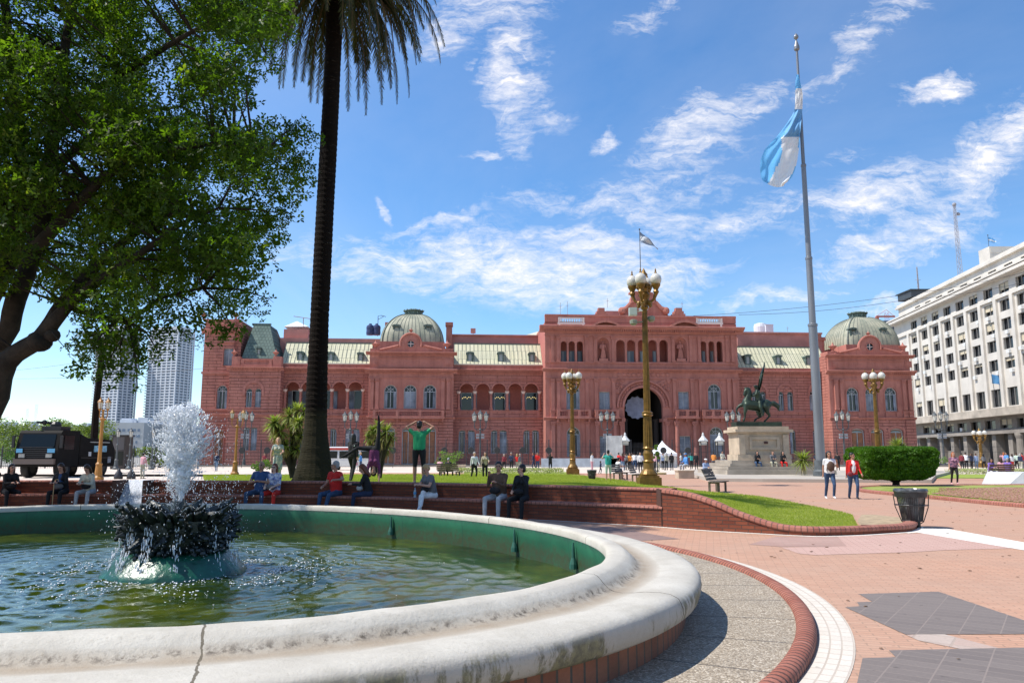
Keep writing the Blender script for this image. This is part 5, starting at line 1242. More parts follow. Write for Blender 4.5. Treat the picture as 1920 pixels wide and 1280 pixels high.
for h in [q for q in holes]+att+att2:
    a, c, z0, z1 = bb(h); at2 = h in att2; y = 1.0 if (at2 or z1 < zbb0) else 0.0
    b = MB().plate(rect(a, c, z0, z1), [rect(a+.08, (a+c)/2-.04, z0+.08, z1-.08), rect((a+c)/2+.04, c-.08, z0+.08, z1-.08)], y+.12, y+.22)
    f = b.build('window', mat('office_frame', (.30, .29, .27), .6), mini)
    if a > PM.uz(1960, 700)[0]: continue
    k = rg.random()
    if k < .35: MB().box(a+.08, c-.08, y+.23, y+.26, z0+(z1-z0)*rg.uniform(.3, .8), z1-.05).build('blind', M_blind, f)
    if rg.random() < .55 and nac < 95:
        nac += 1; x = rg.uniform(a+.3, c-.3); zz = z0-.75 if not (at2 or z1 < zbb0) else z0+.05
        MB().box(x-.42, x+.42, y-.42, y-.02, zz, zz+.6).build('air_conditioner', M_ac, mini)
# ground floor: piers, shops, arcade with its shade mixed into the wall colour
zg = mz(820)
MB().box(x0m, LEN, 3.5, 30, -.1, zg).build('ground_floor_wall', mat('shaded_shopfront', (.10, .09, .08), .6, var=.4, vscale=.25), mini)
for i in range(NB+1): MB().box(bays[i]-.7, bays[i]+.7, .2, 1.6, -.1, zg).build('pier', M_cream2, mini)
for i in range(4): MB().lathe([(.75, 0), (.7, 1), (.62, zg-1), (.8, zg-.4), (.8, zg)], (bays[NB-4+i]-1.6, -.1, 0), 14).build('column', M_cream2, mini)
for i in range(5): MB().box(bays[i]+.8, bays[i+1]-.8, 1.2, 1.5, -.1, zg*.45).build('shopfront', M_cream2, mini)
def on_roof(name, label, cat, px, py, y, b, m, group=None):
    s, z = PM.uz(px, py, y); w = PM.O+PM.e*s+PM.n*y; o = b.build(name, m, None, loc=(w.x, w.y, z)); return tag(o, label, cat, group)
def flagmesh(L, H, folds, drop, nx=14, nz=7):
    V = []; F = []; rgs = []
    for i in range(nx+1):
        for j in range(nz+1):
            u, v = i/nx, j/nz; V.append((u*L*(1-.25*drop), folds*math.sin(u*9+v*2)*u*.5, -v*H*(1-.15*u)-drop*L*u**1.3))
    for i in range(nx):
        for j in range(nz): o = i*(nz+1)+j; F.append((o, o+nz+1, o+nz+2, o+1)); rgs.append(0 if j < nz*.34 or j >= nz*.62 else 1)
    return V, F, rgs
M_fb, M_fw = mat('sky_blue_cloth', (.16, .42, .74), .8), mat('white_cloth', (.80, .80, .80), .8)
for M_ in (M_fb, M_fw):
    T = NT(M_.node_tree); tr = T.new('ShaderNodeBsdfTranslucent'); tr.inputs[0].default_value = M_.node_tree.nodes['Principled BSDF'].inputs['Base Color'].default_value; ms = T.new('ShaderNodeMixShader'); ms.inputs[0].default_value = .35
    T.l.new(T.n['Principled BSDF'].outputs[0], ms.inputs[1]); T.l.new(tr.outputs[0], ms.inputs[2]); T.l.new(ms.outputs[0], T.n['Material Output'].inputs[0])
M_pole = mat('dark_pole', (.06, .06, .07), .5)
def flagthing(name, label, loc, polelen, L, H, drop, mb=None, mw=None, rz=0, tilt=0, pr=.05, at_top=.05):
    t = thing(name, label, 'flag', loc, rz)
    MB().tube([(0, 0, 0), (tilt, 0, polelen)], [pr, pr*.7], 6).ball((tilt, 0, polelen+.1), pr*2.2, 8, 6).build('pole', M_pole, t)
    V, F, r = flagmesh(L, H, .35*H, drop); b = MB(); b.add([(x+tilt*(1-at_top), y, z+polelen*(1-at_top)) for x, y, z in V], F)
    o = b.build('flag_cloth', [mb or M_fb, mw or M_fw], t); o.data.polygons.foreach_set('material_index', np.array(r, dtype=np.int32)); return t
s, z = PM.uz(1857, 494, 4); w = PM.O+PM.e*s+PM.n*4
flagthing('rooftop_flag', 'small blue and white flag on a thin pole on the cream office block', (w.x, w.y, z), 5.3, 1.5, .9, .3)
s, z = PM.uz(1868, 745, -.8); w = PM.O+PM.e*s+PM.n*-.9
flagthing('wall_flag', 'pale blue flag hung from a bracket pole on the office block wall', (w.x, w.y, z), 4.2, 3.0, 1.6, .25, tilt=-.4, mw=M_fb)
def lattice(h, w0, w1, n):
    b = MB()
    for sx in (-1, 1):
        for sy in (-1, 1): b.tube([(sx*w0, sy*w0, 0), (sx*w1, sy*w1, h)], .05, 4)
    for i in range(n):
        a, c = i/n, (i+1)/n; wa, wc = w0+(w1-w0)*a, w0+(w1-w0)*c; q = 1 if i % 2 else -1
        for (p, r) in (((-1, -1), (1, -1)), ((1, -1), (1, 1)), ((1, 1), (-1, 1)), ((-1, 1), (-1, -1))):
            if q < 0: p, r = r, p
            b.tube([(p[0]*wa, p[1]*wa, a*h), (r[0]*wc, r[1]*wc, c*h)], .028, 3)
    return b
on_roof('radio_mast', 'tall thin lattice radio mast rising behind the cream office block', 'mast', 1801, 520, 12, lattice(16.5, .38, .18, 26).ball((0, 0, 16.8), .45, 8, 6).ball((.7, 0, 14.6), (.5, .2, .4), 8, 6), mat('galvanised_lattice', (.32, .30, .32), .6))
on_roof('roof_antenna', 'short thin antenna at the far end of the office block roof', 'antenna', 1723, 552, 5, lattice(6.5, .12, .06, 12).tube([(-.7, 0, 3.4), (.7, 0, 3.4)], .04, 4), MATS['galvanised_lattice'])
on_roof('roof_plant_room', 'cream box with vents on top of the office block near the flag', 'plant room', 1873, 497, 3, MB().box(-2.2, 2.2, -1.2, 2, 0, 3.1).box(-2.0, -.1, -1.25, -1.2, 1.9, 2.7).box(.1, 2.0, -1.25, -1.2, 1.9, 2.7), M_cream)
on_roof('roof_shed', 'low dark shed on the far end of the office block roof', 'shed', 1712, 553, 3, MB().box(-2, 2, -3, 3, -1, .5).box(-2.3, 2.3, -3.4, 3.4, .5, .7), mat('tarred_metal', (.05, .06, .07), .6))
# dark slab behind the right dome and the crane
w = at(1668, 650, 230); tag(MB().box(-3, 9, 0, 9, -30, 8).build('dark_rear_block', mat('dark_cladding', (.06, .07, .09), .6, var=.2, vscale=.3), loc=w), 'dark slab block half hidden behind the right dome', 'building')
w = at(1665, 625, 300); cr = thing('tower_crane', 'small red tower crane in the gap left of the cream office block', 'crane', (w.x, w.y, 0))
lattice(w.z+8.5, .6, .6, 40).build('crane_mast', mat('crane_red', (.42, .12, .08), .6), cr)
b = MB().box(-4.2, 3.2, -.35, .35, w.z+6.5, w.z+7.1).box(-4.4, -3.4, -.6, .6, w.z+5.2, w.z+6.8); b.tube([(0, 0, w.z+9.5), (-4, 0, w.z+7)], .08, 4).tube([(0, 0, w.z+9.5), (3, 0, w.z+7)], .08, 4); b.build('crane_jib', MATS['crane_red'], cr)

# ================================================================ TOWERS AND FAR BUILDINGS (left)
M_tw = mat('tower_white', (.60, .63, .68), .7); M_tg = mat('tower_glass', (.16, .21, .28), .3)  # pale bluish tones, distance haze mixed into the colours
def tower(px0, px1, ytop, Y, label, rz):
    a, c = at(px0, 800, Y), at(px1, 800, Y); top = at((px0+px1)/2, ytop, Y).z; W = (c.x-a.x); D = W*.62; k = math.cos(rz)+.62*abs(math.sin(rz)); W /= k; D /= k
    t = thing('residential_tower', label, 'tower block', ((a.x+c.x)/2, Y, 0), rz, 'twin towers')
    MB().box(-W/2+1.5, W/2-1.5, -D/2+1.5, D/2-1.5, 0, top-2).build('glazed_core', M_tg, t)
    b = MB(); fh = 3.25; n = int(top/fh); r = random.Random(int(px0))
    for i in range(n):
        z = i*fh; b.box(-W/2, W/2, -D/2, D/2, z, z+1.25)
    b.box(-W/2+3, W/2-3, -D/2+3, D/2-3, top-2, top+3); b.build('floor_slabs', M_tw, t)
    b = MB()
    for x in np.linspace(-W/2+2, W/2-2, 7)[1:-1]: b.box(x-.8, x+.8, -D/2+.2, -D/2+1.6, 0, top-1)
    for y in np.linspace(-D/2, D/2, 5): b.box(W/2-1.6, W/2-.2, y-.7, y+.7, 0, top-1)
    b.build('party_walls', M_tw, t)
tower(171, 247, 618, 900, 'pale high rise tower, the left one of the twins beyond the tree', -.35)
tower(271, 351, 620, 900, 'pale high rise tower, the right one of the twins beyond the tree', -.30)
rg = random.Random(8)
for k, (px0, px1, yt, Y, lab) in enumerate(((-60, 70, 797, 520, 'long low white building far behind the truck, leftmost'), (60, 175, 800, 480, 'low greyish building on the skyline behind the trees and the truck'), (170, 268, 792, 420, 'low pale apartment block at the foot of the left tower'), (268, 372, 795, 440, 'low pale apartment block behind the water plume'))):
    a, c = at(px0, 830, Y), at(px1, 830, Y); H = at(px0, yt, Y).z; t = thing('distant_block', lab, 'building', ((a.x+c.x)/2, Y, 0)); W = c.x-a.x
    MB().box(-W/2, W/2, 0, 20, 0, H).build('wall', mat('distant_wall', (.42, .43, .43), .8, var=.12, vscale=.05), t)
    n = int(H/3.2)
    for i in range(n):
        x = -W/2+1; b = MB()
        while x < W/2-2:
            w_ = rg.uniform(1.0, 2.6); b.box(x, x+w_, -.1, .02, i*3.2+1.2, i*3.2+2.6); x += w_+rg.uniform(.5, 1.6)
        b.build('window_row', M_tg, t)
    b = MB()
    for i in range(6): x = rg.uniform(-W/2+2, W/2-4); b.box(x, x+rg.uniform(2, 6), 3+i*.4, 10+i*.4, H-.5-i*.05, H+1+rg.uniform(0, .3)+i*.35)
    b.build('roof_structures', M_tw, t)
for k, (px, yt, lab) in enumerate(((52, 766, 'left one of two thin lattice masts on the far left skyline'), (69, 758, 'right and taller one of two thin lattice masts on the far left skyline'))):
    w = at(px, yt, 700); tag(lattice(w.z, 1.3, .7, 20).build('distant_mast', mat('faded_mast', (.40, .44, .50), .8), loc=(w.x, 700, 0)), lab, 'mast', 'far masts')
# overhead wires
def wire(name, label, pts, sag, r, m=None):
    P = []
    for a, c in zip(pts, pts[1:]):
        for i in range(12): t = i/12; P.append(a.lerp(c, t)-Vector((0, 0, sag*4*t*(1-t))))
    P.append(pts[-1]); return tag(MB().tube(P, r, 4).build(name, m or M_pole), label, 'wire')
wire('overhead_wire', 'upper of two thin wires from the palace attic to the office block', [at(1300, 592, 118), at(1700, 552, 118), at(1960, 500, 118)], .4, .03)
wire('overhead_wire', 'lower of two thin wires from the palace attic to the office block', [at(1385, 590, 118), at(1700, 562, 118), at(1960, 520, 118)], .5, .03)
wire('overhead_wire', 'thin wire crossing the sky low on the left, the upper one', [at(-60, 700, 60), at(215, 668, 60)], .2, .012)
wire('overhead_wire', 'thin wire crossing the sky low on the left, the lower one', [at(-60, 709, 60), at(385, 690, 60)], .3, .012)
# ================================================================ TREES AND PLANTS
M_bark = mat('mottled_plane_bark', (.013, .010, .007), .9, var=.4, vscale=2.2, bump=1, bscale=10, col2=(.045, .035, .025))
M_leaf = leafmat('plane_leaves', (.025, .052, .005), (.088, .150, .013), .62, (.30, .34, .05), .9)
def leaves(name, clumps, n, size, m, parent, lobed=True, flat_=.0, seed=1, shell=.35):
    """many single leaves scattered through spherical clumps [(centre, radius)]"""
    rg = np.random.RandomState(seed); C_ = np.array([tuple(c) for c, r in clumps]); R = np.array([r for c, r in clumps]); w = R**2.2; w /= w.sum()
    k = rg.choice(len(clumps), n, p=w); d = rg.normal(size=(n, 3)); d /= np.linalg.norm(d, axis=1, keepdims=True)
    rad = rg.uniform(0, 1, n)**shell; P = C_[k]+d*(R[k]*rad)[:, None]*np.array([1.1, 1.1, .85])
    # random leaf frames, a little more horizontal than not
    N = rg.normal(size=(n, 3)); N[:, 2] += .5; N /= np.linalg.norm(N, axis=1, keepdims=True)
    A = np.cross(N, rg.normal(size=(n, 3))); A /= np.linalg.norm(A, axis=1, keepdims=True); B = np.cross(N, A)
    s = size*rg.uniform(.55, 1.25, n)
    if lobed:
        T = np.array([(0, 0, 0), (.62, .30, .10), (1.15, 0, -.06), (.62, -.30, .10), (.30, .72, -.05), (-.12, 1.0, -.12), (-.25, .42, .05), (.30, -.72, -.05), (-.12, -1.0, -.12), (-.25, -.42, .05)])*.62
        Q = np.array([(0, 3, 2, 1), (0, 4, 5, 6), (0, 9, 8, 7)])
    else:
        T = np.array([(-.5, 0, 0), (0, .28, .04), (.5, 0, 0), (0, -.28, .04)]); Q = np.array([(0, 1, 2, 3)])
    V = P[:, None]+s[:, None, None]*(T[None, :, 0:1]*A[:, None]+T[None, :, 1:2]*B[:, None]+T[None, :, 2:3]*N[:, None])
    F = Q[None]+(np.arange(n)*len(T))[:, None, None]
    return npmesh(name, V.reshape(-1, 3), F.reshape(-1, 4), m, parent)
def inpoly(x, y, P):
    c = False; j = len(P)-1
    for i in range(len(P)):
        if (P[i][1] > y) != (P[j][1] > y) and x < (P[j][0]-P[i][0])*(y-P[i][1])/(P[j][1]-P[i][1])+P[i][0]: c = not c
        j = i
    return c
# --- the big plane tree whose trunk stands left of the picture
TS = 1.4; tb = Vector((-17.6, 17.4, 0)); plane = thing('plane_tree', 'huge leafy plane tree overhanging the fountain from the left edge', 'tree', tb)
J = lambda px, py, Y: at(px, py, Y*TS)-tb
fork = Vector((.2, .1, 3.4))
limbs = [
    ([Vector((0, 0, -.1)), Vector((.05, 0, 1.6)), fork], [.62, .46, .42]),
    ([fork, J(-60, 790, 12.6), J(10, 680, 12.4), J(78, 632, 12.3), J(118, 570, 12.4), J(180, 500, 12.6), J(250, 440, 12.8), J(330, 395, 13)], [.32, .23, .22, .18, .15, .11, .08, .04]),
    ([J(78, 632, 12.3), J(140, 560, 12.1), J(210, 510, 12), J(270, 470, 12), J(340, 420, 12), J(410, 390, 12)], [.16, .12, .09, .07, .05, .025]),
    ([fork, J(-40, 660, 13), J(30, 560, 13), J(62, 470, 13.2), J(88, 380, 13.3), J(100, 250, 13.4), J(120, 100, 13.4), J(150, -80, 13.5)], [.3, .23, .2, .18, .17, .15, .11, .06]),
    ([fork, J(-90, 640, 13.4), J(-20, 560, 13.6), J(30, 440, 13.8), J(40, 300, 14), J(20, 120, 14), J(0, -100, 14)], [.32, .26, .22, .19, .17, .13, .07]),
    ([J(62, 470, 13.2), J(130, 400, 12.6), J(200, 330, 12.2), J(290, 290, 12), J(400, 270, 12), J(500, 280, 12)], [.16, .12, .1, .07, .05, .02]),
    ([J(100, 250, 13.4), J(170, 180, 13), J(260, 120, 12.6), J(360, 60, 12.4), J(440, 20, 12.4)], [.13, .1, .08, .05, .02]),
    ([J(118, 570, 12.4), J(180, 590, 12.2), J(240, 600, 12.0), J(300, 560, 12), J(380, 540, 12.2)], [.09, .06, .05, .035, .02]),
    ([fork, Vector((-1.5, 1.5, 7)), Vector((-3, 3, 11)), Vector((-4, 4, 15))], [.36, .28, .2, .1]),
    ([J(30, 440, 13.8), J(120, 300, 14.6), J(240, 220, 15.2), J(340, 200, 15.6)], [.16, .12, .07, .03])]
b = MB()
for P, R in limbs:
    Q = catmull([tuple(p) for p in P], 4); rr_ = np.interp(np.linspace(0, len(P)-1, len(Q)), range(len(P)), R)
    rr_ = [r*TS*.78*(1+.10*mnoise.noise((q.x*3, q.y*3, q.z*3))) for r, q in zip(rr_, Q)]; b.tube(Q, rr_, 10)
b.ball(J(74, 640, 12.3), (.28, .26, .24), 10, 7).ball(J(98, 628, 12.25), (.18, .17, .16), 8, 6)
b.build('trunk', M_bark, plane, smooth=True)
poly = [(-420, -420), (500, -420), (545, -200), (525, -40), (545, 30), (515, 95), (488, 140), (448, 200), (500, 212), (560, 235), (597, 262), (592, 330), (560, 372), (540, 430), (518, 480), (490, 545), (468, 598), (435, 622), (388, 635), (352, 600), (318, 612), (262, 640), (205, 640), (150, 625), (120, 592), (60, 585), (0, 575), (-420, 560)]
rg = random.Random(12); clumps = []; tries = 0; lp = [q for P, R in limbs[1:] for q in catmull([tuple(p) for p in P], 3)]
while len(clumps) < 900 and tries < 90000:
    tries += 1; px, py = rg.uniform(-400, 610), rg.uniform(-230, 650); r = rg.uniform(.30, .82); Y = rg.uniform(10.8, 15.5); rp_ = r*FPX/Y/TS*.9
    if all(inpoly(px+rp_*math.cos(a), py+rp_*math.sin(a), poly) for a in (0, .8, 1.57, 2.36, 3.14, 3.93, 4.71, 5.5)):
        if mnoise.noise((px/85, py/85, Y/2.2)) < .0: continue
        clumps.append((J(px, py, Y), r))
# sprays that hang out of the crown
for (px, py, Y, r) in ((180, 655, 11.6, .3), (215, 672, 11.8, .26), (190, 695, 11.6, .24), (140, 697, 11.6, .16), (155, 640, 11.8, .26), (240, 640, 12, .3), (228, 700, 11.9, .15), (260, 655, 12, .22), (262, 700, 12, .16), (275, 675, 12, .2), (258, 728, 12, .12), (212, 722, 11.7, .14), (160, 668, 11.6, .2),
                      (575, 300, 12.4, .22), (540, 270, 12.4, .4), (560, 320, 12.6, .34), (520, 300, 12.3, .45), (540, 350, 12.5, .4), (510, 250, 12.6, .4), (500, 390, 12.3, .45), (530, 400, 12.5, .32), (570, 340, 12.3, .2), (480, 60, 12.6, .45), (510, 30, 12.4, .4), (470, 120, 12.4, .4), (440, 30, 12.5, .5), (500, 0, 12.6, .5), (495, 440, 12.4, .4), (470, 500, 12.2, .42), (450, 560, 12.3, .4), (430, 180, 12.6, .4), (300, 590, 12, .35), (190, 600, 12, .35), (215, 640, 12, .32), (285, 630, 12, .3), (330, 620, 12.2, .32), (250, 670, 11.9, .24), (205, 690, 11.8, .2), (300, 665, 12, .18), (170, 630, 11.8, .25), (370, 610, 12.2, .3), (150, 560, 12, .35), (100, 540, 12, .3), (270, 560, 12, .4), (240, 610, 12.2, .35), (350, 570, 12, .4), (410, 590, 12, .35), (590, 260, 12.3, .18), (560, 245, 12.3, .24), (555, 380, 12.4, .18), (505, 560, 12.3, .14), (480, 590, 12.3, .2), (440, 620, 12.3, .24), (400, 630, 12.3, .22), (535, 30, 12.4, .25), (548, 70, 12.3, .15), (470, 185, 12.5, .18), (380, 650, 12, .12), (120, 650, 11.9, .1), (500, 480, 12.3, .2), (510, 120, 12.3, .2)):
    clumps.append((J(px, py, Y), r*TS))
b = MB()
for c, r in clumps[::2]:      # twigs into the clumps
    n_ = min(lp, key=lambda q: (q-c).length_squared+(.6*(c.z-q.z) if q.z < c.z else 1.5*(q.z-c.z))); mid = n_.lerp(c, .55)+Vector((rg.uniform(-.2, .2), rg.uniform(-.2, .2), rg.uniform(-.05, .3)))
    b.tube([n_, mid, c], [.035, .02, .009], 4)
    for _ in range(3): b.tube([c, c+Vector((rg.gauss(0, 1), rg.gauss(0, 1), rg.gauss(0, .8))).normalized()*r*.8], [.007, .003], 3)
b.build('branches', M_bark, plane)
leaves('crown', clumps, 108000, .165, M_leaf, plane, seed=3)

def small_tree(name, label, cat, loc, clumps, n, size, m, trunk, group=None, lobed=False, shell=.4):
    t = thing(name, label, cat, loc, 0, group); b = MB()
    for P, R in trunk: b.tube(P, R, 7)
    b.build('trunk', M_bark, t); leaves('crown', clumps, n, size, m, t, lobed, seed=int(abs(loc[0])*7)+1, shell=shell); return t
M_far1 = leafmat('far_leaves', (.08, .12, .025), (.19, .24, .06), .35, (.28, .32, .10), .5)
labs = ['far tree at the left edge beyond the armoured truck', 'round far tree behind the front of the armoured truck', 'far tree above the middle of the armoured truck', 'far tree above the rear of the armoured truck', 'low far tree between the truck and the golden lamp', 'far tree just right of the golden lamp post on the left', 'dark bush tree behind the kiosk', 'bushy tree left of the fountain plume in front of the railings']
for k, (px, yt, Y, w) in enumerate(((0, 784, 112, 4.6), (62, 782, 125, 4.6), (112, 784, 130, 4.6), (146, 780, 120, 4.2), (172, 788, 115, 3.4), (205, 806, 105, 2.0), (228, 812, 118, 2.2), (302, 838, 95, 2.2))):
    w_ = at(px, yt, Y); rg = random.Random(k+40); H = w_.z
    cl = [(Vector((rg.gauss(0, w*.45), rg.gauss(0, w*.4), H*(.45+.5*rg.random())-.4)), rg.uniform(.28, .5)*w*.8) for _ in range(13)]
    small_tree('street_tree', labs[k], 'tree', (w_.x, Y, 0), cl, 2600, .34, M_far1, [([(0, 0, 0), (.1, 0, H*.4), (0, 0, H*.7)], [.22, .16, .07])], 'trees beyond the left forecourt')
cl = [(Vector((rg.uniform(-2.4, 2.4), rg.uniform(-1, 1), rg.uniform(.6, 3.2))), 1.1) for _ in range(12)]; w_ = gnd(12, 868)
small_tree('leafy_shrub', 'bright green shrub at the very left edge behind the seated woman', 'shrub', (w_.x, w_.y, 0), cl, 2600, .3, leafmat('lush_leaves', (.05, .12, .015), (.12, .24, .03), .4), [([(0, 0, 0), (0, 0, 2)], [.1, .05])])

# --- the tall palm by the bench wall
def frond(b, base, dirv, L, droop, w, seed, n=26, leaf=.42, hang=.6):
    r = random.Random(seed); P = []; p = Vector(base); d = Vector(dirv).normalized(); ds = L/n; side = d.cross(Vector((0, 0, 1))); side = side.normalized() if side.length > .05 else Vector((1, 0, 0))
    for i in range(n+1):
        P.append(p.copy()); d = (d+Vector((0, 0, -droop*ds*(.25+1.6*i/n)))).normalized(); p = p+d*ds
    b[0].tube(P, [w*(1-.85*i/n) for i in range(n+1)], 4)
    for i in range(2, n+1):
        t = i/n; l = leaf*(math.sin(min(1, t*1.25+.12)*PI*.62)**.7)*(1 if t < .8 else 1-.6*(t-.8)/.2); dd = (P[i]-P[i-1]).normalized()
        for s_ in (-1, 1):
            for h in (0, .5):
                q = P[i-1].lerp(P[i], h); v = (side*s_*r.uniform(.55, .9)+dd*r.uniform(.5, .8)+Vector((0, 0, -hang*r.uniform(.5, 1.2)))).normalized()*l*r.uniform(.85, 1.1); wv = dd*.030
                b[1].add([q-wv, q+wv, q+v*.6+wv*.8+Vector((0, 0, -.01)), q+v], [(0, 1, 2, 3)])
PY = 24.0; pb_ = at(592, 900, PY); pbz = pb_.z-.12; palm = thing('tall_palm', 'very tall palm with a dark ringed trunk and hanging fronds behind the brick bench', 'palm', (pb_.x, PY, pbz)); PL = Vector((pb_.x, PY, pbz))
pr_ = [(903, 588, 38), (893, 588.5, 36), (880, 589, 33), (868, 590, 30), (850, 590.5, 27), (835, 591, 25), (818, 591.5, 22.5), (800, 592, 21), (785, 592.5, 19.5), (760, 593, 19.3), (700, 595, 18.2), (600, 599, 16.6), (500, 604, 16.6), (400, 609, 16.2), (300, 614.5, 16.2), (200, 620, 15.5), (120, 624, 15), (50, 627, 16), (-20, 630, 20), (-60, 632, 24)]
b = MB(); P = []; R = []
for i in range(len(pr_)-1):
    (y0, x0, w0), (y1, x1, w1) = pr_[i], pr_[i+1]; n = max(1, int((y0-y1)/5))
    for k in range(n):
        t = k/n; q = at(x0+(x1-x0)*t, y0+(y1-y0)*t, PY)-PL; w = (w0+(w1-w0)*t)/FPX*PY*1.02
        ringy = (y0 < 800); P.append(q); R.append(w*(1+(.045 if (len(P) % 2 and ringy) else (.03*mnoise.noise((q.z*4, 1, 1)) if ringy else .05*mnoise.noise((q.z*6, 2, 2))))))
b.tube(P, R, 22)
def palmbark():
    m = bpy.data.materials.new('ringed_palm_bark'); m.use_nodes = True; T = NT(m.node_tree); bs = T.n['Principled BSDF']; bs.inputs['Roughness'].default_value = .9; bs.inputs['Specular IOR Level'].default_value = .1
    ob = T.new('ShaderNodeTexCoord').outputs['Object']; z = T.xyz(ob)[2]
    n = T.noise(T.mapping(ob, (1, 1, 3.2)), 3, 8, .7); n2 = T.noise(T.mapping(ob, (1.6, 1.6, 14)), 2.3, 5, .7)
    c = T.mix(n, (.005, .0036, .003), (.018, .013, .010)); c = T.mix(T.math('MULTIPLY', T.ramp(n2, [(.62, 0.), (.68, 1.)]), .75), c, (.16, .13, .10))
    lo = T.math('MULTIPLY', T.math('SUBTRACT', 2.35, z), 4, clamp=True); c = T.mix(lo, c, T.mix(T.noise(ob, 22, 6, .8), (.012, .011, .006), (.05, .044, .026)))
    T.put(bs.inputs['Base Color'], c); bn = T.new('ShaderNodeBump'); bn.inputs['Strength'].default_value = 1; bn.inputs['Distance'].default_value = .04; T.put(bn.inputs['Height'], n2); T.put(bs.inputs['Normal'], bn.outputs[0]); return m
M_palmbark = palmbark(); b.build('trunk', M_palmbark, palm, smooth=False)
b = MB(); rg = random.Random(3)   # aerial root mass flaring at the foot
for k in range(70):
    a = rg.uniform(0, 2*PI); r0 = .42; b.tube([(math.cos(a)*r0*.9-.03, math.sin(a)*r0*.9, rg.uniform(.5, 1.1)), (math.cos(a)*(r0+.12)-.05, math.sin(a)*(r0+.12), .3), (math.cos(a)*(r0+rg.uniform(.2, .36))-.08, math.sin(a)*(r0+.25), -.12)], [.03, .035, .045], 5)
b.build('root_skirt', M_palmbark, palm)
top = at(626, -70, PY)-PL
M_frond = leafmat('palm_leaflets', (.016, .020, .007), (.050, .052, .014), .3, (.16, .10, .02), 1.2); M_rach = mat('frond_stem', (.11, .065, .025), .7)
rg = random.Random(17); F1 = (MB(), MB())
for k in range(108):
    a = 2*PI*k*.381966; e = rg.uniform(-.35, .95) if k % 3 else rg.uniform(-.7, 0); L = rg.uniform(4.0, 5.2) if e > 0 else rg.uniform(3.2, 4.6)
    frond(F1, top+Vector((math.cos(a)*.25, math.sin(a)*.25, rg.uniform(-.5, .6))), (math.cos(a), math.sin(a), e), L, rg.uniform(.42, .62), .045, k, 34, .44, .8)
for k in range(34):
    a = 2*PI*k/34+.1; frond(F1, top+Vector((math.cos(a)*.3, math.sin(a)*.3, -.7)), (math.cos(a)*.6, math.sin(a)*.6, rg.uniform(-.2, .25)), rg.uniform(3.8, 5.0), rg.uniform(.8, 1.2), .04, 200+k, 30, .34, 1.1)
cr_ = F1[1].build('crown', M_frond, palm, fix=False); F1[0].build('frond_stems', M_rach, cr_)
# --- smaller dark palm far left
w_ = at(192, 640, 70); pl2 = thing('distant_palm', 'dark slim palm seen under the plane tree, in front of the left tower', 'palm', (w_.x, 70, 0)); MB().tube([(0, 0, 0), (-.1, 0, w_.z*.5), (.1, 0, w_.z)], [.35, .3, .24], 8).build('trunk', M_palmbark, pl2)
F2 = (MB(), MB())
for k in range(40): a = 2*PI*k*.381966; frond(F2, (.1, 0, w_.z), (math.cos(a), math.sin(a), rg.uniform(-.3, 1.1)), rg.uniform(2.4, 3.4), .75, .05, k, 16, .6, .8)
c2 = F2[1].build('crown', M_frond, pl2, fix=False); F2[0].build('frond_stems', M_rach, c2)

# --- sword-leaved plants
M_sword = leafmat('sword_leaves', (.11, .15, .03), (.30, .33, .10), .35, (.50, .45, .20), 2.0); M_sword2 = leafmat('dry_sword_leaves', (.16, .13, .05), (.34, .27, .12), .3)
def rosette(b, c, n, L, w, rg, lo=-.6, hi=1.2, droop=.5):
    for _ in range(n):
        a = rg.uniform(0, 2*PI); e = rg.uniform(lo, hi); d = Vector((math.cos(a)*math.cos(e), math.sin(a)*math.cos(e), math.sin(e))); l = L*rg.uniform(.7, 1.1); s_ = Vector((-math.sin(a), math.cos(a), 0))*w
        c_ = Vector(c); m_ = c_+d*l*.5+Vector((0, 0, -droop*l*.12)); t_ = c_+d*l+Vector((0, 0, -droop*l*.5)); k = len(b.v)
        b.add([c_-s_*.6, c_+s_*.6, m_+s_, m_-s_, t_], [(0, 1, 2, 3), (3, 2, 4)])
def sword_tree(label, px, py, Y, heads, L, w, n=90, name='cabbage_tree', dry=.25):
    base = at(px, py, Y); base.z = 0 if base.z < .05 else base.z
    t = thing(name, label, 'plant', base); rg = random.Random(int(px)); tb_, lv, dr = MB(), MB(), MB()
    for (hx, hy, s_) in heads:
        h = at(hx, hy, Y)-base+Vector((0, rg.uniform(-.5, .5), 0)); tb_.tube([(0, 0, -.05), (h.x*.25, h.y*.3, h.z*.4), (h.x*.8, h.y, h.z*.85), h], [.10, .08, .06, .05], 6)
        rosette(lv, h, int(n*s_), L*s_, w, rg); rosette(dr, h-Vector((0, 0, .12)), int(n*s_*dry), L*s_*.8, w, rg, -1.3, -.3, .8)
    if name != 'yucca': tb_.build('stem', M_bark, t)
    lv.build('sword_leaves', M_sword, t, fix=False); dr.build('dry_leaves', M_sword2, t, fix=False); return t
sword_tree('many-headed cabbage tree with yellow-green sword leaves left of the tall palm', 548, 893, 33, [(553, 768, 1.2), (538, 778, 1.1), (520, 792, 1.2), (562, 792, 1), (530, 808, 1.1), (515, 812, .9), (552, 812, 1), (566, 815, .9), (540, 835, .9), (560, 842, .8), (525, 840, .8), (566, 770, .8), (512, 795, .8)], .55, .028, 110)
sword_tree('bushy sword-leaved plant on a stem behind the person doing a handstand', 712, 893, 36, [(712, 800, 1.1), (698, 806, 1), (728, 808, 1.1), (718, 820, 1), (703, 824, .9), (736, 818, .8), (690, 820, .8), (722, 836, .9), (708, 840, .8)], .55, .026, 110)
sword_tree('pale spiky yucca on the monument steps right of the plinth', 1502, 872, 52, [(1502, 862, 1.35)], .85, .035, 150, 'yucca', .05)
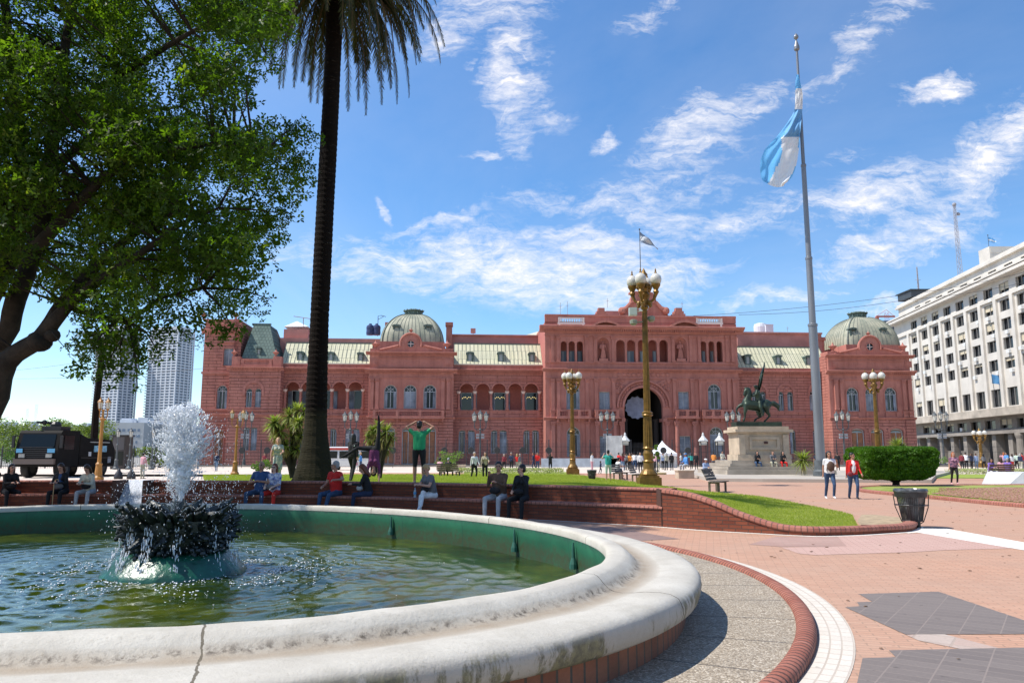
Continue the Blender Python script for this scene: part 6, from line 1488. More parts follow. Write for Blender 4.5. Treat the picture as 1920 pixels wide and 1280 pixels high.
sword_tree('spiky plant peeping over the clipped hedge', 1682, 880, 60, [(1680, 836, 1.3), (1690, 842, 1), (1672, 843, 1)], .9, .04, 120, 'yucca', .1)
M_shrub = leafmat('glossy_shrub_leaves', (.06, .12, .02), (.17, .26, .06), .35, (.40, .42, .2), 3)
for (px, py, Y, w, h, lab) in ((491, 880, 60, .9, 1.0, 'yellow-green potted shrub left of the cabbage tree'), (838, 880, 70, 1.5, 1.6, 'yellow-green shrub in a planter behind the black bench'), (1743, 872, 75, 1.2, 1.5, 'pale leafy shrub in a planter just right of the clipped hedge'), (1233, 884, 62, .35, 2.3, 'thin young tree in the round bed right of the large lamp post')):
    bs_ = at(px, py, Y); bs_.z = 0; cl = [(Vector((rg.gauss(0, w*.35), rg.gauss(0, w*.3), h*rg.uniform(.45, 1))), w*.33) for _ in range(9)]
    small_tree('shrub', lab, 'shrub', bs_, cl, 900, .16, M_shrub, [([(0, 0, 0), (0, 0, h*.8)], [.05, .03])])
# --- clipped hedge tree
HY = 38.0; hb = gnd(1680, 912.5); hb = Vector((hb.x, hb.y, 0)); HY = hb.y; hedge = thing('clipped_hedge_tree', 'dense dark green hedge tree clipped to a box on a short trunk', 'topiary', hb)
hz0, hz1 = at(1680, 897, HY).z, at(1680, 838, HY).z; rg = np.random.RandomState(5); n = 52000
u = rg.uniform(-1, 1, (n, 3)); ax = rg.randint(0, 3, n); 
for i in range(3): 
    m_ = ax == i; u[m_, i] = np.sign(u[m_, i])
u *= (1-.10*rg.uniform(0, 1, (n, 1))**1.5)
Lp = (np.abs(u)**7).sum(1)**(1/7); u = u/np.maximum(Lp, 1)[:, None]
wtop = (1740-1607)/2/FPX*HY; taper = .80+.20*np.clip((u[:, 2]+1)/1.1, 0, 1)
lump = np.array([mnoise.noise((a*4, b_*4, c*4)) for a, b_, c in u])
Pn = np.c_[u[:, 0]*wtop*taper*(1+.05*lump)-.15, u[:, 1]*1.5*taper*(1+.06*lump), hz0+(u[:, 2]+1)/2*(hz1-hz0)*(1+.03*lump)-.10*np.maximum(0, -u[:, 2])*lump]
N = rg.normal(size=(n, 3)); N /= np.linalg.norm(N, axis=1, keepdims=True); A = np.cross(N, rg.normal(size=(n, 3))); A /= np.linalg.norm(A, axis=1, keepdims=True); B = np.cross(N, A); s_ = rg.uniform(.04, .085, n)[:, None]
V = np.stack([Pn-A*s_, Pn+B*s_*.55, Pn+A*s_, Pn-B*s_*.55], 1)
npmesh('foliage', V.reshape(-1, 3), np.arange(n*4).reshape(n, 4), leafmat('hedge_leaves', (.03, .085, .006), (.09, .20, .015), .35, (.18, .32, .04), 2.5), hedge)
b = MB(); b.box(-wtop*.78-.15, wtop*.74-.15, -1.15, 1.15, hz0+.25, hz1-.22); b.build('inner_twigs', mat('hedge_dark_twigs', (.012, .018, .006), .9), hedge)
b = MB().tube([(0, 0, -.05), (.02, 0, .3), (-.03, 0, hz0+.3)], [.19, .15, .17], 9)
for k in range(7): a = 2*PI*k/7; b.tube([(0, 0, hz0*.55), (math.cos(a)*.5, math.sin(a)*.4, hz0+.1), (math.cos(a)*1.0, math.sin(a)*.8, hz0+.5)], [.09, .06, .04], 6)
b.build('trunk', M_bark, hedge)
# ================================================================ LAMP POSTS
M_gold = mat('ochre_gold_paint', (.19, .105, .022), .42, metal=.35, var=.3, vscale=4, bump=.3, bscale=14)
M_gold2 = mat('orange_ochre_paint', (.36, .16, .03), .5, var=.2, vscale=3)
M_globe = mat('opal_glass', (.62, .60, .54), .25, trans=.1)
M_lant = mat('milky_lantern_glass', (.72, .70, .62), .3, trans=.2)
M_grey = mat('grey_green_cast_iron', (.09, .10, .105), .55, var=.2)
def globe_arm(b, g, a, r, z, s, cz):
    ca, sa = math.cos(a), math.sin(a); P = [(ca*q*r, sa*q*r, z+h*s) for q, h in ((.12, -.55), (.45, -.75), (.8, -.62), (1, -.35))]
    b.tube(P, [.07*s, .06*s, .06*s, .09*s], 6); b.ball(P[1], .12*s, 7, 5); b.ball((P[1][0]*1.1, P[1][1]*1.1, P[1][2]-.12*s), .09*s, 6, 4)
    c = (ca*r, sa*r, z)
    b.lathe([(.05*s, -.45*s), (.13*s, -.3*s), (.09*s, -.2*s), (.19*s, -.02*s), (.20*s, .04*s)], c, 10)
    b.lathe([(.07*s, .50*s), (.05*s, .56*s), (.03*s, .6*s), (.035*s, .66*s), (.005*s, .74*s)], c, 8)
    g.lathe([(.17*s, .04*s), (.23*s, .14*s), (.25*s, .26*s), (.22*s, .38*s), (.13*s, .47*s), (.07*s, .51*s)], c, 14)
def globe_lamp(name, label, loc, H, s, group, plinth=True, spots=False, thick=1.0):
    t = thing(name, label, 'lamp post', loc, 0, group); k = s*thick
    b = MB()
    if plinth: b.box(-.50*k, .50*k, -.50*k, .50*k, -.1, .36*s).box(-.42*k, .42*k, -.42*k, .42*k, .364*s, .44*s)
    b.lathe([(.40*k, .44*s), (.42*k, .5*s), (.34*k, .62*s), (.26*k, .7*s), (.23*k, .95*s), (.27*k, 1.02*s), (.22*k, 1.08*s), (.24*k, 1.35*s), (.19*k, 1.5*s), (.25*k, 1.56*s), (.19*k, 1.64*s)], n=16); b.build('base', M_gold, t)
    b = MB(); z0, z1, z2 = 1.62*s, 2.9*s, H-1.75*s
    for (a, c, ra, rc) in ((z0, z1, .22*k, .19*k), (z1+.18*s, z2, .165*k, .125*k)):   # fluted shafts
        n = 32; V = []; F = []
        for j, (z, r) in enumerate(((a, ra), (c, rc))):
            for i in range(n): q = r*(1-.16*(i % 2)); V.append((q*math.cos(2*PI*i/n), q*math.sin(2*PI*i/n), z))
        F = [(i, (i+1) % n, n+(i+1) % n, n+i) for i in range(n)]; b.add(V, F)
    b.lathe([(.20*k, z1-.02*s), (.27*k, z1+.03*s), (.23*k, z1+.08*s), (.26*k, z1+.14*s), (.17*k, z1+.2*s)], n=16); b.build('shaft', M_gold, t)
    b = MB().lathe([(.13*k, z2-.02), (.2*k, z2+.06*s), (.13*k, z2+.15*s), (.16*k, z2+.4*s), (.26*s, z2+.62*s), (.15*s, z2+.75*s), (.2*s, z2+.95*s), (.30*s, z2+1.05*s), (.12*s, z2+1.2*s), (.10*s, z2+1.4*s), (.15*s, z2+1.5*s), (.06*s, z2+1.7*s), (.01, z2+1.8*s)], n=14)
    g = []; r = .52*s; zz = H-.74*s
    for i in range(4):
        gg = MB(); globe_arm(b, gg, PI/4+PI/2*i+.35, r, zz-(.0 if i % 2 else .04*s), s, 0); g.append(gg)
    for i in range(10): a = 2*PI*i/10; b.ball((math.cos(a)*.27*s, math.sin(a)*.27*s, z2+.95*s), .09*s, 6, 4)
    b.build('head', M_gold, t)
    for gg in g: gg.build('globe', M_globe, t, smooth=True)
    if spots:
        for (x, z, y, m, rz) in ((-.62, z2-.15, -.1, 0, .3), (-.6, z2-.72, -.1, 1, 0), (.35, z2-.5, .1, 1, -.5)):
            q = MB().box(-.2, .2, -.14, .14, -.2, .2).box(-.17, .17, -.16, -.13, -.17, .17) if m == 0 else MB().lathe([(.1, -.14), (.19, -.05), (.2, .12), (.12, .16)], n=10)
            q.tube([(0, 0, 0), (-x*.8, .0, .05)], .03, 5); q.v = [(v[0]+x, v[1]+y, v[2]+z) for v in q.v]; q.build('spotlight', mat('spot_casing', (.22, .24, .18), .5) if m else mat('spot_glass', (.45, .52, .45), .3), t)
    return t
p = gnd(1217, 911); globe_lamp('ornate_lamp_post', 'large golden fluted lamp post with four globes and spotlights on the lawn edge', (p.x, p.y, 0), at(1206, 505, p.y).z, 1.2, None, spots=True, thick=.9)
p = gnd(1074, 889); globe_lamp('globe_lamp_post', 'slim golden globe lamp before the arched windows left of the great arch', (p.x, p.y, 0), at(1073, 692, p.y).z, 1.15, 'slim golden globe lamps', thick=.85)
p = gnd(1650, 889); globe_lamp('globe_lamp_post', 'slim golden lamp post with white globes rising behind the clipped hedge', (p.x, p.y, 0), at(1643, 692, p.y).z, 1.15, 'slim golden globe lamps', thick=.85)
w = at(1836, 812, 95); globe_lamp('globe_lamp_post', 'small golden globe lamp before the grey ground floor of the office block', (w.x, 95, 0), at(1836, 803, 95).z, 1.1, 'slim golden globe lamps', thick=.8)
def lantern(bf, gl, c, s):
    gl.lathe([(.11*s, .0), (.17*s, .42*s)], c, 6); bf.lathe([(.05*s, -.12*s), (.12*s, -.02*s), (.12*s, .01*s)], c, 6)
    bf.lathe([(.22*s, .41*s), (.17*s, .50*s), (.07*s, .60*s), (.05*s, .66*s), (.01, .76*s)], c, 6)
    for i in range(6): a = 2*PI*i/6; bf.tube([(c[0]+.112*s*math.cos(a), c[1]+.112*s*math.sin(a), c[2]), (c[0]+.172*s*math.cos(a), c[1]+.172*s*math.sin(a), c[2]+.42*s)], .012*s, 4)
def lantern_post(name, label, loc, H, arms, s, mp, group, box=False, r=.09):
    t = thing(name, label, 'lamp post', loc, 0, group)
    MB().lathe([(.32, -.05), (.32, .18), (.22, .3), (.17, .9), (.2, 1.0), (.12, 1.1)], n=10).build('base', mp, t)
    MB().lathe([(r, 1.05), (r*.8, H-1.5*s), (r*1.5, H-1.4*s), (r*.6, H-1.3*s), (r*.5, H-.9*s), (r*.9, H-.8*s)], n=8).build('shaft', mp, t)
    for (ax, ay, az) in arms:
        b, g = MB(), MB()
        if ax or ay: b.tube([(0, 0, H-1.35*s), (ax*.5, ay*.5, H-1.5*s), (ax, ay, H-1.25*s), (ax, ay, H-.85*s+az)], .035*s, 5)
        lantern(b, g, (ax, ay, H-.76*s+az), s); o = b.build('lantern', mp, t); g.build('lantern_glass', M_lant, o)
    if box:
        b = MB()
        for sx in (-1, 1):
            for q in range(2): b.box(sx*.10, sx*.55, -.14, .14, H*.50+q*.36, H*.50+q*.36+.28)
        b.build('signal_box', mat('signal_casing', (.25, .26, .28), .5), t)
    return t
gl = thing  # (kept short)
glp = [(457, 'grey three-lantern post behind the orange lamp post, before the leftmost wing windows'), (655, 'grey three-lantern post just right of the tall palm'), (900, 'grey three-lantern post before the right loggia wing'), (1140, 'grey three-lantern post left of the great arch'), (1378, 'grey three-lantern post half hidden by the equestrian monument'), (1585, 'grey three-lantern post right of the tall flagpole'), (1771, 'grey three-lantern post before the cream office block')]
G0 = None
for px, lab in glp:
    Y = 103; w = at(px, 873, Y); H = at(px, 777 if px > 700 else 770, Y).z; arms = [(-.78, 0, 0), (0, 0, .18), (.78, 0, 0)]
    if G0 is None: G0 = lantern_post('lantern_post', lab, (w.x, Y, 0), H, arms, 1.75, M_grey, 'grey three lantern posts along the palace railings', True, .13)
    else: dup(G0, (w.x, Y, 0), 0, lab)
w = gnd(440, 891); lantern_post('lantern_post', 'orange-gold post with two lanterns left of the cabbage tree', (w.x, w.y, 0), at(440, 766, w.y).z, [(-.42, 0, 0), (.42, 0, 0)], .95, M_gold2, 'orange lantern posts', r=.11)
w = at(184, 893, 47); lantern_post('lantern_post', 'orange-gold post with lanterns rising behind the armoured truck', (w.x, 47, 0), at(187, 744, 47).z, [(-.2, 0, 0), (.22, .1, 0)], .95, M_gold2, 'orange lantern posts', r=.12)
for px, lab in ((222, 'small lantern on the dark kiosk left of the plume'), (246, 'small lantern post between the kiosk and the plume'), (288, 'small lantern post just left of the water plume')):
    w = at(px, 812, 82); lantern_post('gate_lantern', lab, (w.x, 82, 0), w.z+.6, [(0, 0, 0)], 1.3, M_grey, 'lanterns by the kiosk', r=.1)

# ================================================================ FLAGPOLE AND FLAG
fpY = 50.0; w = at(1537, 838, fpY); FPo = Vector((w.x, fpY, 0))
M_steel = mat('galvanised_steel', (.22, .225, .24), .4, metal=.5, var=.15, vscale=1.5, stretch=(1, 1, .2))
fp = thing('flagpole', 'very tall telescopic steel flagpole in front of the right wing', 'flagpole', FPo)
zz = lambda py: at(1537, py, fpY).z
secs = [(838, 612, 8.7, 7.9), (612, 487, 6.3, 5.8), (487, 313, 5.0, 4.5), (313, 190, 3.5, 3.2), (190, 96, 2.6, 2.3)]
for i, (a, c, r0, r1) in enumerate(secs):
    z0, z1 = (-.1 if i == 0 else zz(a)), zz(c); r0, r1 = r0*fpY/FPX, r1*fpY/FPX
    MB().lathe([(r0, z0), (r1, z1), (r1*1.14, z1+.02), (r1*1.14, z1+.16), (r1*.8, z1+.22)], n=20).build('pole_section', M_steel, fp, smooth=False)
MB().lathe([(.50, -.05), (.50, .5), (.40, .6), (.40, 1.2)], n=16).build('pole_base', M_grey, fp)
zt = zz(96); MB().lathe([(.10, zt), (.19, zt+.1), (.19, zt+.3), (.06, zt+.75), (.05, zt+.85), (.15, zt+.95), (.17, zt+1.05), (.13, zt+1.15), (.03, zt+1.3)], n=14).build('finial', M_steel, fp)
MB().tube([(-.13, -.12, zz(800)), (-.10, -.05, zz(150))], .012, 4).build('halyard', M_pole, fp)
# the flag hangs limp and twisted: left edge, right edge, two stripe borders (picture px), top to bottom
FL = [(140, 1493, 1497, -.1), (152, 1491.5, 1500, 0), (166, 1491, 1503, .1), (176, 1491, 1505, .25), (192, 1491, 1505, .3), (205, 1490, 1504.5, .1), (217, 1485, 1503.5, -.2), (232, 1475, 1502, -.35), (248, 1463, 1500.5, -.2), (257, 1456, 1500, .05), (268, 1445, 1499, .15), (282, 1433, 1497.5, .3), (300, 1426, 1495, .35), (318, 1425, 1491, .2), (332, 1426.5, 1485, .05), (340, 1431, 1478, -.05), (346, 1441, 1469, -.1)]
V = []; NX = 30; F = []; MI = []
FLr = []
for (a, c) in zip(FL, FL[1:]):
    for k in range(3): FLr.append(tuple(a[j]+(c[j]-a[j])*k/3 for j in range(4)))
FLr.append(FL[-1])
for i, (py, xl, xr, dp) in enumerate(FLr):
    t = i/(len(FLr)-1)
    for j in range(NX+1):
        u = j/NX; px = xl+(xr-xl)*u; Y = fpY-.25+dp*2.0*(u-.5)*min(1, (xr-xl)/40)+.35*math.sin(u*PI*2.2+t*5)*t*min(1, (xr-xl)/40)+.12*math.sin(u*17+t*9)*(.3+t)*min(1, (xr-xl)/45)+.05*math.sin(t*40+u*6)
        q = at(px, py+(5*math.sin(u*2.5) if i == len(FLr)-1 else 0), Y)-FPo; V.append(tuple(q))
for i in range(len(FLr)-1):
    py = (FLr[i][0]+FLr[i+1][0])/2
    for j in range(NX):
        u = (j+.5)/NX; o = i*(NX+1)+j; F.append((o, o+1, o+NX+2, o+NX+1)); px = FLr[i][1]+(FLr[i][2]-FLr[i][1])*u
        if py < 168-3*u: k = 0
        elif py < 206+8*u: k = 1
        elif py < 257-2*math.sin(u*3): k = 0 if px < 1489-(py-206)*.30 or True else 2
        else:
            bl = 1467+(py-257)*-.02-max(0, py-295)*.52; br = 1498.5-(py-257)*.06-max(0, py-305)*.42
            k = 0 if px < bl else (1 if px < br else 0)
        if 206 < py < 257 and px > 1488-(py-206)*.35: k = 2
        MI.append(k)
ft = thing('national_flag', 'large sky blue and white striped flag hanging twisted from the tall flagpole', 'flag', FPo)
M_fb3 = mat('blue_cloth_fold', (.14, .34, .60), .8)  # darker copy of the blue: the fold's shadow side painted in
o = MB().add(V, F).build('flag_cloth', [mat('big_flag_blue', (.16, .46, .78), .75), M_fw, M_fb3], ft, smooth=True); o.data.polygons.foreach_set('material_index', np.array(MI, dtype=np.int32))
Tn = NT(MATS['big_flag_blue'].node_tree); tr = Tn.new('ShaderNodeBsdfTranslucent'); tr.inputs[0].default_value = (.20, .58, .95, 1); ms = Tn.new('ShaderNodeMixShader'); ms.inputs[0].default_value = .5
Tn.l.new(Tn.n['Principled BSDF'].outputs[0], ms.inputs[1]); Tn.l.new(tr.outputs[0], ms.inputs[2]); Tn.l.new(ms.outputs[0], Tn.n['Material Output'].inputs[0])
# seams between the stripes
# palace roof flag
x, z = PP.uz(1202, 548, yF+2.5); w = PO+PP.e*x+PP.n*(yF+2.5)
t = thing('palace_roof_flag', 'grey-white pennant like flag streaming on a thin mast over the palace crest', 'flag', (w.x, w.y, z)); L = PP.uz(1202, 430, yF+2.5)[1]-z
MB().tube([(0, 0, -1), (0, 0, L)], [.09, .05], 6).ball((0, 0, L), .14, 8, 6).build('pole', M_pole, t)
V = []; F = []; n = 14
for i in range(n+1):
    u = i/n; dx = u*2.9; top_ = L-.35-2.9*u**1.25; h = 1.9*(1-u)**1.1+.12
    for j in range(5): V.append((dx, .25*math.sin(u*9+j), top_-h*j/4))
for i in range(n):
    for j in range(4): o = i*5+j; F.append((o, o+5, o+6, o+1))
o = MB().add(V, F).build('flag_cloth', [mat('grey_blue_cloth', (.22, .28, .38), .8), mat('grey_white_cloth', (.48, .50, .52), .8)], t); o.data.polygons.foreach_set('material_index', np.array([1 if j in (1, 2) else 0 for i in range(n) for j in range(4)], dtype=np.int32))

# ================================================================ RAILINGS BEFORE THE PALACE
FYb = 100.0; fence = thing('iron_railings', 'long black iron railing with spear tips along the front of the palace', 'railing', (0, FYb, 0))
M_iron = mat('black_iron', (.035, .035, .04), .5)
xs_ = np.linspace(at(372, 870, FYb).x, at(1880, 870, FYb).x, 40)
for i, (a, c) in enumerate(zip(xs_, xs_[1:])):
    b = MB(); n = int((c-a)/.17)
    for k in range(n):
        x = a+(c-a)*(k+.5)/n; b.tube([(x, 0, .1), (x, 0, 2.95), (x, 0, 3.15)], [.017, .017, .003], 4, False)
    b.box(a, c, -.02, .02, .25, .30).box(a, c, -.02, .02, 2.55, 2.59).box(a, c, -.02, .02, 1.9, 1.93); b.build('railing_panel', M_iron, fence)
    MB().tube([(a, 0, 0), (a, 0, 3.3)], .05, 6).ball((a, 0, 3.38), .09, 6, 4).build('railing_post', M_iron, fence)
b = MB().box(xs_[0], xs_[-1], -.2, .2, -.05, .22); b.build('railing_kerb', M_cream2, fence)
for px, lab in ((1173, 'white-topped lantern pillar of the gate left of the great arch'), (1320, 'white-topped lantern pillar, left one of two right of the tent'), (1351, 'white-topped lantern pillar right beside the monument')):
    w = at(px, 870, 98); t = thing('gate_pillar', lab, 'gate pillar', (w.x, 98, 0), 0, 'lantern topped gate pillars')
    b = MB()
    for sx in (-1, 1):
        for sy in (-1, 1): b.box(sx*.42-.05, sx*.42+.05, sy*.42-.05, sy*.42+.05, 0, 3.2)
    for k in range(6): b.box(-.42, .42, -.44, -.42, .3+k*.5, .34+k*.5)
    b.build('pillar_frame', M_iron, t); MB().box(-.5, .5, -.5, .5, 3.2, 3.35).lathe([(.62, 3.35), (.3, 3.7), (.12, 4.0), (.16, 4.1), (.02, 4.35)], n=8).build('pillar_cap', mat('pale_zinc_cap', (.55, .56, .55), .5), t)
    MB().box(-.38, .38, -.38, .38, 2.75, 3.19).build('pillar_lantern', M_lant, t)
ds = None
for px, py, lab in ((454, 844, 'leftmost round black disc sign, by the orange lamp post'), (501, 845, 'round black disc sign beside the potted shrub and cabbage tree'), (737, 850, 'round black disc sign before the brown doors'), (833, 852, 'round black disc sign over the shrub in the planter'), (883, 852, 'round black disc sign just left of the grey lamp post by the couple'), (932, 853, 'round black disc sign above the smoking man on the wall'), (980, 852, 'round black disc sign left of the last ground floor windows of the loggia wing'), (1029, 852, 'round black disc sign at the left corner of the central block'), (1244, 853, 'round black disc sign in front of the white tent'), (1290, 850, 'round black disc sign between the tent and the monument')):
    w = at(px, py, 92)
    if ds is None:
        ds = thing('disc_sign', lab, 'round sign', (w.x, 92, 0), 0, 'round black disc signs'); z = w.z
        MB().tube([(0, 0, 0), (0, 0, z)], .035, 5).build('sign_post', M_iron, ds); MB().lathe([(.36, -.03), (.38, 0), (.36, .03)], n=20).xf(Matrix.Translation((0, -.06, z)) @ Matrix.Rotation(PI/2, 4, 'X')).build('disc', mat('black_disc', (.03, .03, .03), .6), ds)
    else: dup(ds, (w.x, 92, 0), 0, lab)
# white barrier board strip behind the left crowd
w0, w1 = at(1120, 868, 97), at(1180, 868, 97)
t = thing('white_barrier', 'low white and blue hoarding behind the railings left of the great arch', 'hoarding', (w0.x, 97.0, 0)); MB().box(-7, w1.x-w0.x, 0, .08, .0, 1.1).build('panel', mat('pale_hoarding', (.42, .47, .52), .7, var=.2, vscale=.8), t)

# ================================================================ EQUESTRIAN MONUMENT
MY = 57.0; mc = at(1420, 862, MY); mo = Vector((mc.x, MY, 0)); zx = lambda a: (1300+a/5.333-1420)/FPX*MY; zy = lambda c: at(1420, 680+c/5.333, MY).z
M_gran = mat('warm_granite', (.46, .37, .27), .8, var=.18, vscale=1.2, bump=.2, bscale=12); M_step = mat('grey_stone_step', (.36, .31, .25), .85, var=.2, vscale=.8)
M_patina = mat('green_bronze', (.016, .026, .019), .45, metal=.4, col2=(.045, .068, .045), vscale=2.2, bump=.3, bscale=8)
mon = thing('monument_pedestal', 'stone pedestal with steps and a carved panel under the bronze horseman', 'pedestal', mo, .03)
zb = zy(973); P0 = zy(640)
steps = [(zy(1096), zy(1062), 320, 1225, 3.3), (zy(1060), zy(1032), 355, 1165, 2.7), (zy(1030), zy(1003), 400, 1085, 2.1), (zy(1003), zb, 440, 905, 1.5)]
for (z0, z1, a, c, d) in steps: MB().box(zx(a)-.9, zx(c), -d, d+1.0, max(-.02, z0-(.4 if a == 320 else 0)), z1-.004).build('step', M_step, mon)
w2, d2 = (zx(900)-zx(410))/2, 1.15; cx_ = (zx(900)+zx(410))/2; H = P0-zb
b = MB().box(cx_-w2-.12, cx_+w2+.12, -d2-.12, d2+.12, zb, zb+.42).box(cx_-w2, cx_+w2, -d2, d2, zb+.424, P0-.55).box(cx_-w2-.08, cx_+w2+.08, -d2-.08, d2+.08, P0-.55, P0-.42).box(cx_-w2-.28, cx_+w2+.28, -d2-.28, d2+.28, P0-.416, P0-.22).box(cx_-w2-.05, cx_+w2+.05, -d2-.05, d2+.05, P0-.216, P0)
b.build('plinth', M_gran, mon)
MB().plate(rect(cx_-1.05, cx_+1.15, zb+.75, P0-.75), [rect(cx_-.85, cx_+.95, zb+.95, P0-.95)], -d2-.10, -d2+.01).build('panel_frame', M_gran, mon)
MB().box(cx_+.02, cx_+.30, -d2-.06, -d2+.01, P0-1.25, P0-1.08).build('plaque', mat('dark_plaque', (.07, .025, .02), .5), mon)
for s_ in (-1, 1): MB().box(cx_+s_*(w2-.22)-.22, cx_+s_*(w2-.22)+.22, -d2-.14, -d2+.01, zb+.43, P0-.6).build('pedestal_pier', M_gran, mon)
hs_ = thing('equestrian_statue', 'green bronze horseman holding up a furled flag on a prancing horse facing left', 'statue', (mo.x, mo.y, P0), .03)
q = lambda a, c, y=0.0: (zx(a), y, zy(c)-P0)
MB().box(zx(420), zx(872), -.62, .62, 0, zy(592)-P0).build('bronze_base', M_patina, hs_)
def cp(a, r0, c, r1, t='s'): return ('c', a, r0, c, r1, t)
pr = [cp(q(570, 420), .40, q(660, 432), .40), cp(q(660, 432), .40, q(745, 425), .40), ('e', q(560, 405), (.36, .33, .42), None, 's'), ('e', q(752, 418), (.40, .36, .42), None, 's'),
      cp(q(560, 385), .30, q(585, 320), .24), cp(q(585, 320), .24, q(575, 270), .18), cp(q(572, 268), .17, q(548, 285, -.05), .13), cp(q(548, 285, -.05), .13, q(534, 322, -.08), .085),
      cp(q(548, 252, .06), .05, q(545, 235, .08), .02), cp(q(556, 252, -.08), .05, q(553, 235, -.1), .02), cp(q(590, 260), .10, q(610, 330), .12), cp(q(575, 250), .08, q(600, 285), .11),
      cp(q(548, 420, -.2), .21, q(528, 500, -.2), .12), cp(q(528, 500, -.2), .11, q(525, 545, -.2), .07), cp(q(525, 545, -.2), .07, q(512, 578, -.2), .09),
      cp(q(545, 410, .18), .21, q(492, 430, .2), .12), cp(q(492, 430, .2), .11, q(467, 452, .2), .08), cp(q(467, 452, .2), .075, q(462, 492, .2), .065), cp(q(462, 492, .2), .07, q(472, 512, .2), .07),
      cp(q(735, 440, -.2), .30, q(752, 490, -.2), .17), cp(q(752, 490, -.2), .15, q(775, 530, -.2), .09), cp(q(775, 530, -.2), .08, q(738, 570, -.2), .065), cp(q(738, 570, -.2), .07, q(722, 584, -.2), .08),
      cp(q(730, 440, .2), .28, q(690, 500, .2), .16), cp(q(690, 500, .2), .13, q(705, 535, .2), .09), cp(q(705, 535, .2), .08, q(655, 560, .2), .065), cp(q(655, 560, .2), .07, q(640, 578, .2), .08),
      cp(q(785, 408), .12, q(830, 405), .20), cp(q(830, 405), .20, q(868, 430), .18), cp(q(868, 430), .16, q(885, 485), .04)]
body('horse', pr, .05, {'*': M_patina}, hs_)
pr = [cp(q(682, 400), .22, q(678, 350), .19), cp(q(678, 350), .19, q(672, 300), .23), cp(q(655, 285, -.25), .11, q(692, 285, .25), .11), cp(q(668, 275), .09, q(664, 262), .08), ('e', q(660, 243), (.14, .13, .17), None, 's'), ('e', q(658, 232), (.19, .12, .09), None, 's'),
      cp(q(655, 290, -.28), .10, q(640, 320, -.35), .08), cp(q(640, 320, -.35), .08, q(618, 335, -.12), .06), cp(q(690, 285, .25), .10, q(712, 250, .3), .08), cp(q(712, 250, .3), .08, q(706, 222, .2), .06),
      cp(q(678, 400, -.3), .17, q(672, 450, -.48), .13), cp(q(672, 450, -.48), .12, q(695, 525, -.5), .08), cp(q(695, 525, -.5), .08, q(680, 535, -.5), .05), cp(q(678, 400, .3), .17, q(672, 450, .48), .13), cp(q(672, 450, .48), .12, q(695, 525, .5), .08),
      cp(q(690, 330), .2, q(700, 400), .25), cp(q(700, 330), .12, q(705, 500, -.3), .13)]
body('rider', pr, .045, {'*': M_patina}, hs_)
V = []; F = []; n = 16
for i in range(n+1):
    t_ = i/n; cxq, cyq = 690+(764-690)*t_**.9, 262+(14-262)*t_; wd = 30*math.sin(min(1, t_*.9+.22)*PI)**.8+3
    for j in range(7): u = j/6-.5; p_ = q(cxq+u*wd, cyq+u*22, .1+.12*math.sin(u*14+t_*3)); V.append(p_)
for i in range(n):
    for j in range(6): o = i*7+j; F.append((o, o+1, o+8, o+7))
fl_ = MB().add(V, F); fl_.add([(x+.02, y+.10, z) for x, y, z in V], [f[::-1] for f in F]); fl_.tube([q(690, 300, .2), q(735, 130, .18), q(768, -8, .15)], .035, 6); fl_.build('furled_flag', M_patina, hs_)
# platform of the monument
plat = [gnd(1431, 903.5), gnd(1747, 905.5), gnd(1755, 896), gnd(1790, 886), gnd(1300, 884), gnd(1296, 893), gnd(1330, 902.5)]
tag(flat('monument_platform', [(p.x, p.y) for p in plat], .19, mat('platform_stone', (.42, .37, .31), .85, var=.1, vscale=.5), th=.2), kind='structure')
w = gnd(1888, 911.5); tag(MB().add([(0, 0, 0), (3, -.3, 0), (3, 2, 0), (-.3, 1.6, 0), (.9, .1, .68), (3, -.15, .68), (3, 1.8, .68), (.0, 1.5, .68)], [(0, 3, 2, 1), (4, 5, 6, 7), (0, 1, 5, 4), (1, 2, 6, 5), (2, 3, 7, 6), (3, 0, 4, 7)]).build('concrete_block', mat('pale_concrete', (.55, .56, .57), .85, var=.1, vscale=1.5, bump=.2), loc=(w.x, w.y, 0)), 'pale grey concrete block with a sloped side at the right edge', 'block')

# ================================================================ STREET FURNITURE
M_slat = mat('dark_bench_slats', (.07, .055, .045), .7, var=.3, vscale=6); M_slat2 = mat('weathered_bench_wood', (.13, .105, .08), .8, var=.3, vscale=6)
def bench_obj(label, loc, rz, mw, group, L=1.7):
    t = thing('park_bench', label, 'bench', loc, rz, group); b = MB()
    for i in range(4): y = -.42+i*.125; b.box(-L/2, L/2, y, y+.10, .42, .46)
    b.build('seat', mw, t); b = MB()
    for i in range(4):
        z = .50+i*.12; y = .09+i*.055; b.add([(-L/2, y, z), (L/2, y, z), (L/2, y+.035, z), (-L/2, y+.035, z), (-L/2, y+.045, z+.10), (L/2, y+.045, z+.10), (L/2, y+.08, z+.10), (-L/2, y+.08, z+.10)], [(0, 3, 2, 1), (4, 5, 6, 7), (0, 1, 5, 4), (1, 2, 6, 5), (2, 3, 7, 6), (3, 0, 4, 7)])
    b.build('backrest', mw, t)
    for sx in (-1, 1): MB().box(sx*L*.36-.04, sx*L*.36+.04, -.36, -.28, 0, .42).box(sx*L*.36-.04, sx*L*.36+.04, .02, .10, 0, .42).box(sx*L*.36-.035, sx*L*.36+.035, -.36, .10, .37, .415).build('leg', mw, t)
    return t
w = gnd(1340, 922); B0 = bench_obj('weathered wooden bench seen from behind, at the tip of the lawn by the monument', (w.x, w.y, 0), math.radians(62), M_slat2, 'park benches')
